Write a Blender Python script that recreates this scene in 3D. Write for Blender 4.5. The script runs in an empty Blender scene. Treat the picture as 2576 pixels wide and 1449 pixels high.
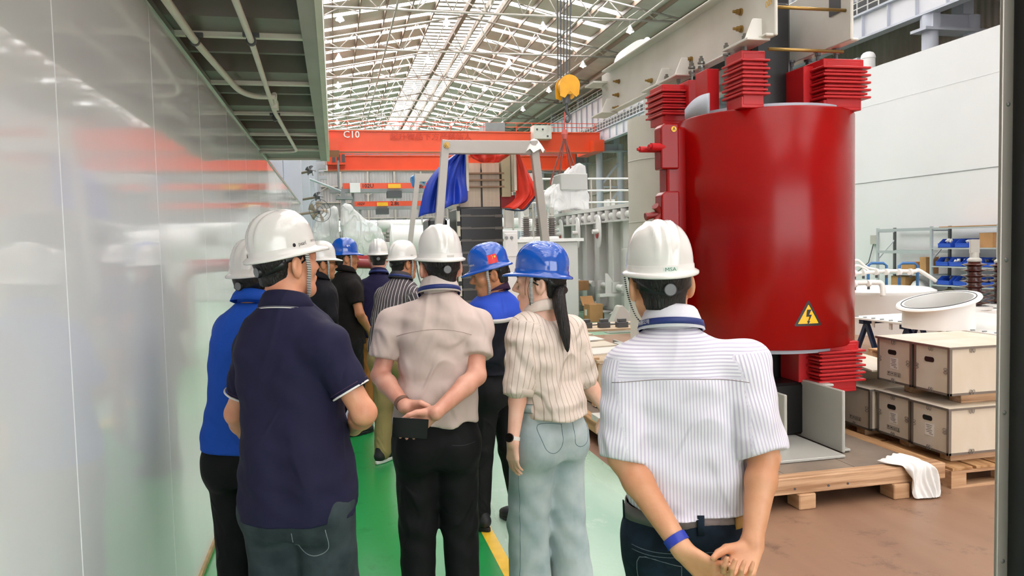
import bpy, bmesh, math, random
import numpy as np
from mathutils import Vector, Matrix, Euler, noise
from mathutils.bvhtree import BVHTree
random.seed(7); RNG = np.random.default_rng(7)
PI = math.pi
SC = bpy.context.scene
COL = SC.collection
# ------------------------------------------------------------------ camera
F_PX = 1950.0; PCX, PCY = 1288.0, 724.5
YAW, PITCH, ROLL, CAM_H = math.radians(12.85), math.radians(3.24), 0.024, 1.72
_w = np.array([math.sin(YAW)*math.cos(PITCH), math.cos(YAW)*math.cos(PITCH), -math.sin(PITCH)])
_r0 = np.array([math.cos(YAW), -math.sin(YAW), 0.0]); _u0 = np.cross(_r0, _w)
_r = _r0*math.cos(ROLL) - _u0*math.sin(ROLL); _u = _u0*math.cos(ROLL) + _r0*math.sin(ROLL)
CAM = np.array([0, 0, CAM_H])
def ray(x, y): return _w + (x-PCX)/F_PX*_r + (PCY-y)/F_PX*_u
def pt(x, y, d): return CAM + d*ray(x, y)
def onz(x, y, z=0.0): k = ray(x, y); return CAM + k*(z-CAM_H)/k[2]
def onx(x, y, X): k = ray(x, y); return CAM + k*X/k[0]
def ony(x, y, Y): k = ray(x, y); return CAM + k*Y/k[1]
cam_data = bpy.data.cameras.new('camera'); cam = bpy.data.objects.new('camera', cam_data); COL.objects.link(cam)
cam_data.sensor_fit = 'HORIZONTAL'; cam_data.sensor_width = 36.0; cam_data.lens = 36.0*F_PX/2576.0
cam_data.clip_start = 0.05; cam_data.clip_end = 400
_m = Matrix(((_r[0], _u[0], -_w[0], 0), (_r[1], _u[1], -_w[1], 0), (_r[2], _u[2], -_w[2], CAM_H), (0, 0, 0, 1)))
cam.matrix_world = _m
SC.camera = cam
# ------------------------------------------------------------------ world, exposure
SKY_STRENGTH = 4.6; SKYLIGHT = 13.0
wd = bpy.data.worlds.new('world'); SC.world = wd; wd.use_nodes = True
bg = wd.node_tree.nodes['Background']; bg.inputs[0].default_value = (0.97, 0.98, 1.0, 1); bg.inputs[1].default_value = SKY_STRENGTH
SC.view_settings.view_transform = 'Standard'; SC.view_settings.look = 'None'
SC.view_settings.exposure = 0.3; SC.view_settings.gamma = 1.0; SC.view_settings.use_curve_mapping = False

cy = SC.cycles; cy.max_bounces = 7; cy.diffuse_bounces = 3; cy.glossy_bounces = 3; cy.transmission_bounces = 3; cy.transparent_max_bounces = 8; cy.caustics_reflective = False; cy.caustics_refractive = False
cy.use_adaptive_sampling = True; cy.adaptive_threshold = 0.13; cy.use_denoising = True; cy.use_light_tree = False

# ------------------------------------------------------------------ materials
def srgb(h):
    h = h.lstrip('#'); c = [int(h[i:i+2], 16)/255 for i in (0, 2, 4)]
    return tuple((v/12.92 if v <= 0.04045 else ((v+0.055)/1.055)**2.4) for v in c)
MATS = {}
def mat(name, col, rough=0.5, metal=0.0, var=0.0, vscale=3.0, bump=0.0, bscale=40.0, bstretch=(1, 1, 1), coat=0.0,
        col2=None, spec=0.5, emit=None, estr=0.0, trans=0.0, stretch=(1, 1, 1), sss=0.0, rvar=0.0, detail=4.0, alpha=1.0, coatr=0.05, sheen=0.0, crease=0.0, cscale=5.0):
    if name in MATS: return MATS[name]
    m = bpy.data.materials.new(name); m.use_nodes = True; MATS[name] = m
    nt = m.node_tree; N = nt.nodes; L = nt.links; b = N['Principled BSDF']
    c = srgb(col) if isinstance(col, str) else col
    b.inputs['Base Color'].default_value = (*c, 1); b.inputs['Roughness'].default_value = rough
    b.inputs['Metallic'].default_value = metal; b.inputs['Specular IOR Level'].default_value = spec
    b.inputs['Coat Weight'].default_value = coat; b.inputs['Coat Roughness'].default_value = coatr
    b.inputs['Alpha'].default_value = alpha
    if sheen: b.inputs['Sheen Weight'].default_value = sheen
    if trans: b.inputs['Transmission Weight'].default_value = trans
    if sss:
        b.inputs['Subsurface Weight'].default_value = sss; b.inputs['Subsurface Radius'].default_value = (1.0, 0.35, 0.2)
        b.inputs['Subsurface Scale'].default_value = 0.008
    if emit is not None:
        b.inputs['Emission Color'].default_value = (*(srgb(emit) if isinstance(emit, str) else emit), 1)
        b.inputs['Emission Strength'].default_value = estr
    if var or bump or rvar:
        tc = N.new('ShaderNodeTexCoord'); mp = N.new('ShaderNodeMapping'); L.new(tc.outputs['Object'], mp.inputs[0])
        mp.inputs['Scale'].default_value = stretch
        nz = N.new('ShaderNodeTexNoise'); nz.inputs['Scale'].default_value = vscale; nz.inputs['Detail'].default_value = detail
        L.new(mp.outputs[0], nz.inputs['Vector'])
        if var:
            mx = N.new('ShaderNodeMix'); mx.data_type = 'RGBA'
            c2 = srgb(col2) if isinstance(col2, str) else (col2 or tuple(v*(1-var) for v in c))
            mx.inputs[6].default_value = (*c, 1); mx.inputs[7].default_value = (*c2, 1)
            rp = N.new('ShaderNodeValToRGB'); rp.color_ramp.elements[0].position = 0.38; rp.color_ramp.elements[1].position = 0.66
            L.new(nz.outputs['Fac'], rp.inputs[0]); L.new(rp.outputs[0], mx.inputs[0]); L.new(mx.outputs[2], b.inputs['Base Color'])
        if rvar:
            mr = N.new('ShaderNodeMapRange'); mr.inputs[1].default_value = 0.3; mr.inputs[2].default_value = 0.7
            mr.inputs[3].default_value = rough; mr.inputs[4].default_value = rough+rvar
            L.new(nz.outputs['Fac'], mr.inputs[0]); L.new(mr.outputs[0], b.inputs['Roughness'])
        if bump:
            mp2 = N.new('ShaderNodeMapping'); L.new(tc.outputs['Object'], mp2.inputs[0]); mp2.inputs['Scale'].default_value = bstretch
            n2 = N.new('ShaderNodeTexNoise'); n2.inputs['Scale'].default_value = bscale; n2.inputs['Detail'].default_value = 3
            L.new(mp2.outputs[0], n2.inputs['Vector'])
            bp = N.new('ShaderNodeBump'); bp.inputs['Strength'].default_value = bump; bp.inputs['Distance'].default_value = 0.02
            L.new(n2.outputs['Fac'], bp.inputs['Height']); L.new(bp.outputs[0], b.inputs['Normal'])
            if crease:      # sharp folds along the level lines of a soft noise
                n3 = N.new('ShaderNodeTexNoise'); n3.inputs['Scale'].default_value = cscale; n3.inputs['Detail'].default_value = 1.5; n3.inputs['Distortion'].default_value = 0.9
                L.new(mp2.outputs[0], n3.inputs['Vector']); sb = N.new('ShaderNodeMath'); sb.operation = 'SUBTRACT'; sb.inputs[1].default_value = 0.5; L.new(n3.outputs['Fac'], sb.inputs[0])
                ab = N.new('ShaderNodeMath'); ab.operation = 'ABSOLUTE'; L.new(sb.outputs[0], ab.inputs[0]); mr3 = N.new('ShaderNodeMapRange'); mr3.interpolation_type = 'SMOOTHSTEP'
                mr3.inputs[1].default_value = 0.0; mr3.inputs[2].default_value = 0.09; mr3.inputs[3].default_value = 1.0; mr3.inputs[4].default_value = 0.0; L.new(ab.outputs[0], mr3.inputs[0])
                b3 = N.new('ShaderNodeBump'); b3.inputs['Strength'].default_value = crease; b3.inputs['Distance'].default_value = 0.012; L.new(mr3.outputs[0], b3.inputs['Height']); L.new(bp.outputs[0], b3.inputs['Normal']); L.new(b3.outputs[0], b.inputs['Normal'])
    return m

# ------------------------------------------------------------------ mesh helpers
def rotm(rz=0.0, rx=0.0, ry=0.0): return np.array(Euler((rx, ry, rz)).to_matrix())
class MB:
    def __init__(s): s.v = []; s.f = []; s.n = 0
    def add(s, v, f):
        v = np.asarray(v, float).reshape(-1, 3); s.v.append(v); s.f += [tuple(i+s.n for i in q) for q in f]; s.n += len(v); return s
    def box(s, c, size, R=None):
        h = np.array(size)/2.0
        v = np.array([[-1, -1, -1], [1, -1, -1], [1, 1, -1], [-1, 1, -1], [-1, -1, 1], [1, -1, 1], [1, 1, 1], [-1, 1, 1]])*h
        if R is not None: v = v@np.asarray(R).T
        return s.add(v+np.array(c), [(0, 3, 2, 1), (4, 5, 6, 7), (0, 1, 5, 4), (1, 2, 6, 5), (2, 3, 7, 6), (3, 0, 4, 7)])
    def bb(s, x0, x1, y0, y1, z0, z1): return s.box(((x0+x1)/2, (y0+y1)/2, (z0+z1)/2), (abs(x1-x0), abs(y1-y0), abs(z1-z0)))
    def frame(s, a, b):
        a = np.asarray(a, float); b = np.asarray(b, float); d = b-a; l = np.linalg.norm(d); d = d/max(l, 1e-9)
        t = np.array([0, 0, 1.0]) if abs(d[2]) < 0.95 else np.array([0, 1.0, 0])
        x = np.cross(t, d); x /= np.linalg.norm(x); return a, b, d, x, np.cross(d, x), l
    def bar(s, a, b, w, h=None):
        h = h or w; a, b, d, x, y, l = s.frame(a, b); R = np.stack([x, y, d], 1)
        return s.box((a+b)/2, (w, h, l), R)
    def tube(s, a, b, r, n=8, r2=None, cap=True):
        a, b, d, x, y, l = s.frame(a, b); r2 = r if r2 is None else r2
        t = np.arange(n)*2*PI/n; ring = np.outer(np.cos(t), x)+np.outer(np.sin(t), y)
        v = np.vstack([a+ring*r, b+ring*r2]); f = [(i, (i+1) % n, n+(i+1) % n, n+i) for i in range(n)]
        if cap: f += [tuple(range(n-1, -1, -1)), tuple(range(n, 2*n))]
        return s.add(v, f)
    def path(s, pts, r, n=8, closed=False, flat=None):
        P = np.asarray(pts, float); m = len(P); r = np.broadcast_to(np.asarray(r, float), (m,))
        T = np.gradient(P, axis=0) if not closed else np.roll(P, -1, 0)-np.roll(P, 1, 0)
        T /= np.linalg.norm(T, axis=1)[:, None]+1e-12
        x = np.cross(np.array([0, 0, 1.0]) if abs(T[0][2]) < 0.9 else np.array([1.0, 0, 0]), T[0]); x /= np.linalg.norm(x)
        V = []; t = np.arange(n)*2*PI/n
        for i in range(m):
            x = x-T[i]*(x@T[i]); x /= np.linalg.norm(x)+1e-12; y = np.cross(T[i], x)
            fy = 1.0 if flat is None else flat
            V.append(P[i]+r[i]*(np.outer(np.cos(t), x)+fy*np.outer(np.sin(t), y)))
        f = []; M = m if closed else m-1
        for i in range(M):
            j = (i+1) % m
            f += [(i*n+k, i*n+(k+1) % n, j*n+(k+1) % n, j*n+k) for k in range(n)]
        if not closed: f += [tuple(range(n-1, -1, -1)), tuple((m-1)*n+k for k in range(n))]
        return s.add(np.vstack(V), f)
    def lathe(s, prof, c=(0, 0, 0), n=32, R=None, sx=1.0, sy=1.0, a0=0.0, a1=2*PI, cap=True):
        full = abs(a1-a0-2*PI) < 1e-6; k = n if full else n+1
        t = a0+np.arange(k)*(a1-a0)/n; V = []
        for (r, z) in prof: V.append(np.stack([np.cos(t)*r*sx, np.sin(t)*r*sy, np.full(k, z)], 1))
        v = np.vstack(V)
        if R is not None: v = v@np.asarray(R).T
        f = []
        for i in range(len(prof)-1):
            for j in range(n):
                jj = (j+1) % k
                f.append((i*k+j, i*k+jj, (i+1)*k+jj, (i+1)*k+j))
        if cap and full:
            if prof[0][0] > 1e-6: f.append(tuple(range(k-1, -1, -1)))
            if prof[-1][0] > 1e-6: f.append(tuple((len(prof)-1)*k+j for j in range(k)))
        return s.add(v+np.array(c), f)
    def prism(s, poly, h, origin=(0, 0, 0), ax=((1, 0, 0), (0, 1, 0), (0, 0, 1))):
        o = np.array(origin, float); A = np.array(ax, float); P = np.array(poly, float); n = len(P)
        b = o+np.outer(P[:, 0], A[0])+np.outer(P[:, 1], A[1]); v = np.vstack([b, b+A[2]*h])
        return s.add(v, [tuple(range(n-1, -1, -1)), tuple(range(n, 2*n))]+[(i, (i+1) % n, n+(i+1) % n, n+i) for i in range(n)])
    def grid(s, P):      # P: (a,b,3)
        P = np.asarray(P, float); a, b = P.shape[:2]
        return s.add(P.reshape(-1, 3), [(i*b+j, i*b+j+1, (i+1)*b+j+1, (i+1)*b+j) for i in range(a-1) for j in range(b-1)])
    def build(s, name, m, parent=None, smooth=False, bevel=0.0, world=True, bseg=1, kind=None, solid=0.0, auto=None):
        v = np.vstack(s.v) if s.v else np.zeros((0, 3))
        loc = None
        if parent is not None and world: v = v-np.array(WLOC.get(parent.name, (0, 0, 0)))
        me = bpy.data.meshes.new(name); me.from_pydata(v.tolist(), [], s.f); me.update()
        ob = link(name, me, m, parent, smooth, bevel, bseg, kind, solid, auto)
        if parent is not None and world: WLOC[ob.name] = WLOC.get(parent.name, (0, 0, 0))
        return ob
WLOC = {}
def link(name, me, m, parent=None, smooth=False, bevel=0.0, bseg=1, kind=None, solid=0.0, auto=None):
    o = bpy.data.objects.new(name, me); COL.objects.link(o)
    if m is not None and not me.materials:
        for q in (m if isinstance(m, (list, tuple)) else [m]): me.materials.append(q)
    if parent is not None: o.parent = parent
    if smooth or auto is not None:
        me.polygons.foreach_set('use_smooth', [True]*len(me.polygons))
        if auto is not None: me.set_sharp_from_angle(angle=math.radians(auto))
    if bevel:
        md = o.modifiers.new('bevel', 'BEVEL'); md.width = bevel; md.segments = bseg; md.limit_method = 'ANGLE'; md.angle_limit = 0.6
    if solid:
        md = o.modifiers.new('solid', 'SOLIDIFY'); md.thickness = solid; md.offset = 0
    if kind: o['kind'] = kind
    return o
def thing(name, label, cat, loc=(0, 0, 0), rotz=0.0, group=None):
    o = bpy.data.objects.new(name, None); COL.objects.link(o); o.empty_display_size = 0.1
    o.location = tuple(loc); o.rotation_euler = (0, 0, rotz); o['label'] = label; o['category'] = cat
    if group: o['group'] = group
    WLOC[o.name] = tuple(loc); return o
def tag(o, label, cat, group=None):
    o['label'] = label; o['category'] = cat
    if group: o['group'] = group
    return o
def struct(o, label=None, cat=None):
    o['kind'] = 'structure'
    if label: o['label'] = label
    if cat: o['category'] = cat
    return o
def sbase(name, loc=(0, 0, 0)):
    o = bpy.data.objects.new(name, None); COL.objects.link(o); o.location = loc; WLOC[o.name] = tuple(loc); o['kind'] = 'structure'; return o
def inst(src, parent, loc=None, rot=None, name=None):
    c = src.copy(); COL.objects.link(c); c.parent = parent
    if loc is not None: c.location = loc
    if rot is not None: c.rotation_euler = rot
    return c
def text_mesh(s, size=1.0, depth=0.0, align='CENTER', bold=0.0):
    cu = bpy.data.curves.new('t', 'FONT'); cu.body = s; cu.size = size; cu.extrude = depth; cu.align_x = align; cu.align_y = 'CENTER'
    cu.resolution_u = 2; cu.offset = bold*size
    o = bpy.data.objects.new('t', cu); COL.objects.link(o)
    dg = bpy.context.evaluated_depsgraph_get(); me = bpy.data.meshes.new_from_object(o.evaluated_get(dg))
    bpy.data.objects.remove(o); bpy.data.curves.remove(cu)
    v = np.zeros(len(me.vertices)*3); me.vertices.foreach_get('co', v); f = [tuple(p.vertices) for p in me.polygons]
    bpy.data.meshes.remove(me); return v.reshape(-1, 3), f
def text_on(s, size, origin, ax, ay, mb=None, depth=0.002, bold=0.012):
    """lettering on a plane: origin is its centre, ax the reading direction, ay up"""
    v, f = text_mesh(s, size, 0.0, bold=bold); ax = np.array(ax, float); ay = np.array(ay, float); mb = mb or MB()
    n = np.cross(ax, ay); n /= np.linalg.norm(n)
    mb.add(np.array(origin)+np.outer(v[:, 0], ax)+np.outer(v[:, 1], ay)+n*depth, f); return mb

# ------------------------------------------------------------------ shared materials
def M_floor(name, c1, c2, rough, rvar, dirt, dsc=0.6, joint=False):
    m = mat(name, c1, rough=rough, var=0.5, col2=c2, vscale=dsc, rvar=rvar, detail=8, bump=0.04, bscale=30, stretch=(1.6, 0.35, 1))
    nt = m.node_tree; N = nt.nodes; L = nt.links; b = N['Principled BSDF']
    src = b.inputs['Base Color'].links[0].from_socket
    tc = N.new('ShaderNodeTexCoord'); n = N.new('ShaderNodeTexNoise'); n.inputs['Scale'].default_value = 3.3; n.inputs['Detail'].default_value = 9; n.inputs['Roughness'].default_value = 0.75
    L.new(tc.outputs['Object'], n.inputs[0]); rp = N.new('ShaderNodeValToRGB'); rp.color_ramp.elements[0].position = 0.56; rp.color_ramp.elements[1].position = 0.72
    L.new(n.outputs['Fac'], rp.inputs[0]); mx = N.new('ShaderNodeMix'); mx.data_type = 'RGBA'; mx.inputs[7].default_value = (*srgb(dirt), 1)
    L.new(rp.outputs[0], mx.inputs[0]); L.new(src, mx.inputs[6]); L.new(mx.outputs[2], b.inputs['Base Color'])
    return m
m_green = M_floor('epoxy_green', '#1f8a45', '#2b9a52', 0.16, 0.16, '#1f7f40', 0.5)
m_pale = M_floor('epoxy_worn', '#a0bba5', '#86a893', 0.22, 0.2, '#b0bfb2', 0.9)
m_brown = M_floor('concrete_brown', '#98775f', '#7f5d48', 0.30, 0.25, '#4f3a2f', 0.7)
m_farfl = M_floor('epoxy_far', '#8fb59a', '#7aa88a', 0.25, 0.2, '#a5bda8', 0.4)
m_yel = mat('paint_yellow', '#f3c53a', rough=0.35, var=0.15, vscale=8)
m_wallp = mat('white_glossy_panel', '#f0f2f6', rough=0.07, bump=0.035, bscale=1.5, bstretch=(1, 3.0, 0.9), coat=0.0, spec=0.6)
m_alu = mat('aluminium_trim', '#c9c9c6', rough=0.3, metal=0.8)
m_tan = mat('tan_baseboard', '#b79b6f', rough=0.5, var=0.3, vscale=12)
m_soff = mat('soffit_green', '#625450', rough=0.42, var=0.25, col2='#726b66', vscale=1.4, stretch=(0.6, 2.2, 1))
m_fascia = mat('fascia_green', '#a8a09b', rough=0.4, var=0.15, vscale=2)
m_cream = mat('cream_steel', '#e6e0d2', rough=0.35, var=0.08, vscale=4)
m_roof = mat('roof_sheet', '#d6cbc4', rough=0.55, var=0.2, col2='#c2b5ad', vscale=0.6, bump=0.25, bscale=3.0, bstretch=(0.1, 6, 0.1))
m_skyl = mat('skylight_panel', '#ffffff', rough=0.4, emit='#ffffff', estr=SKYLIGHT)
m_truss = mat('truss_white', '#b9b0a9', rough=0.45)
m_purlin = mat('purlin_brown', '#8a7668', rough=0.5)
m_ridge = mat('ridge_slat', '#8d8a84', rough=0.5)
m_crane = mat('crane_orange', '#f0542c', rough=0.35, var=0.12, vscale=0.5)
m_cranel = mat('crane_orange_light', '#f4643c', rough=0.35)
m_black = mat('black_matte', '#121212', rough=0.45)
m_white = mat('paint_white', '#e9e8e6', rough=0.35, var=0.05, vscale=2)
m_lblue = mat('steel_blue_grey', '#c3c8d4', rough=0.4, var=0.08, vscale=1.0)
m_grey = mat('steel_grey', '#8f9193', rough=0.42, var=0.15, vscale=2)
m_dgrey = mat('steel_dark', '#4c4d50', rough=0.45)
def ribbed(name, c1, c2, sc, axis=1):
    m = mat(name, c1, rough=0.55, var=0.25, col2=c2, vscale=0.35)
    nt = m.node_tree; N = nt.nodes; L = nt.links; b = N['Principled BSDF']
    tc = N.new('ShaderNodeTexCoord'); wv = N.new('ShaderNodeTexWave'); wv.bands_direction = 'XYZ'[axis]; wv.inputs['Scale'].default_value = sc
    L.new(tc.outputs['Object'], wv.inputs[0]); bp = N.new('ShaderNodeBump'); bp.inputs['Strength'].default_value = 0.9; bp.inputs['Distance'].default_value = 0.05
    L.new(wv.outputs['Fac'], bp.inputs['Height']); L.new(bp.outputs[0], b.inputs['Normal']); return m
m_corr = ribbed('corrugated_wall', '#c9bdb3', '#ab9d92', 1.2, 1)
m_corrx = ribbed('corrugated_end', '#b9b4b6', '#a6a0a2', 1.0, 0)
m_wwall = mat('white_painted_wall', '#dedee0', rough=0.42, var=0.04, vscale=0.3)
m_win = mat('lit_window', '#dfe6ee', rough=0.2, emit='#e8eef6', estr=0.9); m_win.cycles.emission_sampling = 'NONE'
m_lamp = mat('lamp_glow', '#ffffff', rough=0.3, emit='#ffffff', estr=25.0); m_lamp.cycles.emission_sampling = 'NONE'

# ================================================================== THE SETTING
def slab(name, m, x0, x1, y0, y1, z0, z1): return struct(MB().bb(x0, x1, y0, y1, z0, z1).build(name, m))
XA, XB = -0.75, 2.0            # the aisle
slab('floor', m_brown, XB, 30, -14, 13.6, -0.2, 0)
slab('floor_aisle', m_green, -8, 0.86, -14, 100, -0.2, 0)
slab('floor_aisle_edge', m_pale, 0.86, XB, -14, 13.6, -0.2, 0)
slab('floor_far', m_farfl, 0.86, 30, 13.6, 100, -0.2, 0)
slab('floor_line', m_yel, 0.80, 0.87, -6, 13.0, 0.0, 0.002)
# left wall: one panel after the other
wl = struct(MB().bb(-0.87, -0.80, -8, 19.3, 0, 2.80).build('wall_left', m_grey))
yy = 2.45-1.25*8
while yy < 19.0:
    y1 = min(yy+1.25, 19.25)
    MB().bb(-0.802, -0.75, yy+0.002, y1-0.002, 0.03, 2.80).build('wall_panel', m_wallp, wl, bevel=0.0025)
    yy += 1.25
struct(MB().bb(-0.79, -0.735, -8, 19.3, 0.0, 0.035).build('baseboard_left', m_tan, bevel=0.004))
struct(MB().bb(-0.80, -0.738, 2.0, 19.3, 2.795, 2.825).build('trim_1', m_alu))
# overhead walkway above the wall
ce = struct(MB().bb(-1.4, -0.05, -8, 9.9, 3.02, 3.3).build('ceiling', m_fascia))
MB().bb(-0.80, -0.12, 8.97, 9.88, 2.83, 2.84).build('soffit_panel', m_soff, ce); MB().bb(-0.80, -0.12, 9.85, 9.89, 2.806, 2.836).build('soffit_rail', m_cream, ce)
y = 8.97
k = 0
while y > -4:
    # folded soffit sheet, one trough per bay of 1.18 m
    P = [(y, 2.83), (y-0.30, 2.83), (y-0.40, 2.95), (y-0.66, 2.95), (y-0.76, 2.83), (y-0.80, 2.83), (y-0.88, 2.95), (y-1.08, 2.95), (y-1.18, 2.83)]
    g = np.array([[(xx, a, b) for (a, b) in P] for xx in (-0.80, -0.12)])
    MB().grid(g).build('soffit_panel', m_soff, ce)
    MB().bb(-0.80, -0.12, y-0.035, y+0.005, 2.806, 2.836).build('soffit_rail', m_cream, ce)
    y -= 1.18
MB().bb(-0.12, -0.045, -8, 9.92, 2.80, 2.815).bb(-0.06, -0.045, -8, 9.92, 2.815, 3.3).build('fascia_channel', m_fascia, ce)
MB().bb(-0.0449, -0.012, -8, 9.93, 2.795, 3.3).build('fascia_strip', m_cream, ce)
# two conduits under the walkway
def smooth_path(P, n=10):
    P = np.array(P, float); out = []
    for i in range(len(P)-1):
        p0 = P[max(i-1, 0)]; p1 = P[i]; p2 = P[i+1]; p3 = P[min(i+2, len(P)-1)]
        for t in np.linspace(0, 1, n, endpoint=False):
            out.append(0.5*((2*p1)+(-p0+p2)*t+(2*p0-5*p1+4*p2-p3)*t*t+(-p0+3*p1-3*p2+p3)*t**3))
    out.append(P[-1]); return np.array(out)
ZC = 2.77
def conduit(pix, label, r):
    P = [onz(a, b, ZC) for a, b in pix]; d = P[0]-P[1]; P = [P[0]+d/np.linalg.norm(d)*4.0]+P
    t = thing('conduit_pipe', label, 'pipe', P[1])
    Q = []
    for i, p in enumerate(P):     # short rounded bends
        if 0 < i < len(P)-1:
            a = P[i-1]-p; c = P[i+1]-p; ra = min(0.18, np.linalg.norm(a)/2.2); rc = min(0.18, np.linalg.norm(c)/2.2)
            p0 = p+a/np.linalg.norm(a)*ra; p2 = p+c/np.linalg.norm(c)*rc
            for u in np.linspace(0, 1, 7): Q.append((1-u)**2*p0+2*u*(1-u)*p+u*u*p2)
        else: Q.append(p)
    MB().path(Q, r, 12).build('pipe', m_cream, t, smooth=True)
    return t
c1 = conduit([(418, 0), (490, 103), (600, 228), (640, 243), (692, 243)], 'cream conduit pipe bending right under the dark overhead walkway', 0.019)
c2 = conduit([(592, 0), (632, 103), (690, 280), (748, 382), (652, 382)], 'cream conduit pipe running along the walkway and hooking back to the wall', 0.016)
p = onz(690, 262, ZC)
MB().box(p+np.array([0.0, 0.05, 0.0]), (0.05, 0.10, 0.06)).tube(onz(690, 238, ZC+0.03), onz(690, 275, ZC+0.0), 0.02, 10).build('junction_box', m_cream, c2, bevel=0.004)
for q in [(490, 103), (632, 103), (692, 297)]:
    p = onz(*q, ZC); o = MB(); o.lathe([(0.020, -0.012), (0.025, -0.012), (0.025, 0.012), (0.020, 0.012)], p, 14, R=rotm(0, PI/2)); o.bb(p[0]-0.04, p[0]+0.04, p[1]-0.012, p[1]+0.012, p[2]+0.02, p[2]+0.04)
    o.build('pipe_clip', m_dgrey, c1 if q[0] == 490 else c2)

# ------------------------------------------------------------------ roof
XL, XR, XM = -2.6, 16.8, 7.2
ZE, ZR = 12.35, 14.25
YB = [20.5+7*k for k in range(-5, 11)]      # truss lines
Y0, Y1 = -14.5, 92.0
def roofz(x): return ZR-(ZR-ZE)*abs(x-XM)/(XR-XM)
rw = 1.75                                   # half width of the ridge louvre
rf = sbase('roof', (0, 0, 0))
for sgn, xe in ((-1, XL-0.1), (1, XR+2.3)):
    xi = XM+sgn*rw
    # sheets between the skylight strips
    y = Y0; bands = []
    step = 7/3.0
    while y < Y1: bands.append(y); y += step
    sheet = MB(); 
    xs = XR-2.6 if sgn > 0 else XL+0.2      # strips stop short of the right eave
    for b in bands:
        ya, yb = b, min(b+step-0.54, Y1)
        sheet.add([(xi, ya, roofz(xi)), (xe, ya, roofz(xe)), (xe, yb, roofz(xe)), (xi, yb, roofz(xi))], [(0, 1, 2, 3)])
        yc = b+step
        sheet.add([(xs, yb, roofz(xs)), (xe, yb, roofz(xe)), (xe, yc, roofz(xe)), (xs, yc, roofz(xs))], [(0, 1, 2, 3)])
        MB().add([(xi, yb, roofz(xi)+0.01), (xs, yb, roofz(xs)+0.01), (xs, yc, roofz(xs)+0.01), (xi, yc, roofz(xi)+0.01)], [(0, 1, 2, 3)]).build('skylight_strip', m_skyl, rf)
    sheet.build('roof_sheet', m_roof, rf)
    x = xi
    while abs(x-XM) < abs(xe-XM):
        z = roofz(x); MB().bb(x-0.035, x+0.035, Y0, Y1, z-0.24, z-0.02).build('purlin', m_purlin, rf); x += sgn*1.28
# ridge louvre: a lit gap with many slats below it
MB().add([(XM-rw, Y0, ZR+0.9), (XM+rw, Y0, ZR+0.9), (XM+rw, Y1, ZR+0.9), (XM-rw, Y1, ZR+0.9)], [(0, 1, 2, 3)]).build('ridge_glazing', mat('ridge_glazing', '#ffffff', emit='#fff6e8', estr=SKYLIGHT*0.22), rf)
sl = MB(); y = Y0
while y < Y1:
    for sgn in (-1, 1):
        sl.box((XM+sgn*rw/2, y, ZR-0.05), (rw-0.16, 0.40, 0.03), rotm(0, 0.12))
    y += 0.72
sl.build('ridge_slats', m_ridge, rf)['kind'] = 'stuff'
for dx, wdt in ((0, 0.22), (-rw, 0.12), (rw, 0.12), (rw*0.55, 0.1)):
    MB().bb(XM+dx-wdt/2, XM+dx+wdt/2, Y0, Y1, ZR-0.42, ZR-0.12).build('ridge_beam', m_purlin if dx == 0 else m_truss, rf)
# trusses
ZC0 = 12.0
def truss(y):
    t = sbase('roof_truss', (XM, y, ZC0)); o = MB()
    o.tube((XL, y, ZC0), (XR, y, ZC0), 0.055, 6)
    for sgn, xe in ((-1, XL), (1, XR)): o.tube((XM, y, ZR-0.35), (xe, y, roofz(xe)-0.3), 0.05, 6)
    o.build('chord', m_truss, t, smooth=True)
    xs = np.linspace(XL, XR, 13); o = MB()
    for i in range(12):
        xm = (xs[i]+xs[i+1])/2
        o.tube((xs[i], y, ZC0), (xm, y, roofz(xm)-0.3), 0.030, 6); o.tube((xm, y, roofz(xm)-0.3), (xs[i+1], y, ZC0), 0.030, 6)
        if i % 2 == 0:   # sway braces fanning forward to the next line
            o.tube((xs[i], y, ZC0), (xs[i]+0.9, y+3.5, roofz(xs[i]+0.9)-0.25), 0.035, 5); o.tube((xs[i], y, ZC0), (xs[i]-0.9, y+3.5, roofz(xs[i]-0.9)-0.25), 0.035, 5)
    o.build('web_member', m_truss, t, smooth=True)
for y in YB: truss(y)
# longitudinal ties
lt = sbase('roof_tie', (0, 0, ZC0)); 
for x in (XL+2.5, XM-4.2, XM+4.2, XR-2.6): MB().tube((x, Y0, ZC0), (x, Y1, ZC0), 0.05, 6).build('tie_rod', m_truss, lt, smooth=True)
# pendant high-bay lamps
kk = 0
for y in YB:
    if y < 6: continue
    for x in (0.6, 5.2, 9.6, 13.8):
        t = thing('high_bay_lamp', 'small white high bay lamp hanging from the roof truss of the hall', 'lamp', (x, y, ZC0-0.55), 0, 'high bay lamps under the roof')
        MB().tube((0, 0, 0.30), (0, 0, 0.55), 0.015, 5).build('stem', m_grey, t, world=False)
        MB().lathe([(0.05, 0.3), (0.07, 0.22), (0.20, 0.02), (0.19, 0.0)], (0, 0, 0), 12, cap=False).build('shade', m_white, t, world=False, smooth=True)
        MB().lathe([(0.0, 0.10), (0.08, 0.05), (0.10, -0.02), (0.0, -0.10)], (0, 0, 0), 10).build('bulb', m_lamp, t, world=False, smooth=True)
        kk += 1
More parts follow.
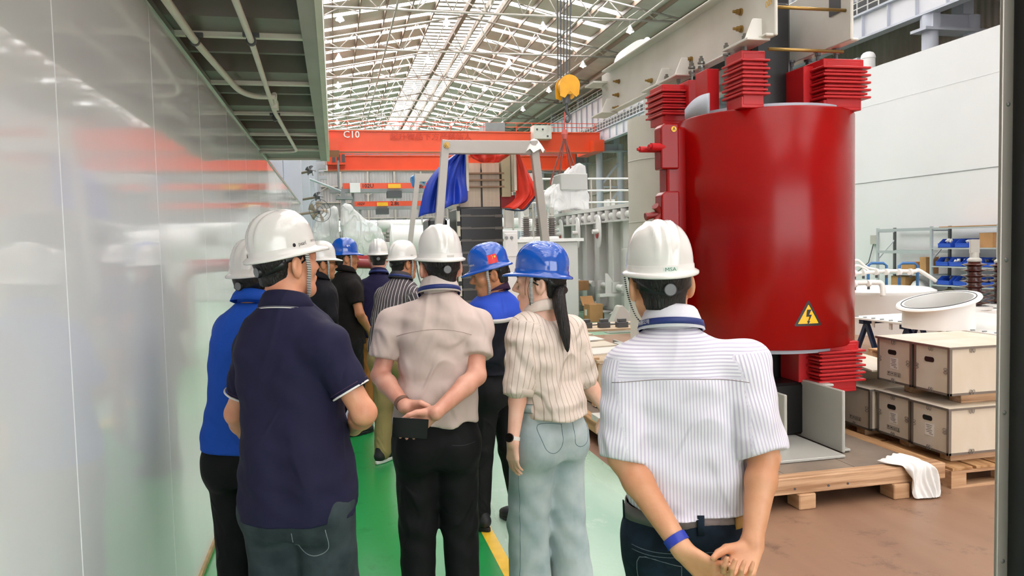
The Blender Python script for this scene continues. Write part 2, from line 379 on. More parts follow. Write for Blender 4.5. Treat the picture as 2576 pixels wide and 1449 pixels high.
# ------------------------------------------------------------------ right side of the hall
XRW = 16.5
wr = struct(MB().bb(19.0, 19.15, Y0, Y1, 0, 15).build('wall_right', m_corr))
for z in (3.0, 5.2, 7.4, 9.6, 11.8): MB().bb(18.86, 19.0, Y0, Y1, z, z+0.12).build('girt', m_truss, wr)
rb = sbase('runway_beam', (XRW, 0, 7.9))
def band(x, z0, z1, m, par, nm, st=1.15):
    MB().bb(x, x+0.06, 8, Y1, z0, z1).build(nm, m, par)
    o = MB().bb(x-0.14, x+0.2, 8, Y1, z0-0.04, z0+0.02).bb(x-0.14, x+0.2, 8, Y1, z1-0.02, z1+0.04); o.build('flange', m_lblue, par)
    o = MB(); y = 9
    while y < Y1: o.bb(x-0.10, x, y-0.015, y+0.015, z0, z1); y += st
    o.build('stiffener', m_lblue, par)
m_band = mat('girder_white', '#dcdce2', rough=0.4, var=0.06, vscale=0.8)
band(XRW, 7.92, 8.66, m_band, rb, 'girder_web')
band(XRW+0.5, 9.30, 10.95, m_band, rb, 'upper_girder_web')
o = MB(); y = 8
for z in (8.70, 8.92, 9.12, 9.28): o.tube((XRW, 8, z), (XRW, Y1, z), 0.02, 5)
while y < Y1: o.bar((XRW, y, 8.68), (XRW, y, 9.28), 0.03); y += 0.5
o.build('railing', m_white, rb); MB().bb(XRW+0.25, XRW+0.3, 8, Y1, 8.7, 9.28).build('dark_grating', m_dgrey, rb)
o = MB(); y = 8
for z in (11.15, 11.4): o.tube((XRW+0.4, 8, z), (XRW+0.4, Y1, z), 0.018, 5)
while y < Y1: o.bar((XRW+0.4, y, 10.95), (XRW+0.4, y, 11.4), 0.025); y += 1.0
o.build('upper_railing', m_white, rb)
for y in YB:
    if y < 12: continue
    y -= 1.5
    t = sbase('hall_column', (XRW+0.6, y, 0))
    o = MB().tube((XRW+0.1, y, 0), (XRW+0.1, y, 7.9), 0.22, 14).tube((XRW+1.5, y, 0), (XRW+1.5, y, 7.9), 0.22, 14); o.build('column_shaft', m_lblue, t, smooth=True, auto=40)
    o = MB(); 
    for z in (1.6, 3.4, 5.2): o.bar((XRW+0.1, y, z), (XRW+1.5, y, z+1.7), 0.12); o.bar((XRW+0.1, y, z), (XRW+1.5, y, z), 0.10)
    o.build('brace', m_lblue, t)
    o = MB().bb(XRW-0.30, XRW+1.9, y-0.3, y+0.3, 7.40, 7.48).bb(XRW-0.02, XRW+0.22, y-0.25, y+0.25, 7.48, 7.9).bb(XRW+0.22, XRW+1.7, y-0.08, y+0.08, 7.48, 7.9); o.build('bracket', m_lblue, t)
    MB().bb(XRW+1.0, XRW+1.35, y-0.22, y+0.22, 7.9, 12.6).build('upper_shaft', m_lblue, t)
# long pipes along the upper right wall
for k, (dx, z) in enumerate(((0.1, 12.1), (0.5, 11.75), (0.9, 12.35))):
    o = MB().tube((XRW+dx, 14, z), (XRW+dx, 89.5, z), 0.10 if k == 0 else 0.06, 10); o = o.build('service_pipe', m_truss, smooth=True, auto=40)
    tag(o, ('thick pale pipe running the length of the hall at the right eave', 'thin pale pipe just below the eave of the right wall', 'thin pale pipe closest to the roof at the right eave')[k], 'pipe')
tag(MB().tube((18.6, 14, 8.9), (18.6, 60, 8.9), 0.06, 8).build('sprinkler_pipe', mat('pipe_red', '#c0392b', rough=0.4), smooth=True), 'thin red pipe along the ribbed wall above the white partition', 'pipe')
# white partition on the right
ww = struct(MB().bb(14.2, 14.45, 2, 24.5, 0, 6.2).build('wall_partition', m_wwall))
MB().bb(14.195, 14.2, 2, 24.5, 5.2, 5.22).build('sheet_joint', m_wwall, ww); MB().bb(14.19, 14.2, 2, 24.5, 3.15, 3.165).build('sheet_joint', m_grey, ww)
# ducts above the partition
d1 = thing('air_duct', 'white round duct elbow rising behind the white partition', 'duct', (15.0, 18.35, 0.0))
qd = onx(2184, 150, 15.0); rd = 0.19
MB().bar((qd[0], qd[1], 0), (qd[0], qd[1], qd[2]-1.5), 0.12).build('duct_leg', m_grey, d1)
MB().lathe([(rd, -1.6), (rd, 0.02), (rd*1.06, 0.02), (rd*1.06, 0.06), (rd*0.98, 0.12), (rd*0.75, 0.18), (rd*0.35, 0.215), (0, 0.22)], tuple(qd), 24).build('elbow', m_white, d1, smooth=True, auto=50)
tag(MB().bb(14.9, 15.5, qd[1]+0.35, 24.4, 6.15, 6.85).bb(15.1, 15.2, 21, 21.1, 0, 6.2).bb(15.1, 15.2, 23.5, 23.6, 0, 6.2).build('square_duct', mat('galvanised', '#b9bdc0', rough=0.35, metal=0.5, var=0.2, vscale=2)), 'galvanised square duct showing above the top of the white partition', 'duct')
# ------------------------------------------------------------------ far end wall
we = struct(MB().bb(-6, 19, 90, 90.2, 0, 15).build('wall_end', m_corrx))
for z in (3.2, 5.0, 6.8, 8.6, 10.4): MB().bb(-6, 19, 89.75, 90, z, z+0.14).build('girt', m_truss, we)
o = MB()
for x in np.arange(-5, 19, 3.0):
    MB().bb(x-0.1, x+0.1, 89.6, 90, 0, 14).build('wall_post', m_truss, we)
    for z in (4.0, 7.6):
        MB().bar((x, 89.7, z), (x+1.5, 89.7, z+1.0), 0.08).bar((x+1.5, 89.7, z+1.0), (x+3, 89.7, z), 0.08).build('wind_brace', m_truss, we)
for k, x in enumerate(np.arange(-3.4, 17, 3.0)):
    MB().bb(x, x+2.3, 89.88, 89.97, 3.6, 4.8).build('window_%d' % (k+1), m_win, we)
# ------------------------------------------------------------------ left columns
for i, y in enumerate((20.2, 27.5, 34.5, 41.5, 48.5, 55.5)):
    t = sbase('hall_column', (-1.2, y, 0))
    MB().bb(-1.75, -1.15, y-0.35, y+0.35, 0, 12.3).build('column_shaft', m_lblue, t, bevel=0.01)
    MB().bb(-1.15, -0.72, y-0.18, y+0.18, 0, 6.6).build('column_pier', m_lblue, t, bevel=0.01)
    MB().bb(-1.15, -0.3, y-0.2, y+0.2, 6.5, 6.75).bb(-1.15, -0.5, y-0.2, y+0.2, 7.0, 12.0).build('bracket', m_lblue, t)
slab('wall_side', m_corr, -2.75, -2.6, -14.4, 92, 0, 13)
# rear wall behind the camera; unseen gate opening added to brighten the foreground
slab('wall_back', m_corrx, -2.75, 19.15, -14.7, -14.5, 8.0, 15)
slab('wall_back_side', m_corrx, 14.0, 19.15, -14.7, -14.5, 0, 8.0)
# ------------------------------------------------------------------ volume modelling core
class Grid:
    """signed distance volume; shapes are blended in locally, then skinned"""
    def __init__(s, lo, hi, h):
        s.lo = np.array(lo, float); s.h = h; s.n = np.ceil((np.array(hi)-s.lo)/h).astype(int)+1
        s.D = np.full(s.n, 0.5, np.float32); s.ax = [s.lo[i]+h*np.arange(s.n[i]) for i in range(3)]
    def sub(s, lo, hi):
        a = np.clip(np.floor((np.array(lo)-s.lo)/s.h).astype(int), 0, s.n); b = np.clip(np.ceil((np.array(hi)-s.lo)/s.h).astype(int)+1, 0, s.n)
        sl = tuple(slice(a[i], b[i]) for i in range(3)); return sl, [s.ax[i][sl[i]].astype(np.float32) for i in range(3)]
    def put(s, lo, hi, fn, k=0.01, op='add'):
        pad = max(k, 0.0)+3*s.h; sl, (x, y, z) = s.sub(np.array(lo)-pad, np.array(hi)+pad)
        if 0 in [len(x), len(y), len(z)]: return s
        d = fn(x[:, None, None], y[None, :, None], z[None, None, :]).astype(np.float32); d = np.broadcast_to(d, (len(x), len(y), len(z)))
        c = s.D[sl]
        if op == 'add': s.D[sl] = smin(c, d, k)
        elif op == 'cut': s.D[sl] = -smin(-c, d, k)
        else: s.D[sl] = -smin(-c, -d, k)
        return s
    def cone(s, a, b, ra, rb=None, k=0.01, op='add', flat=None):
        rb = ra if rb is None else rb; a = np.array(a, float); b = np.array(b, float); ab = b-a; L2 = ab@ab+1e-12; R = max(ra, rb)
        def fn(x, y, z):
            px, py, pz = x-a[0], y-a[1], z-a[2]; t = np.clip((px*ab[0]+py*ab[1]+pz*ab[2])/L2, 0, 1)
            q = np.sqrt((px-t*ab[0])**2+(py-t*ab[1])**2+(pz-t*ab[2])**2); return q-(ra+(rb-ra)*t)
        return s.put(np.minimum(a, b)-R, np.maximum(a, b)+R, fn, k, op)
    def ell(s, c, r, R=None, k=0.01, op='add'):
        c = np.array(c, float); r = np.array(r, float); m = max(r); Ri = None if R is None else np.asarray(R).T
        def fn(x, y, z):
            p = (x-c[0], y-c[1], z-c[2])
            if Ri is not None: p = tuple(Ri[i, 0]*p[0]+Ri[i, 1]*p[1]+Ri[i, 2]*p[2] for i in range(3))
            q = np.sqrt((p[0]/r[0])**2+(p[1]/r[1])**2+(p[2]/r[2])**2); g = np.sqrt((p[0]/r[0]**2)**2+(p[1]/r[1]**2)**2+(p[2]/r[2]**2)**2)+1e-6
            return q*(q-1)/g
        ext = m if R is not None else r
        return s.put(c-ext, c+ext, fn, k, op)
    def loft(s, secs, k=0.02, pw=2.4, extra=None):
        """secs: rows (z, half width, half depth, cx, cy)"""
        S = np.array(sorted(secs), float)
        def fn(x, y, z):
            zz = z[0, 0]; a, b, cx, cy = (np.interp(zz, S[:, 0], S[:, i])[None, None, :] for i in (1, 2, 3, 4))
            q = ((np.abs(x-cx)/a)**pw+(np.abs(y-cy)/b)**pw)**(1/pw); d = (q-1)*np.minimum(a, b)
            if extra is not None: d = d+extra(x, y, z)
            return np.maximum(d, np.maximum(S[0, 0]-z, z-S[-1, 0]))
        m = S[:, 1:3].max(0); c0, c1 = S[:, 3:5].min(0), S[:, 3:5].max(0)
        return s.put((c0[0]-m[0], c0[1]-m[1], S[0, 0]), (c1[0]+m[0], c1[1]+m[1], S[-1, 0]), fn, k)
    def skin(s):
        D = s.D; S = D < 0; n = np.array(D.shape)-1
        cnt = np.zeros(n, np.int8)
        for i in (0, 1):
            for j in (0, 1):
                for k in (0, 1): cnt += S[i:n[0]+i, j:n[1]+j, k:n[2]+k]
        act = (cnt > 0) & (cnt < 8); ac = np.argwhere(act); idx = np.full(n, -1, np.int64); idx[act] = np.arange(len(ac))
        pos = np.zeros((len(ac), 3)); num = np.zeros(len(ac))
        for ax in range(3):
            o1, o2 = [q for q in range(3) if q != ax]
            for u in (0, 1):
                for v in (0, 1):
                    A = np.zeros(3, int); A[o1] = u; A[o2] = v; B = A.copy(); B[ax] = 1
                    da = D[tuple((ac+A).T)]; db = D[tuple((ac+B).T)]; m = (da < 0) != (db < 0); t = np.where(m, da/np.where(m, da-db, 1), 0)
                    p = A[None, :].astype(float).repeat(len(ac), 0); p[:, ax] += t; pos[m] += p[m]; num += m
        V = s.lo+s.h*(ac+pos/num[:, None]); F = []
        for ax in range(3):
            o1, o2 = [(1, 2), (2, 0), (0, 1)][ax]
            sl0 = [slice(None)]*3; sl1 = [slice(None)]*3; sl0[ax] = slice(0, -1); sl1[ax] = slice(1, None)
            a, b = S[tuple(sl0)], S[tuple(sl1)]; e = np.argwhere(a != b); e = e[(e[:, o1] > 0) & (e[:, o2] > 0) & (e[:, o1] < n[o1]) & (e[:, o2] < n[o2])]
            U = np.zeros(3, int); U[o1] = 1; W = np.zeros(3, int); W[o2] = 1
            q = np.stack([idx[tuple((e-U-W).T)], idx[tuple((e-W).T)], idx[tuple(e.T)], idx[tuple((e-U).T)]], 1)
            fl = a[tuple(e.T)]; q[~fl] = q[~fl][:, ::-1]; F.append(q)
        return V, np.vstack(F)
def smin(a, b, k):
    if k <= 1e-6: return np.minimum(a, b)
    h = np.clip(0.5+0.5*(b-a)/k, 0, 1); return b+(a-b)*h-k*h*(1-h)
def qmesh(name, V, F, m, parent, attr=None):
    me = bpy.data.meshes.new(name); F = F[(F >= 0).all(1)]
    me.vertices.add(len(V)); me.vertices.foreach_set('co', V.astype(np.float32).ravel())
    me.loops.add(F.size); me.loops.foreach_set('vertex_index', F.astype(np.int32).ravel())
    me.polygons.add(len(F)); me.polygons.foreach_set('loop_start', np.arange(0, F.size, 4, dtype=np.int32))
    try: me.polygons.foreach_set('loop_total', np.full(len(F), 4, np.int32))
    except Exception: pass
    me.update(calc_edges=True); me.validate()
    if attr is not None:
        at = me.attributes.new('st', 'FLOAT', 'POINT'); at.data.foreach_set('value', attr.astype(np.float32))
    return link(name, me, m, parent, smooth=True)
def relax(V, F, it=2, lam=0.5):
    n = len(V); e = np.vstack([F[:, [0, 1]], F[:, [1, 2]], F[:, [2, 3]], F[:, [3, 0]]]); 
    deg = np.bincount(e.ravel(), minlength=n).astype(float)+1e-9
    for _ in range(it):
        A = np.zeros_like(V)
        for c in range(3): A[:, c] = np.bincount(e[:, 0], V[e[:, 1], c], n)+np.bincount(e[:, 1], V[e[:, 0], c], n)
        V = V+(A/deg[:, None]-V)*lam
    return V
# ================================================================== EQUIPMENT
m_red = mat('resin_red', '#930505', rough=0.22, var=0.18, col2='#820303', vscale=1.2, spec=0.25)
m_redf = mat('fin_red', '#b8141a', rough=0.38)
m_core = mat('core_black', '#0b0b0c', rough=0.35)
m_barr = mat('barrier_grey', '#a9aeb8', rough=0.45)
m_clamp = mat('clamp_cream', '#d6d3cb', rough=0.35, var=0.06, col2='#c9c5bc', vscale=2)
m_clampg = mat('clamp_grey', '#b3b1a9', rough=0.4, var=0.08, vscale=2)
m_brass = mat('bolt_bronze', '#9a7b45', rough=0.35, metal=0.8)
m_steel = mat('bolt_steel', '#80807c', rough=0.3, metal=0.8)
m_coilw = mat('coil_white', '#dcd8cf', rough=0.5, var=0.06, vscale=3)
m_yelt = mat('sign_yellow', '#f2b90f', rough=0.35)
TX, TY, TR = 3.37, 5.64, 0.675
ZT0, ZT1 = 0.90, 2.66
tr = thing('dry_type_transformer', 'tall red resin cylinder transformer coil with cream clamping beams on a timber platform', 'transformer', (TX, TY, 0.2))
o = MB().lathe([(TR-0.06, ZT0), (TR-0.012, ZT0), (TR, ZT0+0.015), (TR, ZT1-0.015), (TR-0.012, ZT1), (TR-0.06, ZT1), (TR-0.06, ZT0)], (TX, TY, 0), 128, cap=False).build('red_coil', m_red, tr, auto=50)
MB().lathe([(TR-0.20, ZT0-0.035), (TR-0.075, ZT0-0.035), (TR-0.075, ZT1+0.03), (TR-0.20, ZT1+0.03), (TR-0.20, ZT0-0.035)], (TX, TY, 0), 96, cap=False).build('inner_barrier', m_barr, tr, auto=50)
FL0, FL1 = 178.0, 204.0
# raised curved barrier flap on the left
g = []
for a in np.linspace(math.radians(FL0), math.radians(FL1), 14):
    u_ = (math.degrees(a)-FL0)/(FL1-FL0); h = 0.075+0.075*math.sin(min(1, u_*1.1)*PI/2)
    g.append([(TX+math.cos(a)*(TR-0.02), TY+math.sin(a)*(TR-0.02), ZT1-0.02), (TX+math.cos(a)*(TR-0.02), TY+math.sin(a)*(TR-0.02), ZT1+h)])
MB().grid(np.array(g)).build('barrier_flap', m_barr, tr, smooth=True, solid=0.012)
g = []
MB().bb(TX-0.16, TX+0.16, TY-0.16, TY+0.16, 0.25, 3.55).build('core_leg', m_core, tr, bevel=0.03)
MB().bb(TX-0.22, TX+0.22, 7.0, 7.44, 0.25, 3.55).build('core_leg', m_core, tr, bevel=0.03)
MB().bb(TX-0.16, TX+0.16, 5.5, 7.6, 3.14, 3.60).build('core_yoke', m_core, tr, bevel=0.02)
MB().bb(TX-0.22, TX+0.22, 5.2, 7.6, 0.22, 0.62).build('core_yoke', m_core, tr, bevel=0.02)
MB().lathe([(0.30, 0.7), (0.47, 0.7), (0.47, 2.92), (0.30, 2.92)], (TX-0.02, 7.22, 0), 64).build('white_coil', m_coilw, tr, auto=50)
for z in (1.25, 1.9, 2.5): MB().lathe([(0.471, z), (0.475, z+0.005), (0.471, z+0.01)], (TX-0.02, 7.22, 0), 64, cap=False).build('coil_band', m_clampg, tr)
# clamping beams
def clamp(x, s, y0, y1, z0, z1, m, nm):
    """channel with its flanges pointing to side s"""
    o = MB().bb(x-0.012, x+0.012, y0, y1, z0, z1)
    fw = 0.10
    o.bb(x, x+s*fw, y0+0.25, y1-0.25, z1-0.02, z1); o.bb(x, x+s*fw*0.7, y0+0.02, y1-0.02, z0, z0+0.02)
    return o.build(nm, m, tr, bevel=0.006)
cl = clamp(3.04, -1, 4.90, 8.45, 3.12, 3.60, m_clamp, 'clamp_beam')
cr = clamp(3.66, 1, 4.93, 8.45, 3.12, 3.60, m_clamp, 'clamp_beam')
cb = clamp(3.44, 1, 4.72, 8.4, 0.20, 0.64, m_clampg, 'lower_clamp')
cb2 = clamp(3.10, -1, 4.9, 8.4, 0.20, 0.60, m_clampg, 'lower_clamp')
# angled feet of the clamp beam
def foot(y, x0, x1, z, L=0.34, par=cl):
    P = [(0, 0), (L, 0), (L*0.9, 0.07), (L*0.35, 0.10), (0, 0.05)]
    o = MB().bb(x0, x1, y-0.02, y+L, z, z+0.018)
    o.prism([(0, 0), (0.14, 0), (0.14, 0.16), (0.07, 0.16)], 0.014, (x0, y+0.02, z), ((1, 0, 0), (0, 0, 1), (0, 1, 0)))
    pass
    o.build('beam_foot', m_clamp, par, bevel=0.003)
for y in (5.0, 6.15, 6.55, 8.0): foot(y, 2.86, 3.04, 3.105)
o = MB().prism([(0, 0), (0.22, 0), (0.22, 0.02), (0, 0.02)], 0.30, (2.86, 8.25, 3.48), ((1, 0, 0), (0, 0, 1), (0, 1, 0))); o.build('beam_foot', m_clamp, cl)
# bolts on the web
def bolt(p, d, r=0.022, l=0.07, m=m_brass, par=cl, nm='bolt'):
    p = np.array(p); d = np.array(d, float); o = MB().tube(p, p+d*0.014, r*1.35, 12).tube(p+d*0.014, p+d*0.042, r, 6).tube(p+d*0.042, p+d*l, r*0.55, 10)
    return o.build(nm, m, par)
for q in [(1865, 30), (1866, 73), (1740, 150), (1640, 203), (1558, 205), (1556, 239), (1556, 271)]:
    p = onx(*q, 3.028); bolt(p, (-1, 0, 0), 0.02 if q[0] > 1700 else 0.018)
for q in [(1827, 136), (1740, 180), (1764, 175), (1677, 203), (1707, 197), (1873, 103)]:
    p = onx(q[0], q[1], 2.95); p[2] = 3.14; bolt(p, (0, 0, 1), 0.022, 0.06, m_steel); bolt((p[0], p[1], 3.12), (0, 0, -1), 0.02, 0.10, m_steel)
for y, z in ((4.98, 3.50), (4.99, 3.34), (5.02, 3.055)):
    MB().tube((3.05, y, z), (3.65, y, z), 0.012, 10).build('tie_rod', m_brass, tr, smooth=True)
pn_ = onx(2100, 12, 3.645); MB().box(tuple(pn_), (0.006, 0.13, 0.14)).build('name_plate', m_dgrey, cr)
p = onx(1935, 8, 3.02); o = MB(); text_on('006', 0.06, p, (0, -1, 0.1), (0, 0, 1), o, 0.004); o.build('marking', mat('marking_yellow', '#d9a514', rough=0.5), cl)
for y in (5.2, 5.55): bolt((3.72, y, 3.12), (0, 0, -1), 0.024, 0.09, m_dgrey, cr); bolt((3.60, y+0.05, 3.12), (0, 0, -1), 0.024, 0.09, m_dgrey, cr)
# ribbed resin support blocks between clamps and coil
def ribbed_block(cx, cy, z0, z1, w, d, side=None, nm='ribbed_support'):
    h = z1-z0; s = thing if False else None
    o = MB().bb(cx-w*0.5, cx+w*0.5, cy-d*0.42, cy+d*0.42, z1-h*0.17, z1).bb(cx-w*0.43, cx+w*0.43, cy-d*0.43, cy+d*0.43, z0+0.02, z1-0.02).bb(cx-w*0.5, cx+w*0.44, cy-d*0.42, cy+d*0.42, z0, z0+h*0.20)
    b = o.build(nm, m_redf, tr, bevel=0.004)
    n = 9
    for i in range(n):
        z = z0+h*0.24+(h*0.58)*i/(n-1); e = 0.585 if i % 2 == 0 else 0.53; t = 0.016
        P = []
        for zz, k in ((z-t*0.35, 1.0), (z+t*0.35, 1.0)):
            P.append(zz)
        MB().bb(cx-w*e, cx+w*e, cy-d*e, cy+d*e, z-t*0.5, z+t*0.5).build('fin', m_redf, b, bevel=0.003)
ribbed_block(3.73, 5.24, 2.655, 3.03, 0.34, 0.28)
ribbed_block(2.97, 5.20, 2.655, 3.06, 0.19, 0.26)
ribbed_block(2.81, 6.12, 2.68, 3.00, 0.28, 0.30)
ribbed_block(3.66, 5.20, 0.55, 0.93, 0.34, 0.28)
for (x0, x1, y0, y1, z0, z1) in ((2.82, 2.92, 5.50, 5.70, 2.66, 3.02), (2.86, 3.02, 5.9, 6.1, 2.80, 3.02), (3.48, 3.60, 5.25, 5.5, 2.66, 3.0), (3.40, 3.56, 5.2, 5.45, 0.62, 0.92)):
    MB().bb(x0, x1, y0, y1, z0, z1).build('support_plate', m_redf, tr, bevel=0.004)
# high voltage terminal column on the left flank
hv = MB().bb(2.54, 2.80, 5.63, 5.79, 1.05, 2.60).build('terminal_column', m_red, tr, bevel=0.02, bseg=2)
for z0, z1 in ((2.27, 2.62), (1.72, 2.10)):
    o = MB().prism([(0, 0), (0.15, 0), (0.15, z1-z0), (0.03, z1-z0), (0, z1-z0-0.03)], 0.135, (2.48, 5.60, z0), ((1, 0, 0), (0, 0, 1), (0, 1, 0))); o.build('terminal_pad', m_red, hv, bevel=0.012, bseg=2)
o = MB().tube((2.52, 5.63, 2.44), (2.40, 5.61, 2.44), 0.030, 16).tube((2.40, 5.61, 2.44), (2.38, 5.605, 2.44), 0.018, 12); o.build('terminal_stud', m_redf, hv, smooth=True, auto=40)
o = MB().tube((2.52, 5.70, 2.43), (2.34, 5.69, 2.43), 0.024, 16).tube((2.34, 5.69, 2.43), (2.32, 5.688, 2.43), 0.012, 12); o.build('terminal_stud', m_redf, hv, smooth=True, auto=40)
m_redd = mat('stud_dark_red', '#7d201c', rough=0.4)
for (dx, dy, dz) in ((-0.11, 0.0, -0.02), (-0.05, -0.03, 0.05), (-0.07, -0.04, -0.08)):
    p = np.array((2.49, 5.65, 1.93)); MB().tube(p, p+np.array((dx, dy, dz)), 0.026, 12).tube(p+np.array((dx, dy, dz)), p+np.array((dx, dy, dz))*1.15, 0.030, 8).build('terminal_stud', m_redd, hv, smooth=True, auto=40)
o = MB(); p = np.array(onx(1686, 308, 2.52)); MB().lathe([(0.022, 0), (0.022, 0.006)], (2.585, 5.599, 2.575), 20, R=rotm(0, PI/2)).build('badge', m_yelt, hv); text_on('A', 0.035, (2.585, 5.592, 2.575), (1, 0, 0), (0, 0, 1), o, 0.001); o.build('badge_letter', m_black, hv)
# warning triangle wrapped on the coil
def on_coil(x, y, off=0.003):
    k = ray(x, y); a = k[0]**2+k[1]**2; dx, dy = CAM[0]-TX, CAM[1]-TY; bq = k[0]*dx+k[1]*dy; c = dx*dx+dy*dy-(TR+off)**2
    return CAM+k*(-bq-math.sqrt(bq*bq-a*c))/a
pc = on_coil(2034, 798); a_c = math.atan2(pc[1]-TY, pc[0]-TX)
def wrap(P, off, mb, F):
    V = [(TX+math.cos(a_c+x/TR)*(TR+off), TY+math.sin(a_c+x/TR)*(TR+off), pc[2]+z) for x, z in P]; mb.add(V, F)
def rtri(s, rr):
    P = []
    for k in range(3):
        a = PI/2+k*2*PI/3; cx, cz = math.cos(a)*(s-rr), math.sin(a)*(s-rr)
        for t in np.linspace(-PI/3, PI/3, 6): P.append((cx+rr*0.5*math.cos(a+t), cz+rr*0.5*math.sin(a+t)))
    return P
def fan(P, off, nm, m):
    P = [tuple(np.array(P[i])*(1-t)+np.array(P[(i+1) % len(P)])*t) for i in range(len(P)) for t in (np.linspace(0, 1, 9)[:-1] if np.hypot(*(np.array(P[i])-np.array(P[(i+1) % len(P)]))) > 0.03 else (0.0,))]
    mb = MB(); n = len(P); c = np.mean(P, 0); Q = [tuple(c)]; F = []
    for r in (0.25, 0.5, 0.75, 1.0): Q += [tuple(c+(np.array(p)-c)*r) for p in P]
    for i in range(n): F.append((0, 1+i, 1+(i+1) % n))
    for k in range(3):
        for i in range(n): F.append((1+k*n+i, 1+(k+1)*n+i, 1+(k+1)*n+(i+1) % n, 1+k*n+(i+1) % n))
    wrap(Q, off, mb, F); return mb.build(nm, m, tr)
tri = fan(rtri(0.128, 0.02), 0.0015, 'warning_sign', m_black); tri['label'] = 'black and yellow high voltage warning triangle'
fan(rtri(0.093, 0.006), 0.003, 'warning_field', m_yelt)
mb = MB(); B = [(-0.012, 0.055), (0.022, 0.055), (0.004, 0.018), (0.026, 0.018), (0.004, -0.030), (0.014, -0.028), (-0.003, -0.052), (-0.012, -0.026), (-0.004, -0.028), (0.006, 0.004), (-0.018, 0.004)]
wrap(B, 0.0045, mb, [(0, 1, 2, 10), (2, 3, 9, 10), (3, 4, 8, 9), (4, 5, 6), (4, 6, 8), (6, 7, 8)]); mb.build('warning_bolt', m_black, tr)

# white drum with lug behind the clamp beam
t = thing('white_drum_end', 'white round drum end with lifting lug behind the cream clamp beam', 'drum', (4.6, 10.5, 3.4))
Rz = rotm(0, 0, PI/2)
p = onx(1590, 170, 4.55)
MB().lathe([(0.30, 0), (0.30, 0.5), (0.0, 0.5)], (p[0], p[1], p[2]), 32, R=rotm(0, PI/2)).build('drum', m_white, t, auto=40)
MB().lathe([(0.05, 0), (0.05, 0.03)], (p[0]+0.12, p[1]-0.3, p[2]+0.33), 16, R=rotm(0, PI/2)).bb(p[0]+0.07, p[0]+0.17, p[1]-0.33, p[1]-0.3, p[2]+0.2, p[2]+0.33).build('lug', m_white, t)
for k in range(5): MB().tube((p[0]-0.12+0.07*(k % 4), p[1]-0.51, p[2]-0.1+0.06*(k % 3)), (p[0]-0.12+0.07*(k % 4), p[1]-0.49, p[2]-0.1+0.06*(k % 3)), 0.012, 8).build('rivet', m_dgrey, t)
MB().bb(p[0]+0.17, p[0]+0.28, p[1]-0.45, p[1]-0.05, 0.0, p[2]-0.05).build('drum_stand', m_white, t)

# ------------------------------------------------------------------ timber platform
m_wood = mat('timber', '#c9a27c', rough=0.6, var=0.4, col2='#a47a54', vscale=3, stretch=(0.6, 0.6, 6), bump=0.15, bscale=25, bstretch=(0.3, 0.3, 5))
m_woodx = mat('timber_x', '#cba581', rough=0.6, var=0.4, col2='#9c7350', vscale=6, stretch=(0.35, 4, 5), bump=0.15, bscale=20, bstretch=(0.2, 5, 5))
m_woody = mat('timber_y', '#bd9468', rough=0.6, var=0.4, col2='#96693f', vscale=6, stretch=(4, 0.35, 5), bump=0.15, bscale=20, bstretch=(5, 0.2, 5))
m_ply = mat('plywood_sheet', '#c9b294', rough=0.55, var=0.2, col2='#b89b78', vscale=3)
m_oldp = mat('oily_board', '#8d7c6c', rough=0.5, var=0.4, col2='#6d6157', vscale=2.5)
pf = thing('timber_platform', 'low timber platform with worn brown boards under the red transformer', 'platform', (3.0, 4.4, 0))
MB().bb(2.1, 3.90, 4.30, 4.40, 0.10, 0.205).build('front_beam', m_woodx, pf, bevel=0.005)
MB().bb(2.1, 3.90, 8.3, 8.4, 0.10, 0.205).build('rear_beam', m_woodx, pf, bevel=0.005)
for x in (2.1, 3.8): MB().bb(x, x+0.10, 4.4, 8.3, 0.10, 0.20).build('side_beam', m_woody, pf, bevel=0.005)
for x in (2.45, 2.86, 3.55):
    for y in (4.28, 6.2, 8.2): MB().bb(x-0.06, x+0.06, y, y+0.14, 0.0, 0.10).build('foot_block', m_wood, pf, bevel=0.006)
for k, (x0, x1) in enumerate(((2.20, 2.78), (2.785, 3.3), (3.305, 3.80))): MB().bb(x0, x1, 4.40, 8.3, 0.175+0.004*(k % 2), 0.195).build('deck_board', m_oldp, pf)
for x in (2.30, 3.02, 3.16, 2.78): MB().tube((x, 4.2995, 0.135), (x, 4.296, 0.135), 0.008, 8).build('nail', m_dgrey, pf)
# grey foot plate standing on the deck
t = thing('foot_plate', 'flat grey steel plate lying on the platform under the transformer', 'plate', (3.0, 4.8, 0.197))
MB().prism([(2.3, 4.62), (3.38, 4.62), (3.38, 5.3), (2.3, 5.3)], 0.02, (0, 0, 0.197)).build('plate', m_clampg, t, bevel=0.004)
# rag
def rag():
    n, m = 26, 34; P = np.zeros((n, m, 3))
    c0 = np.array((3.58, 4.42, 0.215))
    for i in range(n):
        for j in range(m):
            u, v = i/(n-1)-0.5, j/(m-1)
            x = 3.63+u*(0.26-0.10*v)+0.10*v+0.02*math.sin(v*9+u*5); s = v*0.52
            if s < 0.16: y, z = 4.46-s, 0.213+0.012*math.sin(u*26+v*8)**2+0.035*math.exp(-((u)/0.25)**2)
            else: y, z = 4.285-0.02*(s-0.16)-0.05*max(0, s-0.32), 0.213-(s-0.16)*0.75
            y -= 0.028*abs(math.sin(u*17+v*6))*min(1, s/0.16)+0.012*math.sin(u*41+v*17)
            P[i, j] = (x+0.05*max(0, s-0.3), y-0.02, max(z, 0.012))
    o = MB().grid(P).build('rag', mat('rag_white', '#e8e6e2', rough=0.8), smooth=True, solid=0.006)
    o.modifiers.new('sub', 'SUBSURF').render_levels = 1
    return tag(o, 'crumpled white rag hanging over the corner of the timber platform', 'rag')
rag()

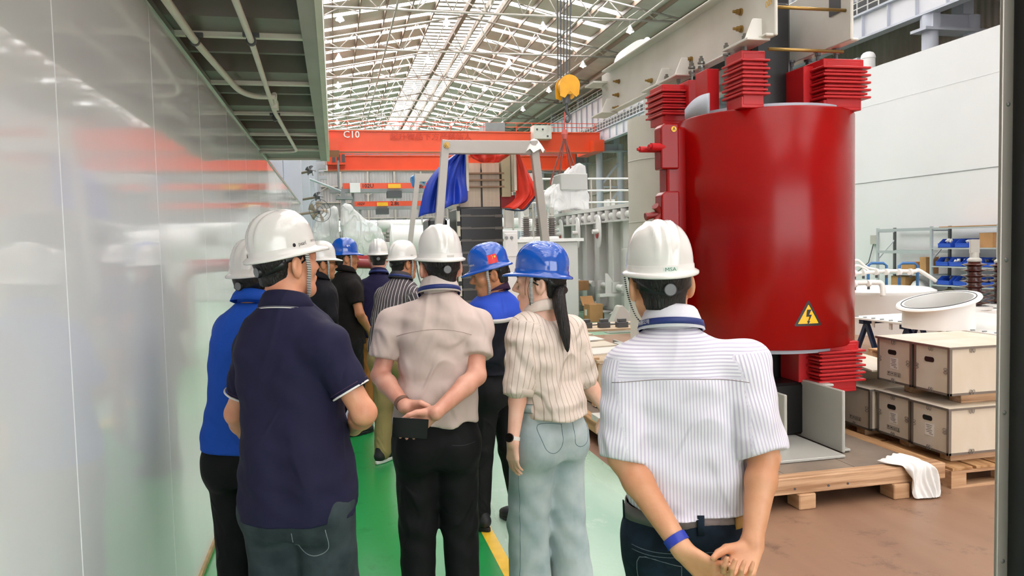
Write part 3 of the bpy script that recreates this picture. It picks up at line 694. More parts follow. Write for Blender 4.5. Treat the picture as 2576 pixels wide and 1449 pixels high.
# ------------------------------------------------------------------ plywood crates with metal edges
m_crate = mat('crate_ply', '#d9cfc0', rough=0.5, var=0.12, col2='#cdbfa9', vscale=3, stretch=(1, 1, 0.4))
m_edge = mat('crate_edge_steel', '#8c857c', rough=0.35, metal=0.6)
m_print = mat('stencil_ink', '#2a2724', rough=0.7)
m_paper = mat('paper_label', '#e6e1d8', rough=0.6)
def crate(x, y0, y1, z0, z1, L, label, paper=True, icons=True, slotx=True, name='plywood_crate'):
    t = thing(name, label, 'crate', (x, (y0+y1)/2, z0), 0, 'metal edged plywood crates stacked on pallets')
    W = y1-y0; yc = (y0+y1)/2
    MB().bb(x, x+L, y0, y1, z0, z1-0.016).build('body', m_crate, t, bevel=0.002)
    MB().bb(x-0.012, x+L+0.012, y0-0.012, y1+0.012, z1-0.014, z1).build('lid', m_crate, t, bevel=0.002)
    e = 0.018; o = MB()
    for yy in (y0, y1):
        s = -1 if yy == y0 else 1
        MB().bb(x-0.003, x+e, yy-0.003 if s < 0 else yy-e, yy+e if s < 0 else yy+0.003, z0, z1-0.016).build('corner_edge', m_edge, t)
        MB().bb(x, x+L, min(yy, yy+s*0.003), max(yy, yy+s*0.003), z0, z0+0.016).build('bottom_edge', m_edge, t)
        MB().bb(x-0.014, x+L, min(yy+s*0.010, yy+s*0.014), max(yy+s*0.010, yy+s*0.014), z1-0.018, z1-0.002).build('lid_edge', m_edge, t)
    MB().bb(x-0.003, x, y0, y1, z0, z0+0.016).build('end_edge', m_edge, t); MB().bb(x-0.015, x-0.011, y0-0.012, y1+0.012, z1-0.018, z1-0.002).build('end_edge', m_edge, t)
    if slotx:   # hand slot
        sl = MB(); n = 12; P = []
        for k in range(n*2):
            a = k*PI/n; P.append(((0.028 if math.cos(a) > 0 else -0.028)+0.017*math.cos(a), 0.018*math.sin(a)))
        sl.prism(P, 0.002, (x-0.0015, yc+0.02, z0+0.68*(z1-z0)), ((0, -1, 0), (0, 0, 1), (-1, 0, 0))); sl.build('hand_slot', m_black, t)
    # clips: little bent wires
    def clip(p, ax, ay):
        p = np.array(p); ax = np.array(ax, float); ay = np.array(ay, float); o = MB(); n = np.cross(ax, ay)
        for s in (-1, 1):
            Q = [p+ax*(s*0.011)+ax*0.009*math.cos(a)+ay*0.016*math.sin(a)+n*0.004 for a in np.linspace(0, 2*PI, 13)[:-1]]; o.path(Q, 0.0022, 5, closed=True)
        o.build('clip', m_edge, t)
    nx = (0, -1, 0); up = (0, 0, 1)
    for z in (z0+0.02, z1-0.03): clip((x-0.004, yc, z), nx, up)
    for z in (z0+0.02, z1-0.03):
        for xx in (x+0.18, x+0.45): clip((xx, y0-0.004, z), (1, 0, 0), up)
    clip((x-0.004, y0+0.03, (z0+z1)/2), up, (0, 1, 0)); clip((x-0.004, y1-0.03, (z0+z1)/2), up, (0, 1, 0))
    h = z1-z0
    if paper:
        MB().box((x-0.0015, yc-0.0, z0+h*0.44), (0.001, 0.085, 0.085)).build('paper_label', m_paper, t)
        o = MB()
        for k in range(6): o.box((x-0.0025, yc+0.004-0.02*(k == 5), z0+h*0.44+0.030-0.012*k), (0.0004, 0.06-0.012*(k % 3), 0.003))
        o.build('label_print', m_print, t)
    if icons:
        o = MB()
        for k in range(4):
            cy, cz, s = yc+0.055-0.036*k, z0+h*0.20, 0.014
            for dy, dz, wy, wz in ((0, s, 2*s, 0.002), (0, -s, 2*s, 0.002), (s, 0, 0.002, 2*s), (-s, 0, 0.002, 2*s)): o.box((x-0.002, cy+dy, cz+dz), (0.0004, wy, wz))
            if k == 0: o.box((x-0.002, cy, cz+0.005), (0.0004, 0.011, 0.009)); o.box((x-0.002, cy, cz-0.004), (0.0004, 0.002, 0.010)); o.box((x-0.002, cy, cz-0.009), (0.0004, 0.010, 0.002))
            if k == 1: o.prism([(-0.009, 0), (0.009, 0), (0.006, 0.005), (0, 0.007), (-0.006, 0.005)], 0.0004, (x-0.002, cy, cz), ((0, -1, 0), (0, 0, 1), (-1, 0, 0))); o.box((x-0.002, cy, cz-0.004), (0.0004, 0.0015, 0.009))
            if k == 2: o.box((x-0.002, cy-0.005, cz), (0.0004, 0.004, 0.018)); o.box((x-0.002, cy+0.005, cz), (0.0004, 0.004, 0.018))
            if k == 3: o.box((x-0.002, cy, cz), (0.0004, 0.006, 0.020)); o.box((x-0.002, cy, cz-0.009), (0.0004, 0.014, 0.003))
        o.build('handling_symbols', m_print, t)
    return t
crate(4.05, 4.44, 4.79, 0.20, 0.53, 0.75, 'plywood crate at bottom of the stack nearest the doorway jamb', icons=False)
crate(4.06, 4.815, 5.165, 0.20, 0.53, 0.75, 'middle plywood crate of the bottom row with paper label and handling symbols')
crate(4.02, 5.20, 5.55, 0.20, 0.53, 0.75, 'plywood crate of the bottom row nearest the red transformer', paper=False, slotx=False)
crate(4.08, 4.47, 4.80, 0.605, 0.945, 0.75, 'upper plywood crate nearest the doorway jamb with blank paper-free side', paper=False, icons=False)
crate(4.08, 4.83, 5.19, 0.605, 0.945, 0.75, 'upper plywood crate with paper label and row of handling symbols')
def pallet(x0, x1, y0, y1, z0, label, m=m_woody, hgt=0.14):
    t = thing('wooden_pallet', label, 'pallet', ((x0+x1)/2, (y0+y1)/2, z0), 0, 'wooden pallets on the brown floor')
    n = 5
    for k in range(n):
        xa = x0+(x1-x0)*(k)/n; MB().bb(xa+0.01, xa+(x1-x0)/n-0.02, y0, y1, z0+hgt-0.02, z0+hgt).build('deck_board', m, t, bevel=0.002)
    for k in range(3):
        ya = y0+(y1-y0-0.10)*k/2
        MB().bb(x0, x1, ya, ya+0.10, z0+hgt-0.04, z0+hgt-0.02).build('stringer_board', m_woodx, t)
        MB().bb(x0, x1, ya, ya+0.10, z0, z0+0.018).build('bottom_board', m_woodx, t)
        for j in range(3):
            xa = x0+(x1-x0-0.12)*j/2; MB().bb(xa, xa+0.12, ya, ya+0.10, z0+0.018, z0+hgt-0.04).build('block', m_wood, t)
    return t
pallet(4.00, 4.95, 4.36, 5.10, 0.0, 'light wooden pallet under the crates nearest the doorway')
pallet(3.96, 4.95, 5.15, 5.75, 0.0, 'dark wooden pallet under the crates beside the red transformer')
# runners under the crates
for (y0, y1, z0, z1, x0, x1, lab) in ((4.50, 4.60, 0.14, 0.20, 4.12, 4.75, 'wood runner under the bottom crate nearest the doorway'), (4.9, 5.0, 0.14, 0.20, 4.12, 4.75, 'wood runner under the middle bottom crate'), (5.3, 5.4, 0.14, 0.20, 4.05, 4.75, 'wood runner under the bottom crate by the transformer'), (4.55, 4.66, 0.53, 0.605, 4.25, 4.75, 'wood runner between the lower and upper crates by the doorway'), (4.95, 5.05, 0.53, 0.605, 4.2, 4.75, 'wood runner between the lower and upper labelled crates')):
    tag(MB().bb(x0, x1, y0, y1, z0, z1).build('wood_runner', m_woodx, bevel=0.003), lab, 'runner')
# loose lid leaning out beside the upper crates
t = MB().add([(4.05, 5.22, 0.66), (4.55, 5.25, 0.62), (4.55, 5.95, 0.66), (3.98, 5.95, 0.76), (4.05, 5.22, 0.672), (4.55, 5.25, 0.632), (4.55, 5.95, 0.672), (3.98, 5.95, 0.772)], [(0, 3, 2, 1), (4, 5, 6, 7), (0, 1, 5, 4), (1, 2, 6, 5), (2, 3, 7, 6), (3, 0, 4, 7)]).build('crate_lid', m_crate)
tag(t, 'pale loose plywood lid lying behind the upper crates', 'lid')
tag(MB().bb(4.0, 4.5, 5.6, 5.95, 0.14, 0.60).build('packing_box', m_crate), 'pale closed box under the loose plywood lid', 'box')
t = pallet(6.6, 7.6, 7.6, 8.6, 0.0, 'wooden pallet standing far behind the crates beneath the white cover', hgt=0.14)
for k in range(1): pallet(6.6, 7.6, 7.6, 8.6, 0.14, 'upper wooden pallet of two stacked behind the crates', hgt=0.14)

# ------------------------------------------------------------------ white cover plate on blue trestles
m_cover = mat('enamel_white', '#ecebe6', rough=0.3, var=0.04, vscale=2)
m_navy = mat('trestle_navy', '#1f3557', rough=0.4)
A = onz(2146, 797, 0.52); B = onz(2520, 842, 0.52); dirv = (B-A)/np.linalg.norm(B-A); nrm = np.array([-dirv[1], dirv[0], 0]); nrm = nrm if nrm[1] > 0 else -nrm
cvt = thing('tank_cover', 'white tank cover with bolt holes and an open round flange on blue trestles', 'cover', tuple((A+B)/2*np.array([1, 1, 0])+np.array([0, 0, 0.50])))
A2 = A-dirv*0.1; B2 = B+dirv*0.8; wdt = 2.0
P = [A2, B2, B2+nrm*wdt, A2+nrm*wdt]
MB().prism([(p[0], p[1]) for p in P], 0.03, (0, 0, 0.49)).build('cover_plate', m_cover, cvt, bevel=0.004)
L = np.linalg.norm(B2-A2); k = 0.12
while k < L:
    q = A2+dirv*k+nrm*0.05; MB().bb(q[0]-0.025, q[0]+0.025, q[1]-0.012, q[1]+0.012, 0.52, 0.534).build('bolt_hole', m_grey, cvt)
    if int(k*10) % 4 == 0: MB().box(tuple(q[:2])+(0.44,), (0.02, 0.05, 0.09)).build('lug', m_cover, cvt)
    k += 0.17
rc = onz(2360, 763, 0.83); rc[2] = 0.52
_f = Vector((0.62, 0.78, 0)); _q = Vector((0.78, -0.62, 0))
tl = np.array(Matrix.Rotation(math.radians(-9), 3, _f)@Matrix.Rotation(math.radians(8), 3, _q))
Rr = 0.42
top = []
o = MB()
ringp = []
for rr, zz in ((Rr, 0.0), (Rr, 0.30), (Rr+0.07, 0.30), (Rr+0.08, 0.315), (Rr+0.07, 0.335), (Rr-0.02, 0.335), (Rr-0.02, 0.0)):
    row = []
    for a in np.linspace(0, 2*PI, 49):
        q = np.array([rr*math.cos(a), rr*math.sin(a), 0]);
        if zz > 0.05: q = tl@q; q[2] += zz+0.02
        row.append(rc+q)
    ringp.append(row)
o.grid(np.array(ringp)).build('round_flange', m_cover, cvt, auto=45)
q = [rc+tl@np.array([(Rr+0.012)*math.cos(a), (Rr+0.012)*math.sin(a), 0])+np.array([0, 0, 0.357]) for a in np.linspace(0, 2*PI, 41)[:-1]]
MB().path(q, 0.006, 6, closed=True).build('seal_ring', m_black, cvt)
MB().lathe([(0.0, 0), (Rr, 0)], tuple(rc+np.array([0, 0, 0.06])), 32).build('flange_bottom', mat('flange_inside', '#d8d6d4', rough=0.4), cvt)
for k, s in enumerate((0.15, 0.95, 1.75, 2.5)):
    c = A2+dirv*s+nrm*0.35
    t = thing('trestle', ('navy steel trestle at the left end of the white cover plate', 'navy steel trestle second from the left under the white cover', 'navy steel trestle below the round flange of the white cover', 'navy steel trestle at the doorway end of the white cover')[k], 'trestle', (c[0], c[1], 0), 0, 'trestles under the tank cover')
    MB().bar(c+nrm*-0.25+np.array([0, 0, 0.45-c[2]]), c+nrm*0.9+np.array([0, 0, 0.45-c[2]]), 0.09, 0.07).build('top_bar', m_navy, t)
    for e in (-0.15, 0.8):
        for sd in (-1, 1): b = c+nrm*e; MB().bar((b[0], b[1], 0.43), tuple(b[:2]+dirv[:2]*sd*0.20)+(0.0,), 0.055, 0.055).build('leg', m_navy, t)
# porcelain bushings behind the cover
m_porc = mat('porcelain_brown', '#4a1f1a', rough=0.12, coat=0.5)
def bushing(p, h, r, label, m=m_porc, n=8, top=True):
    t = thing('bushing_insulator', label, 'insulator', p, 0, 'porcelain bushings')
    prof = [(r, 0.0)]; hh = h*0.66
    for k in range(n):
        z = hh*(k+0.15)/n; rr = r*2.1*(1-0.25*k/n); prof += [(r*0.95, z), (rr, z+hh*0.35/n), (rr, z+hh*0.42/n), (r*0.93, z+hh*0.60/n)]
    prof.append((r*0.8, hh)); MB().lathe(prof, (0, 0, 0), 24).build('shed_stack', m, t, world=False, smooth=True, auto=50)
    MB().lathe([(r*0.85, hh), (r*0.95, hh+0.01), (r*0.95, hh*1.06), (r*0.6, hh*1.1), (r*0.6, hh*1.22), (0.0, hh*1.22)], (0, 0, 0), 20).build('cap', m_clampg, t, world=False, auto=40)
    MB().bb(-r*0.75, r*0.75, -0.02, 0.02, hh*1.2, h).build('terminal', m_clampg, t, world=False)
    MB().lathe([(r*2.4, -0.06), (r*2.4, -0.02), (r*1.6, 0.0), (0, 0.0)], (0, 0, 0), 24).build('foot_flange', m_cover, t, world=False, auto=40)
    return t
pb = pt(2450, 768, 12.6); bushing(tuple(pb), pt(2450, 602, 12.6)[2]-pb[2], 0.112, 'brown porcelain bushing standing beside the round white flange')
pb2 = pt(2518, 762, 12.8); bushing(tuple(pb2), 1.0, 0.112, 'brown porcelain bushing half hidden by the doorway jamb')
st = thing('bushing_stand', 'white box stand carrying the brown bushings', 'stand', (pb[0], pb[1]+0.1, 0))
MB().bb(pb[0]-0.45, pb2[0]+0.5, pb[1]-0.25, pb[1]+0.55, 0.0, pb[2]-0.062).build('stand_body', m_cover, st, bevel=0.01)
# curved white vessel and pipework left of the flange
t = thing('white_vessel', 'low white curved vessel standing between the red coil and the shelf rack', 'vessel', (9.6, 12.6, 0))
c = pt(2215, 772, 14.0); c[2] = 0
MB().lathe([(0.85, 0.0), (0.85, 0.62), (0.9, 0.68), (0.9, 0.74), (0.8, 0.78), (0.0, 0.80)], tuple(c), 40).build('shell', m_cover, t, auto=40)
pr = thing('pipe_rack', 'white pipework assembly resting over the white vessel', 'pipework', tuple(c+np.array([0, 0, 0.8])))
def pxs(P, d): return [pt(a, b, d) for a, b in P]
for pts_, r in (([(2130, 690), (2225, 682), (2300, 682), (2312, 680), (2355, 707)], 0.03), ([(2130, 713), (2200, 710), (2218, 716), (2222, 745)], 0.045), ([(2130, 668), (2155, 654), (2180, 672), (2205, 678)], 0.02), ([(2140, 675), (2160, 668), (2200, 690)], 0.02)):
    MB().path(smooth_path(pxs(pts_, 13.0), 6), r, 10).build('pipe', m_cover, pr, smooth=True)
for a, b in ((2150, 688), (2172, 686), (2205, 684), (2230, 684), (2262, 684), (2290, 684), (2150, 715), (2185, 713)):
    q = pt(a, b, 12.96); MB().lathe([(0.055, -0.02), (0.055, 0.02)], tuple(q), 14, R=rotm(0, 0, PI/2)).build('pipe_flange', m_cover, pr); MB().box(q-np.array([0, 0, 0.06]), (0.03, 0.03, 0.08)).build('valve', m_dgrey, pr)
m_tro = mat('trolley_blue', '#3b6ea8', rough=0.35)
t = thing('blue_trolley', 'blue tubular trolley frame in front of the shelf rack', 'trolley', (11.0, 13.8, 0))
for a in (2222, 2300):
    P = [pt(a-38, 740, 16.2), pt(a-38, 668, 16.2), pt(a-30, 662, 16.2), pt(a, 662, 16.2), pt(a+8, 668, 16.2), pt(a+8, 740, 16.2)]
    P[0][2] = 0.0; P[-1][2] = 0.0
    MB().path(P, 0.03, 8).build('hoop', m_tro, t, smooth=True)
# ------------------------------------------------------------------ shelf rack with blue bins
m_rack = mat('rack_grey', '#aab0b3', rough=0.4)
m_bin = mat('bin_blue', '#2e57c4', rough=0.35)
XS = 13.55
sr = thing('shelf_rack', 'grey steel shelf rack with open bays against the white partition', 'shelf', (XS, 15.4, 0))
ys = [17.25, 15.42, 13.55]; ZS = 1.9
for y in ys:
    for x in (XS, XS+0.5): MB().bb(x-0.025, x+0.025, y-0.03, y+0.03, 0, ZS).build('upright', m_rack if x == XS else m_dgrey, sr)
    MB().bar((XS, y, 1.1), (XS+0.5, y, 1.6), 0.025).bar((XS, y, ZS-0.1), (XS+0.5, y, ZS-0.1), 0.025).build('side_brace', m_rack, sr)
zl = {0: (0.30, 0.78, 1.30, 1.84), 1: (0.10, 0.55, 0.98, 1.40, 1.86)}
for b, zs in zl.items():
    for z in zs:
        if b == 0 and z in (1.30, 1.84): MB().bb(XS-0.02, XS+0.02, ys[b+1], ys[b], z-0.035, z+0.035).bb(XS+0.48, XS+0.52, ys[b+1], ys[b], z-0.035, z+0.035).build('cross_beam', m_rack, sr)
        else: MB().bb(XS-0.02, XS+0.5, ys[b+1]+0.03, ys[b]-0.03, z-0.03, z).build('shelf_board', m_rack, sr)
def bin_(y, z, w, h, label):
    t = thing('storage_bin', label, 'bin', (XS+0.2, y, z), 0, 'blue storage bins on the shelf rack')
    o = MB(); w2 = w/2; d0, d1 = -0.19, 0.2
    o.bb(d0, d1, -w2, w2, 0, 0.01); o.bb(d1-0.01, d1, -w2, w2, 0, h); o.bb(d0, d0+0.01, -w2, w2, 0, h*0.45)
    for s in (-1, 1): o.prism([(d0, 0), (d1, 0), (d1, h), (d0+0.13, h), (d0, h*0.45)], 0.01, (0, s*w2-0.005, 0), ((1, 0, 0), (0, 0, 1), (0, 1, 0)))
    o.build('tub', m_bin, t, world=False); MB().bb(d0-0.008, d0, -w2*1.03, w2*1.03, h*0.40, h*0.5).build('lip', m_bin, t, world=False)
    o = MB(); rr = random.Random(int(y*100+z*10))
    for k in range(4): o.lathe([(0.0, -0.05), (0.05, 0), (0.0, 0.05)], (rr.uniform(-0.1, 0.1), rr.uniform(-w2*0.6, w2*0.6), h*0.62+rr.uniform(-0.02, 0.05)), 7, R=rotm(rr.uniform(0, 3), rr.uniform(0, 3)))
    o.build('contents', m_white if rr.random() < 0.6 else m_dgrey, t, world=False)
names = {1.40: 'top', 0.98: 'middle', 0.55: 'lower'}
for z, lst in ((1.40, (15.05, 14.55)), (0.98, (15.12, 14.72, 14.3, 13.85)), (0.55, (15.08, 14.6, 13.95))):
    for i, y in enumerate(lst):
        bin_(y, z, 0.36, 0.20, 'blue plastic bin on the %s shelf, %s from the left upright' % (names[z], ('first', 'second', 'third', 'fourth')[i]))
m_card = mat('cardboard', '#b98a5a', rough=0.7, var=0.15, vscale=4)
def boxc(c, s, label, rz=0.0, nm='cardboard_box', m=None):
    t = thing(nm, label, 'box', (c[0], c[1], c[2]-s[2]/2), rz)
    MB().box((0, 0, s[2]/2), s).build('carton', m or m_card, t, world=False, bevel=0.004)
    MB().box((0, 0, s[2]+0.002), (s[0]*0.12, s[1], 0.002)).build('tape', mat('tape_tan', '#caa777', rough=0.3), t, world=False); return t
boxc((XS+0.25, 13.95, 1.40+0.16), (0.36, 0.36, 0.32), 'dark open cardboard box on the top shelf of the rack')
boxc((XS+0.2, 16.2, 0.78+0.14), (0.36, 0.44, 0.28), 'cardboard box on the open left bay of the shelf rack')
boxc((XS+0.2, 15.72, 0.78+0.2), (0.36, 0.20, 0.40), 'tall cardboard box beside the middle upright of the rack')
boxc((XS+0.25, 16.6, 0.30+0.2), (0.36, 0.5, 0.40), 'cardboard box on the lower left shelf of the rack')
tag(MB().bb(XS, XS+0.45, 13.6, 15.2, 1.865, 1.885).build('cardboard_sheet', m_card), 'flat cardboard sheets lying on top of the shelf rack', 'cardboard')
for k, (y, z, r, lab, mm) in enumerate(((16.05, 0.30, 0.22, 'white plastic sack on the low left shelf of the rack', m_white), (15.1, 0.10, 0.24, 'beige sack on the bottom shelf by the middle upright', mat('sack_beige', '#b3a98f', rough=0.8)), (14.55, 0.10, 0.2, 'orange brown bag on the bottom shelf of the rack', mat('bag_orange', '#c8883d', rough=0.6)), (14.0, 0.1, 0.2, 'dark bag on the bottom shelf near the bushing', m_dgrey))):
    o = MB(); prof = [(r*0.8, 0), (r, r*0.25), (r*0.98, r*0.8), (r*0.7, r*1.25), (r*0.2, r*1.5), (0, r*1.55)]
    o.lathe(prof, (XS+0.22, y, z), 14, sx=0.85); o = o.build('sack', mm, smooth=True); tag(o, lab, 'sack')
# wall socket box with cable
t = thing('switch_box', 'small beige switch box with a hanging cable on the white partition', 'switch box', (14.19, 17.85, 1.55))
p = onx(2200, 603, 14.15); MB().box(p, (0.1, 0.22, 0.24)).build('box', m_clampg, t); MB().path([p, onx(2185, 660, 14.15), onx(2150, 690, 14.1)], 0.012, 5).build('cable', m_dgrey, t)

# ------------------------------------------------------------------ white oil transformer tank
m_tank = mat('tank_white', '#d4d3d0', rough=0.35, var=0.06, vscale=1)
tk = thing('transformer_tank', 'large white ribbed transformer tank standing beyond the cream coil', 'transformer', (7.2, 17.5, 0.15))
MB().bb(6.05, 8.2, 14.6, 20.4, 0.16, 2.42).build('tank_body', m_tank, tk, bevel=0.02)
MB().lathe([(1.075, 0.16), (1.075, 2.42), (0, 2.42)], (7.125, 14.6, 0), 32, a0=PI, a1=2*PI).build('tank_end', m_tank, tk, auto=40)
for k, y in enumerate((15.1, 16.0, 16.9, 17.8, 18.7, 19.6)): MB().bb(5.87, 6.06, y-0.14, y+0.14, 0.25, 2.30).build('rib', m_tank, tk, bevel=0.01)
MB().bb(5.85, 8.4, 13.6, 20.5, 2.42, 2.50).build('rim', m_tank, tk); MB().bb(5.78, 6.1, 13.9, 20.4, 2.14, 2.18).build('header_pipe', m_tank, tk)
for k in range(13):
    y = 14.4+0.48*k; MB().tube((5.90, y-0.13, 2.28), (5.90, y+0.13, 2.28), 0.08, 12).box((5.85, y+0.2, 2.28), (0.16, 0.03, 0.24)).build('pipe_stub', m_tank, tk, auto=40)
    if k % 2 == 0: MB().tube((5.86, y-0.16, 0.75), (5.86, y+0.16, 0.75), 0.07, 12).box((5.82, y+0.2, 0.75), (0.16, 0.03, 0.22)).build('pipe_stub', m_tank, tk, auto=40)
m_redp = mat('plug_red', '#a33a36', rough=0.5)
for k, y in enumerate((16.4, 17.9, 19.3)):
    pl = MB().lathe([(0.24, 0), (0.24, 0.03), (0, 0.03)], (5.76, y, 1.95), 28, R=np.array(Euler((0, -PI/2, 0)).to_matrix()), sx=1.5, sy=0.62).build('blank_cover', m_white, tk)
    MB().tube((5.78, y, 1.95), (5.60, y, 1.95), 0.05, 12).build('cover_stub', m_tank, pl); 
    if k != 1: MB().lathe([(0.10, 0), (0.10, 0.012), (0, 0.012)], (5.728, y+0.05, 1.9), 16, R=np.array(Euler((0, -PI/2, 0)).to_matrix())).build('red_plug', m_redp, pl)
for y in (15.6, 18.4): MB().prism([(0, 0), (0.35, 0), (0.05, 0.45), (0, 0.45)], 0.03, (5.6, y, 0.6), ((1, 0, 0), (0, 0, 1), (0, 1, 0))).bb(5.45, 6.0, y-0.06, y+0.06, 0.56, 0.62).build('jack_bracket', m_tank, tk)
for y in (15.4, 17.0, 18.6): MB().prism([(0, 0), (0.5, 0), (0.5, 0.3)], 0.03, (5.6, y, 0.2), ((1, 0, 0), (0, 0, 1), (0, 1, 0))).build('gusset', m_tank, tk)
for k in range(6): MB().bb(5.7, 5.95, 19.9+0.02, 20.3, 0.9+0.25*k, 0.92+0.25*k).build('ladder_plate', m_tank, tk)
MB().bb(5.55, 6.0, 13.9, 14.5, 1.55, 1.58).build('side_shelf', m_tank, tk)
for y in (16.6, 18.9): MB().bb(5.75, 6.5, y-0.02, y+0.02, 0.0, 0.16).bb(5.75, 6.5, y-0.35, y+0.35, 0.15, 0.165).bb(5.8, 6.4, y-0.33, y-0.30, 0, 0.16).bb(5.8, 6.4, y+0.30, y+0.33, 0, 0.16).build('support_foot', m_tank, tk)
MB().bb(6.3, 8.3, 14.5, 20.3, 0.0, 0.16).build('base_frame', m_dgrey, tk)
t = boxc((5.45, 16.0, 0.19), (0.32, 0.30, 0.38), 'cardboard carton with white label on the green floor by the white tank', 0.15)
MB().box((-0.165, 0.03, 0.2), (0.002, 0.11, 0.13)).build('white_label', m_paper, t, world=False); MB().box((-0.05, 0.17, 0.44), (0.3, 0.01, 0.24), rotm(0, -0.6)).build('flap', m_card, t, world=False)
boxc((5.55, 17.3, 0.72), (0.30, 0.42, 0.22), 'cardboard carton resting on the lower pipe bracket of the white tank', 0.2)
t = MB().prism([(0, 0), (0.75, 0), (0.75, 0.05), (0.30, 0.52), (0.24, 0.5)], 0.25, (4.95, 13.7, 0), ((1, 0, 0), (0, 0, 1), (0, 1, 0))).build('steel_wedge', m_clampg, bevel=0.01); tag(t, 'slanted pale steel bracket on the floor before the white tank', 'bracket')
# ------------------------------------------------------------------ timber crates and boards beside the aisle
wc = thing('timber_stack', 'open timber crate with plywood sides beside the aisle behind the blouse', 'crate', (2.75, 7.5, 0))
for k in range(4): MB().bb(2.32, 2.345, 6.75+0.55*k, 7.25+0.55*k, 0.205, 0.62).build('side_board', m_ply, wc, bevel=0.003)
for y in (6.72, 7.8, 8.86): MB().bb(2.29, 2.34, y, y+0.09, 0.205, 0.66).build('upright_batten', m_wood, wc)
MB().bb(2.32, 2.60, 6.70, 6.72, 0.205, 0.60).build('end_board', m_ply, wc)
MB().bb(2.30, 2.85, 6.65, 8.9, 0.62, 0.64).build('lid_board', m_ply, wc)
t = MB().bb(2.6, 4.6, 9.02, 9.8, 0.62, 0.645).build('plywood_sheet', m_ply); tag(t, 'large pale plywood sheet lying flat by the white coil', 'sheet')
MB().bb(2.65, 2.75, 9.05, 9.7, 0.0, 0.62).build('sheet_leg', m_wood, t); MB().bb(4.3, 4.4, 9.05, 9.7, 0.0, 0.62).build('sheet_leg', m_wood, t)
for k in range(4):
    q = [(2.38, 7.0+0.4*k), (2.8, 7.05+0.4*k), (2.78, 7.45+0.35*k), (2.36, 7.4+0.4*k)]
    tag(MB().prism(q, 0.012, (0, 0, 0.641+0.0125*k)).build('paper_sheet', mat('paper_%d' % (k % 2), ('#e3ddd3', '#cfc3b0')[k % 2], rough=0.6)), ('pale sheet lowest on the timber crate lid', 'tan sheet second on the timber crate lid', 'pale sheet third on the timber crate lid', 'topmost tan sheet on the timber crate lid')[k], 'sheet')
for k, (a, b) in enumerate(((1517, 832), (1536, 838), (1552, 843))):
    p = onz(a, b, 0.66); p = np.array([3.05+0.22*k, 9.25-0.05*k, 0.645]); t = thing('clamp_block', ('grey bored steel block at the left of three on the plywood sheet', 'grey bored steel block in the middle of three on the plywood sheet', 'grey bored steel block at the right of three on the plywood sheet')[k], 'block', tuple(p))
    MB().bb(-0.07, 0.07, -0.05, 0.05, 0, 0.07).bb(-0.05, 0.05, -0.04, 0.04, 0.07, 0.11).build('block', m_dgrey, t, world=False, bevel=0.004); MB().tube((0, 0.02, 0.03), (0.5, 0.1, 0.03), 0.01, 8).build('rod', m_steel, t, world=False)
t = thing('angle_bracket', 'cream perforated steel bracket on the timber skid beside the jeans', 'bracket', (2.2, 6.2, 0.11))
o = MB().bb(-0.09, 0.09, -0.10, 0.10, 0.13, 0.14).bb(-0.09, -0.08, -0.10, 0.10, 0.0, 0.13).bb(0.08, 0.09, -0.10, 0.10, 0, 0.13); o.build('channel', m_clamp, t, world=False, bevel=0.004)
for y in (-0.05, 0.05): MB().tube((-0.091, y, 0.07), (-0.0905, y, 0.07), 0.014, 10).build('hole', m_black, t, world=False)
# ------------------------------------------------------------------ overhead cranes
def crane(Y, zt, zb, x0, x1, label, txt=None, big=True):
    t = thing('overhead_crane', label, 'crane', ((x0+x1)/2, Y, zb), 0)
    MB().bb(x0, x1, Y, Y+0.7, zb+0.25, zt).build('girder', m_crane, t); MB().bb(x0, x1, Y-0.08, Y+0.78, zb+0.18, zb+0.26).build('girder_flange', m_cranel, t); MB().bb(x0, x1, Y-0.08, Y+0.78, zt, zt+0.06).build('girder_flange', m_cranel, t)
    return t
ZA = ony(820, 330, 46)[2]; ZBb = ony(820, 378, 46)[2]
c10 = crane(46, ZA, ZBb-0.25, -0.15, 16.3, 'orange overhead travelling crane marked C10, the nearer and higher one')
o = MB(); p = ony(884, 339, 45.9); text_on('C10', 0.55, p, (1, 0, 0), (0, 0, 1), o, 0.02); o.build('crane_number', m_white, c10)
o = MB(); p = ony(1085, 345, 45.9); text_on('起升物品下方严禁站人', 0.42, p, (1.15, 0, 0), (0, 0, 1), o, 0.02); o.build('lettering', mat('crane_letters', '#c23a20', rough=0.5), c10)
o = MB()
for z in (ZA+0.35, ZA+0.6): o.tube((-0.1, 46.05, z), (16.2, 46.05, z), 0.02, 5)
for x in np.arange(0, 16.2, 1.0): o.bar((x, 46.05, ZA), (x, 46.05, ZA+0.6), 0.03)
o.build('handrail', m_crane, c10)
for xa in (-0.2, 15.6): MB().bb(xa, xa+0.7, 45.2, 48.5, ZBb-0.1, ZBb+0.6).build('end_carriage', m_crane, c10)
p = ony(1360, 338, 45.5); MB().bb(p[0]-0.5, p[0]+0.6, 45.2, 46, p[2]-0.3, p[2]+0.5).build('control_cabinet', m_clamp, c10)
for dx, dz in ((-0.3, 0.25), (0.05, 0.25), (0.35, -0.15)): MB().lathe([(0.06, 0), (0.06, 0.02)], (p[0]+dx, 45.18, p[2]+dz), 10, R=rotm(0, PI/2)).build('cabinet_fan', m_dgrey, c10)
p = ony(1300, 335, 45.5)
MB().bb(p[0]-1.8, p[0]-0.6, 46, 48, ZA, ZA+0.6).build('trolley', m_grey, c10)
Z7a = ony(820, 393, 52)[2]; Z7b = ony(820, 428, 52)[2]
c7 = crane(52, Z7a, Z7b-0.2, -0.2, 16.3, 'orange overhead travelling crane below and behind the one marked C10')
MB().bb(15.9, 16.5, 51.6, 53.2, Z7b, 7.90).build('end_carriage', m_crane, c7)
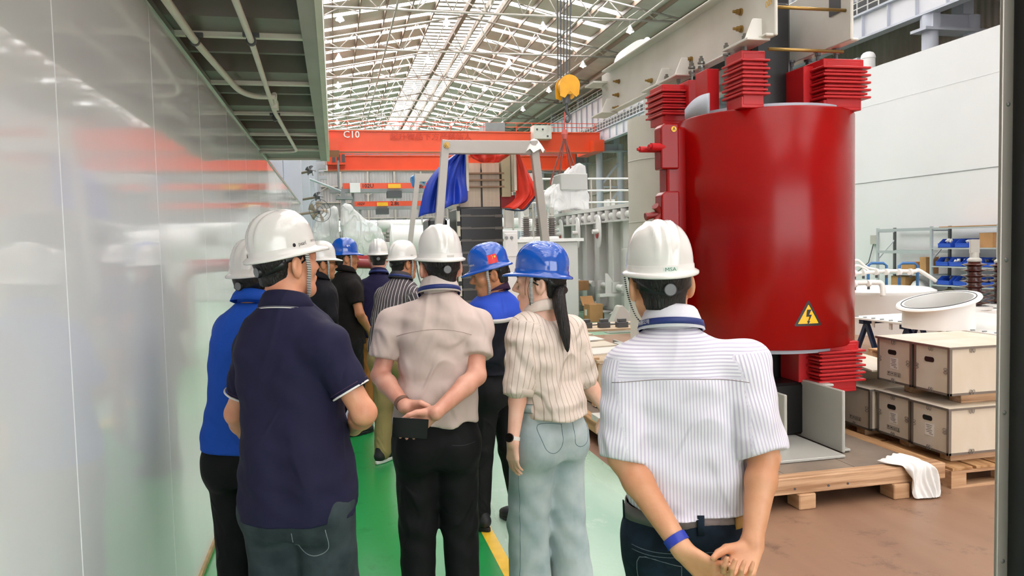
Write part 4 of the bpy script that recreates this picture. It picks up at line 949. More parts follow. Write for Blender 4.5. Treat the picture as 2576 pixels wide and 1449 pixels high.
o = MB(); p = ony(856, 411, 51.9); text_on('C7', 0.34, p, (1, 0, 0), (0, 0, 1), o, 0.02); o.build('crane_number', m_white, c7)
o = MB()
for z in (0.15, 0.45, 0.75): o.tube((0.5, 51.9, Z7a+z), (16, 51.9, Z7a+z), 0.02, 5)
for x in np.arange(0.5, 16.2, 0.9): o.bar((x, 51.9, Z7a), (x, 51.9, Z7a+0.75), 0.03)
o.build('handrail', m_crane, c7); MB().bb(0, 16, 52.7, 52.8, Z7a, Z7a+0.8).build('walkway_side', mat('walkway_mauve', '#8e8592', rough=0.5), c7)
MB().bb(-0.25, 0.9, 51.4, 51.9, Z7a-0.6, Z7a+1.1).build('ladder_frame', m_crane, c7)
for k in range(3): MB().bb(0.1+0.3*k, 0.3+0.3*k, 51.35, 51.4, Z7a-0.45, Z7a+0.05).build('relay_box', m_dgrey, c7)
MB().lathe([(0.05, 0), (0.14, -0.25)], (5.5, 51.8, Z7b-0.25), 10, cap=False).build('lamp_cone', m_white, c7)
def small_crane(x0p, x1p, yt, yb, Y, label, letters):
    A = ony(x0p, yt, Y); B = ony(x1p, yb, Y)
    t = thing('jib_crane', label, 'crane', (A[0], Y, B[2]))
    MB().bb(A[0], B[0]+3.5, Y, Y+0.3, B[2], A[2]).build('beam', m_crane, t); MB().bb(A[0]-0.6, B[0]+3.5, Y-0.05, Y+0.35, B[2]-0.18, B[2]).build('rail', m_grey, t)
    for s, xp, yp, sz in letters:
        o = MB(); p = ony(xp, yp, Y-0.02); text_on(s, sz, p, (1, 0, 0), (0, 0, 1), o, 0.01); o.build('lettering', m_black, t)
    for xx in (A[0]+0.4, B[0]+3.3): MB().bb(xx, xx+0.12, Y+0.05, Y+0.25, 0, B[2]-0.18).build('support_leg', m_grey, t)
    p = ony(x1p-70, yb+5, Y-0.1); MB().bb(p[0]-0.35, p[0]+0.35, Y-0.2, Y+0.4, p[2]-0.35, p[2]-0.02).build('hoist', m_dgrey, t); MB().bb(p[0]-0.3, p[0]+0.3, Y-0.25, Y-0.2, p[2]+0.1, p[2]+0.3).build('hoist_panel', m_yelt, t)
    return t
j1 = small_crane(862, 1062, 461, 474, 38, 'upper of two slim orange jib beams, marked 102U', [('102U', 925, 468, 0.26), ('8t', 1060, 470, 0.26)])
p = ony(893, 472, 37.8); MB().bb(p[0]-0.24, p[0]+0.24, 37.5, 37.8, p[2]-0.25, p[2]+0.2).build('panel_box', m_white, j1)
j2 = small_crane(884, 1032, 507, 518, 44, 'lower of two slim orange jib beams, marked 102V', [('102V', 908, 513, 0.2), ('2.8t', 993, 512, 0.3)])
pp = thing('crane_post', 'grey steel post with bracket carrying the jib beam rail', 'post', (0.2, 37, 0)); q = ony(861, 475, 37.2)
MB().bb(q[0]-0.08, q[0]+0.12, 37, 37.4, 0, q[2]-0.2).bb(q[0]-0.3, q[0]+0.45, 36.9, 37.5, q[2]-0.5, q[2]-0.36).tube((q[0]-0.15, 37.1, q[2]), (q[0]-0.15, 37.1, q[2]+1.3), 0.05, 8).build('post', m_grey, pp)
MB().tube((q[0]-0.1, 37.1, q[2]-0.1), (q[0]-1.6, 33, q[2]+0.2), 0.05, 8).build('bracing', m_lblue, pp)
# ------------------------------------------------------------------ hook block and hanging load
hk = thing('hook_block', 'yellow crane hook block hanging on steel ropes', 'hook', tuple(pt(1420, 245, 20)))
m_hook = mat('hook_yellow', '#e3a21c', rough=0.4, var=0.12, vscale=5)
c = pt(1428, 217, 20)
hkp = [(0.27*math.cos(a), 0.26*math.sin(a)) for a in np.linspace(math.radians(-15), math.radians(195), 16)]+[(-0.26, -0.28), (-0.14, -0.33), (0.0, -0.16), (0.16, -0.30), (0.24, -0.24)]
for e in (-0.2, 0.2): MB().prism(hkp, 0.03, c+np.array([0.0, e, 0.0]), ((1, 0, 0), (0, 0, 1), (0, 1, 0))).build('side_plate', m_hook, hk)
MB().lathe([(0.23, -0.18), (0.23, 0.18)], c, 24, R=rotm(0, PI/2)).build('sheave', m_hook, hk, auto=40)
MB().tube(c-np.array([0.04, 0, 0.15]), c-np.array([0.04, 0, 0.45]), 0.10, 12).build('swivel', m_dgrey, hk)
h0 = c-np.array([0.04, 0, 0.45]); MB().path(smooth_path([h0, h0+np.array([0, 0, -0.2]), h0+np.array([0.08, 0, -0.32]), h0+np.array([0.02, 0, -0.46]), h0+np.array([-0.08, 0, -0.38])], 6), 0.036, 10).build('hook', m_dgrey, hk, smooth=True)
for k in range(10):
    a = pt(1399+4.4*k, 0, 20); b = pt(1403+3.6*k, 195, 20); MB().tube(b+np.array([0, 0.1*(k % 2), 0]), (b[0]+(a[0]-b[0])*2.2, b[1]+0.1*(k % 2), 11.8), 0.014, 5).build('rope', m_dgrey, hk)
ld = thing('hanging_load', 'grey transformer part wrapped in clear plastic hanging from red slings', 'load', tuple(pt(1430, 530, 20)))
ap = pt(1420, 345, 20); ct = pt(1430, 460, 20)
m_sling = mat('sling_brown', '#7a4038', rough=0.7)
MB().tube(pt(1420, 282, 20), ap, 0.02, 6).lathe([(0.06, -0.12), (0.09, 0), (0.06, 0.12)], pt(1420, 338, 20), 10).build('shackle', mat('shackle_red', '#b5534c', rough=0.5), ld)
for q in ((1383, 465), (1402, 475), (1436, 425), (1456, 450)): MB().tube(ap, pt(*q, 20), 0.025, 6).build('sling', m_sling, ld)
MB().box(ct+np.array([0.05, 0, 0.0]), (0.72, 0.7, 0.42)).build('load_body', mat('load_grey', '#a9aaa6', rough=0.5), ld, bevel=0.02)
m_plas = mat('clear_plastic', '#f2f2f2', rough=0.16, alpha=0.55, spec=0.8, bump=1.0, bscale=7, bstretch=(1, 1, 0.4), crease=1.0, cscale=4.0)
def plastic(outline, d, depth, name, parent, m, seed, h=0.045, rnd=0.05):
    P = np.array([(lambda q: (q[0], q[2]))(pt(a, b, d)) for a, b in outline]); yc = pt(*outline[0], d)[1]
    lo = np.array([P[:, 0].min()-0.15, yc-depth/2-0.15, max(P[:, 1].min(), 0.0)-0.1]); hi = np.array([P[:, 0].max()+0.15, yc+depth/2+0.15, P[:, 1].max()+0.15]); g = Grid(lo, hi, h); x, y, z = g.ax
    X, Z = np.meshgrid(x, z, indexing='ij'); dd = np.full(X.shape, 1e9); ins = np.zeros(X.shape, bool); n = len(P)
    for i in range(n):
        a, b = P[i], P[(i+1) % n]; e = b-a; t = np.clip(((X-a[0])*e[0]+(Z-a[1])*e[1])/(e@e), 0, 1); dd = np.minimum(dd, np.hypot(X-a[0]-t*e[0], Z-a[1]-t*e[1]))
        c = ((a[1] > Z) != (b[1] > Z)) & (X < (b[0]-a[0])*(Z-a[1])/(b[1]-a[1]+1e-9)+a[0]); ins ^= c
    s2 = np.where(ins, -dd, dd)[:, None, :]; sy = (np.abs(y-yc)-depth/2)[None, :, None]
    D = np.maximum(s2, sy)+np.sqrt(np.maximum(s2+rnd, 0)**2+np.maximum(sy+rnd, 0)**2)*0.4-rnd*0.4
    r = np.random.default_rng(seed).uniform(0, 6, 4); xx, yy, zz = x[:, None, None], y[None, :, None], z[None, None, :]
    D = D+0.022*np.sin(9*xx+5*zz+r[0]+2*np.sin(4*zz+r[1]))+0.016*np.sin(15*xx-8*zz+6*yy+r[2])+0.012*np.sin(12*yy+17*zz+r[3]); g.D = D.astype(np.float32); V, F = g.skin(); V = relax(V, F, 1)
    if parent is not None: V = V-np.array(WLOC.get(parent.name, (0, 0, 0)))
    return qmesh(name, V, F, m, parent)
def drape(c, sx, sy, zt, zb, peak, seed, n=26, m=14, skirt=1.35):
    rr = np.random.default_rng(seed); P = np.zeros((m, n+1, 3)); ph = rr.uniform(0, 6, 6)
    for i in range(m):
        v = i/(m-1)
        for j in range(n+1):
            a = 2*PI*j/n; w = 1+0.10*math.sin(5*a+ph[0])*v+0.07*math.sin(9*a+ph[1])*v+0.05*math.sin(14*a+ph[2])
            k = (v**0.6)*(1 if v < 0.4 else 1+(skirt-1)*(v-0.4)/0.6)*0.5
            ca, sa = math.cos(a), math.sin(a); q = (abs(ca)**4+abs(sa)**4)**-0.25
            P[i, j] = (c[0]+peak[0]*(1-v)**1.5+ca*q*k*sx*w, c[1]+peak[1]*(1-v)**1.5+sa*q*k*sy*w, zt-(zt-zb)*v**1.25+0.03*math.sin(7*a+ph[3])*v)
        P[i, n] = P[i, 0]
    return MB().grid(P)
plastic([(1372, 492), (1396, 466), (1418, 444), (1438, 420), (1450, 414), (1466, 418), (1472, 445), (1477, 500), (1482, 532), (1440, 524), (1400, 534), (1374, 526)], 20, 0.8, 'plastic_wrap', ld, m_plas, 3, 0.035)
o = MB().tube(ct+np.array([-0.3, 0, -0.2]), ct+np.array([-0.25, 0.1, -0.7]), 0.08, 8).tube(ct+np.array([0.3, 0, -0.2]), ct+np.array([0.3, 0.1, -0.65]), 0.08, 8); o.build('load_leg', m_white, ld)
# ------------------------------------------------------------------ gantry with half wrapped core
m_gan = mat('gantry_grey', '#b9b3ae', rough=0.4, var=0.05, vscale=2)
gt = thing('portal_gantry', 'grey steel portal frame over the half wrapped transformer core', 'gantry', (2.05, 10.0, 0))
YG = 9.9
g_tl, g_tr = ony(1113, 352, YG), ony(1352, 354, YG)
zt = g_tl[2]; hgt = 0.17
MB().bb(g_tl[0], g_tr[0], YG, YG+0.12, zt-hgt, zt).build('top_beam', m_gan, gt, bevel=0.006)
for sgn, xt, xb in ((-1, g_tl[0]+0.045, 1.30), (1, g_tr[0]-0.05, 2.98)):
    bt = ony(1102 if sgn < 0 else 1372, 600, YG); xb = xt+(bt[0]-xt)*(zt/(zt-bt[2]))
    MB().bar((xt, YG+0.03, zt), (xb, YG+0.03, 0), 0.10, 0.11).build('leg', m_gan, gt, bevel=0.006)
    MB().bb(xb-0.12, xb+0.12, YG-0.1, YG+0.16, 0, 0.02).build('foot_plate', m_gan, gt)
bolt((g_tl[0]+0.05, YG-0.03, zt-0.07), (0, -1, 0), 0.03, 0.06, m_brass, gt)
tag(drape((g_tr[0]-0.03, YG+0.05, 0), 0.24, 0.2, zt+0.03, zt-0.14, (0, 0), 8, 20, 8, 1.1).build('foam_pad', m_white, smooth=True), 'white plastic pad wrapped over the right corner of the portal frame', 'padding')
gt2 = thing('steel_gantry', 'grey post of the rear portal frame with crumpled blue plastic on top', 'gantry', (1.6, 14.9, 0))
q = ony(1050, 450, 14.9); qb = ony(1033, 600, 14.9)
MB().bar((q[0], 14.9, q[2]), (q[0]+(qb[0]-q[0])*q[2]/(q[2]-qb[2]), 14.9, 0), 0.09).build('leg', m_gan, gt2); MB().bb(q[0]-0.05, q[0]+2.3, 14.86, 14.96, q[2]-0.05, q[2]+0.10).build('top_beam', m_gan, gt2)
m_bluet = mat('tarp_blue', '#2547c4', rough=0.38, bump=0.5, bscale=9, bstretch=(1, 1, 0.5), var=0.2, vscale=4)
m_bluep = mat('plastic_blue', '#2c78c0', rough=0.15, bump=0.6, bscale=12)
m_redt = mat('tarp_red', '#e83a28', rough=0.45, bump=0.4, bscale=7, bstretch=(1, 1, 0.5))
plastic([(1034, 446), (1045, 438), (1068, 438), (1074, 448), (1071, 468), (1058, 463), (1053, 480), (1044, 482), (1036, 470)], 15.1, 0.30, 'blue_plastic', gt2, m_bluep, 5, 0.025, 0.02)
# core: stacked windings, yokes
cr_ = thing('transformer_core', 'transformer core with black taped winding and beige laminations inside the portal frame', 'core', (2.15, 10.6, 0))
YC = 10.3
def gx(x): return ony(x, 600, YC)[0]
def gz(y): return ony(1210, y, YC)[2]
m_lam = mat('lamination_beige', '#cdbba6', rough=0.45, var=0.15, vscale=3, stretch=(8, 1, 0.3))
m_lam2 = mat('insulation_cream', '#d9d2c2', rough=0.5)
MB().bb(gx(1156), gx(1266), YC, YC+0.9, 0.1, gz(520)).build('winding', m_core, cr_, bevel=0.03)
for k in range(11):
    z = gz(545)-0.165*k
    if z < 0.3: break
    MB().bb(gx(1158), gx(1186), YC-0.012, YC, z, z+0.03).bb(gx(1246), gx(1266), YC-0.012, YC, z-0.01, z+0.025).bb(gx(1180), gx(1250), YC-0.008, YC, z, z+0.02).build('winding_spacer', mat('spacer_grey', '#5b5550', rough=0.4), cr_)
MB().bb(gx(1151), gx(1158), YC-0.03, YC+0.05, 0.2, gz(518)).build('spacer_strip', m_lam2, cr_)
for k in range(9): MB().bb(gx(1150), gx(1159), YC-0.035, YC-0.02, gz(530)-0.2*k, gz(530)-0.2*k+0.06).build('strip_tie', m_black, cr_)
for (a, b) in ((1160, 1216), (1220, 1264)): MB().bb(gx(a), gx(b), YC+0.1, YC+0.7, gz(522), gz(408)).build('lamination_stack', m_lam, cr_)
MB().bb(gx(1216), gx(1220), YC+0.09, YC+0.5, gz(522), gz(425)).build('stack_gap', m_black, cr_)
for y in (435, 452, 469): MB().bb(gx(1178), gx(1274), YC+0.04, YC+0.1, gz(y+2), gz(y-2)).build('lamination_bar', mat('bar_brown', '#8d6f55', rough=0.5), cr_)
for a in (1173, 1292): MB().bb(gx(a), gx(a+7), YC-0.12, YC+0.5, gz(482), gz(378)).build('yoke_clamp_plate', m_lam2, cr_, bevel=0.004)
MB().bb(gx(1268), gx(1290), YC+0.05, YC+0.5, gz(495), gz(385)).build('clamp_side', mat('clamp_olive', '#b7ad8e', rough=0.5), cr_)
for a in (1165, 1305): MB().tube((gx(a), YC, gz(378)), (gx(a), YC, gz(372)), 0.03, 8).build('hanger_bolt', m_dgrey, cr_)
MB().bb(gx(1090), gx(1140), YC+0.5, YC+1.2, 0.1, gz(545)).build('rear_winding', m_core, cr_, bevel=0.03)
# tarpaulins
def cloth(rows, Y, name, m, label, depth=0.10, wav=0.03, seed=0, ph=12.0, n=30, mm=26, sag=0.0):
    """sheet lofted between a left and a right outline (pixels), folded in depth"""
    Lf = smooth_path([ony(a, b, Y) for a, b in rows[0]], 12); Rt = smooth_path([ony(a, b, Y) for a, b in rows[1]], 12)
    def rs(P, k): d = np.r_[0, np.cumsum(np.linalg.norm(np.diff(P, axis=0), axis=1))]; t = np.linspace(0, d[-1], k); return np.stack([np.interp(t, d, P[:, c]) for c in range(3)], 1)
    Lf, Rt = rs(Lf, mm), rs(Rt, mm); G = np.zeros((mm, n, 3)); rr = np.random.default_rng(seed); p0 = rr.uniform(0, 6, 4)
    for i in range(mm):
        v = i/(mm-1)
        for j in range(n):
            u = j/(n-1); q = Lf[i]*(1-u)+Rt[i]*u; q = q.copy()
            q[1] += -depth*math.sin(u*PI)+wav*math.sin(ph*u+p0[0]+2*v)+0.5*wav*math.sin(ph*1.9*u+p0[1]-3*v)+0.4*wav*math.sin(9*v+5*u+p0[2])
            q[2] += 0.012*math.sin(11*u+p0[3])*v-sag*math.sin(u*PI)*v; G[i, j] = q
    o = MB().grid(G).build(name, m, smooth=True, solid=0.006); return tag(o, label, 'tarpaulin')
cloth(([(1150, 385), (1110, 415), (1075, 460), (1062, 500), (1052, 548)], [(1168, 385), (1170, 420), (1174, 470), (1176, 500), (1172, 506)]), YG+0.32, 'blue_tarpaulin', m_bluet, 'blue tarpaulin draped over the left of the core below the portal beam', 0.18, 0.05, 2, 16)
cloth(([(1297, 383), (1299, 420), (1298, 470), (1297, 500), (1268, 524)], [(1302, 384), (1325, 425), (1345, 468), (1348, 490), (1315, 528)]), YG+0.30, 'red_tarpaulin', m_redt, 'red tarpaulin with blue hem hanging at the right of the core', 0.10, 0.03, 4, 10)
cloth(([(1177, 378), (1178, 383), (1182, 391), (1190, 400)], [(1290, 378), (1288, 383), (1280, 392), (1262, 404)]), YG+0.30, 'red_tarpaulin', m_redt, 'red tarpaulin swag slung between the two clamp plates of the core', 0.10, 0.03, 5, 14, sag=0.05)
bk = MB().bb(ony(1264, 500, YC)[0], ony(1300, 500, YC)[0], YC+0.1, YC+0.5, ony(1280, 522, YC)[2], ony(1280, 490, YC)[2]).build('red_box_cover', mat('tarp_dark_red', '#8d1517', rough=0.5)); tag(bk, 'dark red cover folded under the clamp of the core', 'cover')
hem = [ony(a, b, YG+0.22) for a, b in ((1270, 526), (1315, 529), (1335, 510), (1347, 494))]; tag(MB().path(smooth_path(hem, 6), 0.012, 6).build('tarpaulin_hem', m_navy, smooth=True), 'dark blue hem rope along the red tarpaulin edge', 'rope')
# ------------------------------------------------------------------ plastic wrapped machines on the left, fans, tank, red frame
def wrapped(outline, d, label, seed, body):
    a = pt(*outline[0], d); t = thing('wrapped_machine', label, 'machine', (a[0], a[1], 0)); q0, q1 = pt(body[0], body[1], d), pt(body[2], body[3], d)
    MB().bb(q0[0], q1[0], a[1]-0.35, a[1]+0.35, 0, q0[2]).build('machine_body', mat('machine_pale', '#b4c2ae', rough=0.5), t, bevel=0.05)
    n0 = pt(body[4], body[5], d); MB().tube((n0[0], a[1], q0[2]-0.1), (n0[0], a[1], n0[2]), 0.15, 14).build('machine_neck', m_tank, t, smooth=True, auto=40)
    plastic(outline, d, 1.1, 'plastic_wrap', t, m_plas, seed, 0.05); return t
wrapped([(792, 565), (806, 545), (822, 528), (838, 520), (848, 524), (851, 600), (852, 760), (786, 760), (786, 600)], 21, 'machine wrapped in clear plastic beside the grey column', 11, (795, 590, 845, 750, 838, 540))
wrapped([(857, 522), (864, 515), (880, 517), (892, 530), (925, 555), (958, 576), (964, 600), (966, 760), (860, 760), (858, 600)], 20, 'larger machine under a tent of clear plastic behind the blue helmet', 12, (868, 590, 952, 750, 873, 535))
m_fan = mat('fan_brown', '#8b7f6d', rough=0.5)
for k, (a, b, d, r, lab) in enumerate(((800, 532, 16.5, 0.22, 'brown industrial fan mounted on the grey column'), (800, 495, 19, 0.12, 'small dark fan above the brown fan on the column'), (781, 430, 19, 0.13, 'dark lamp head high on the grey column'))):
    p = pt(a, b, d); t = thing('wall_fan', lab, 'fan', tuple(p)); R = rotm(0.5, PI/2-0.2)
    for j in range(5):
        an = j*2*PI/5; q = [np.array([0.03*math.cos(an+1.2), 0.03*math.sin(an+1.2), 0.01]), np.array([r*math.cos(an-0.25), r*math.sin(an-0.25), 0.05]), np.array([r*1.05*math.cos(an+0.1), r*1.05*math.sin(an+0.1), 0.02]), np.array([r*0.95*math.cos(an+0.4), r*0.95*math.sin(an+0.4), -0.04])]
        MB().add([R@x for x in q], [(0, 1, 2, 3)]).build('blade', m_fan if k == 0 else m_dgrey, t, world=False, solid=0.008)
    MB().lathe([(0.05, -0.08), (0.06, 0), (0.0, 0.06)], (0, 0, 0), 12, R=R).build('hub', m_dgrey, t, world=False)
    MB().tube((0, 0.05, 0), (-0.8, 1.2, -0.05), 0.03, 8).build('arm', m_fan, t, world=False)
    if k == 0:
        for rr in (0.08, 0.16, 0.25): MB().path([R@np.array([rr*math.cos(x), rr*math.sin(x), 0.09]) for x in np.linspace(0, 2*PI, 25)[:-1]], 0.006, 5, closed=True).build('guard_ring', m_dgrey, t, world=False)
t = thing('horizontal_tank', 'white horizontal cylindrical tank behind the white helmets', 'tank', (1.9, 17, 0))
a, b = pt(985, 604, 17), pt(1085, 606, 17)
MB().tube(a, b+np.array([0.4, 0, 0]), 0.33, 28).build('shell', m_white, t, smooth=True, auto=40); MB().bb(a[0]+0.1, a[0]+0.3, a[1]-0.3, a[1]+0.3, 0, a[2]-0.2).bb(b[0]-0.1, b[0]+0.1, b[1]-0.3, b[1]+0.3, 0, b[2]-0.2).build('saddle', m_white, t)
MB().tube(a-np.array([0.02, 0, 0]), a+np.array([0.03, 0, 0]), 0.36, 28).build('end_flange', m_white, t, auto=40)
m_rfr = mat('frame_maroon', '#7c1f22', rough=0.35)
t = thing('machine_guard', 'maroon steel frame with rounded opening behind the navy shirt', 'frame', (0.9, 12.4, 0))
P = [pt(x, y, 12.2) for x, y in ((800, 660), (880, 662), (935, 664), (955, 690), (955, 760))]; P[-1][2] = 0; P[0] = P[0]
MB().path(P, 0.08, 8).build('arched_bar', m_rfr, t, smooth=True); q = pt(800, 655, 12.2); MB().bb(q[0], pt(950, 655, 12.2)[0], q[1]-0.1, q[1]+0.1, q[2]-0.02, q[2]+0.06).build('top_rail', mat('frame_red', '#b02a2a', rough=0.4), t)
MB().bb(q[0]-0.1, q[0]+0.05, q[1]-0.05, q[1]+0.05, 0, q[2]).build('post', m_rfr, t)
# white cabinet and small insulators right of the core
t = thing('control_cabinet', 'white control cabinet with two round meters right of the black winding', 'cabinet', (3.0, 13.0, 0))
a, b = ony(1267, 580, 13), ony(1302, 580, 13)
MB().bb(a[0], b[0], 13, 13.5, 0, a[2]).build('body', m_white, t, bevel=0.01); MB().bb(a[0]+0.02, b[0]-0.02, 12.99, 13, a[2]-0.45, a[2]-0.05).build('door', m_white, t, bevel=0.005)
for x in (1274, 1287): p = ony(x, 598, 12.985); MB().lathe([(0.028, 0), (0.028, 0.01)], tuple(p), 14, R=rotm(0, PI/2)).build('meter', m_grey, t)
t = thing('white_transformer', 'white transformer body with radiators behind the portal frame leg', 'transformer', (4.2, 16.5, 0))
MB().bb(3.6, 5.2, 16.2, 18.2, 0.1, 1.75).build('body', m_tank, t, bevel=0.02)
for k in range(7): MB().bb(3.45+0.2*k, 3.53+0.2*k, 15.9, 16.25, 0.3, 1.5).build('radiator_fin', m_white, t)
MB().bb(3.4, 5.3, 16.1, 18.3, 1.75, 1.82).build('lid', m_white, t)
m_porw = mat('porcelain_grey', '#8d8883', rough=0.3)
for k, x in enumerate((1325, 1357, 1389)):
    p = ony(x, 619, 16.5); p[2] = 1.88; bushing(tuple(p), 0.62, 0.065, ('grey ribbed bushing left of the portal frame leg', 'grey ribbed bushing hidden behind the portal frame leg', 'grey ribbed bushing right of the portal frame leg')[k], m_porw, 9)
t = thing('access_platform', 'white tubular access platform above the white tank', 'platform', (8, 22, 2.6))
for k in range(3):
    z = 2.9+0.35*k; MB().tube((4.4, 22, z), (12, 22, z), 0.03, 6).build('rail', m_white, t)
for x in np.arange(4.5, 12, 0.6): MB().tube((x, 22, 0), (x, 22, 3.6), 0.025, 6).build('baluster', m_truss, t)
for k in range(16):
    x = 4.5+0.45*k; MB().bb(x, x+0.25, 22.3, 22.6, 2.2, 2.5+0.25*(k % 3)).build('fitting', m_truss if k % 2 else m_white, t)
MB().bb(4.4, 12, 22.1, 22.9, 2.1, 2.18).build('deck', m_white, t)
# rows of white transformer gear farther back
for k in range(6):
    x, y = 2.4+1.9*k, 29+1.5*(k % 2)
    t = thing('distant_transformer', ('far white transformer seen under the jib beams', 'far white transformer left of the portal core', 'far white transformer behind the portal core', 'far white transformer behind the grey bushings', 'far white transformer behind the access platform', 'far white transformer below the hanging load')[k], 'transformer', (x, y, 0), 0, 'distant white transformers')
    MB().bb(-0.7, 0.7, -0.6, 0.6, 0, 1.9).build('tank', m_tank, t, world=False, bevel=0.02); MB().tube((-0.8, 0, 2.5), (0.8, 0, 2.5), 0.22, 14).build('conservator', m_white, t, world=False, smooth=True)
    for j in range(3): MB().lathe([(0.06, 1.9), (0.12, 2.0), (0.06, 2.05), (0.11, 2.12), (0.05, 2.18), (0.09, 2.25), (0.03, 2.4)], (-0.45+0.45*j, -0.3, 0), 10).build('bushing', m_porw, t, world=False)
# ------------------------------------------------------------------ door jamb at the right
m_jamb = mat('jamb_steel', '#a39a92', rough=0.35, metal=0.5, var=0.2, vscale=2)
m_jambk = mat('jamb_black', '#0f0f11', rough=0.3)
jm = struct(MB().bb(1.0965, 1.20, 1.03, 1.077, 0, 2.6).build('door_1', m_jambk, bevel=0.004))
o = MB().bb(1.074, 1.0970, 1.0705, 1.0775, 0, 2.6); o.build('jamb_edge', m_jamb, jm, bevel=0.002, bseg=2)
for y in (262, 654, 1038, 1412): p = ony(2531-y*0.0155+4, y, 1.072); MB().lathe([(0.004, 0), (0.003, 0.0015), (0, 0.002)], (1.086, 1.0702, p[2]), 12, R=rotm(0, PI/2)).build('screw', m_steel, jm)
# ================================================================== PEOPLE
def wrinkle(seed, amp, diag=1.0, vert=1.0, small=0.5):
    r = np.random.default_rng(seed); p = r.uniform(0, 6.28, 10)
    def f(x, y, z):
        w = 0.5*np.sin(7*z+p[0]+3*x)+0.5*np.sin(9*x+5*y+p[1])
        a = np.sin(26*x+9*z+2.2*w+p[2])*diag*0.5+np.sin(22*x-14*z+2.0*w+p[3]+6*y)*diag*0.5
        b = np.sin(34*x+20*y+1.5*w+p[4])*vert*np.clip((1.25-z)/0.35, 0, 1)
        c = np.sin(60*z+12*x+3*w+p[5])*np.sin(23*x+p[6]+15*y)*small
        return (amp*(a+b+c)).astype(np.float32)
    return f
# ---- materials for people
def m_skin(n, c, c2): return mat('skin_'+n, c, rough=0.45, var=0.35, col2=c2, vscale=9, bump=0.04, bscale=180)
def m_cloth(n, c, rough=0.85, wr=0.35, sc=9, var=0.12, fine=True, sheen=0.0, c2=None, st=(1, 1, 0.6)):
    return mat('cloth_'+n, c, rough=rough, var=var, col2=c2, vscale=5, bump=wr, bscale=sc, bstretch=st, sheen=sheen, spec=0.25, crease=wr*1.3, cscale=4.5)
def m_stripe(n, base, line, period, frac, wr=0.3, rough=0.85, soft=0.12):
    m = m_cloth(n, base, rough, wr); nt = m.node_tree; N = nt.nodes; L = nt.links; b = N['Principled BSDF']; src = b.inputs['Base Color'].links[0].from_socket
    at = N.new('ShaderNodeAttribute'); at.attribute_name = 'st'; dv = N.new('ShaderNodeMath'); dv.operation = 'DIVIDE'; dv.inputs[1].default_value = period
    L.new(at.outputs['Fac'], dv.inputs[0]); fr = N.new('ShaderNodeMath'); fr.operation = 'FRACT'; L.new(dv.outputs[0], fr.inputs[0])
    pp = N.new('ShaderNodeMath'); pp.operation = 'PINGPONG'; pp.inputs[1].default_value = 0.5; L.new(fr.outputs[0], pp.inputs[0])
    rp = N.new('ShaderNodeMapRange'); rp.inputs[1].default_value = frac/2; rp.inputs[2].default_value = frac/2+soft; rp.inputs[3].default_value = 1; rp.inputs[4].default_value = 0
    L.new(pp.outputs[0], rp.inputs[0]); mx = N.new('ShaderNodeMix'); mx.data_type = 'RGBA'; mx.inputs[7].default_value = (*srgb(line), 1)
    L.new(rp.outputs[0], mx.inputs[0]); L.new(src, mx.inputs[6]); L.new(mx.outputs[2], b.inputs['Base Color']); return m
m_hair = mat('hair_black', '#15110f', rough=0.45, var=0.3, vscale=60, bump=0.5, bscale=160, bstretch=(1, 1, 0.15), spec=0.4)
m_helw = mat('helmet_white', '#dcd8d3', rough=0.16, coat=0.3, spec=0.55)
m_helb = mat('helmet_blue', '#0d4fb0', rough=0.12, coat=0.4, spec=0.6)
m_band = mat('helmet_band_black', '#17181a', rough=0.4)
m_knob = mat('knob_grey', '#77777a', rough=0.4)
def m_strap_():
    m = mat('strap_black_white', '#d9d9d6', rough=0.7); nt = m.node_tree; N = nt.nodes; L = nt.links; b = N['Principled BSDF']
    tc = N.new('ShaderNodeTexCoord'); wv = N.new('ShaderNodeTexWave'); wv.bands_direction = 'Z'; wv.inputs['Scale'].default_value = 52
    L.new(tc.outputs['Object'], wv.inputs[0]); rp = N.new('ShaderNodeValToRGB'); rp.color_ramp.elements[0].position = 0.45; rp.color_ramp.elements[1].position = 0.55
    rp.color_ramp.elements[0].color = (0.01, 0.01, 0.01, 1); rp.color_ramp.elements[1].color = (0.75, 0.75, 0.72, 1); L.new(wv.outputs['Fac'], rp.inputs[0]); L.new(rp.outputs[0], b.inputs['Base Color']); return m
m_strap = m_strap_()
m_lany = mat('lanyard_blue', '#1d2f6f', rough=0.5)
m_eyew = mat('eye_white', '#e8e4de', rough=0.2); m_eyed = mat('eye_dark', '#1a120e', rough=0.15); m_lip = mat('lips', '#b5695c', rough=0.4)
m_screen = mat('phone_black', '#050506', rough=0.2, spec=0.3)

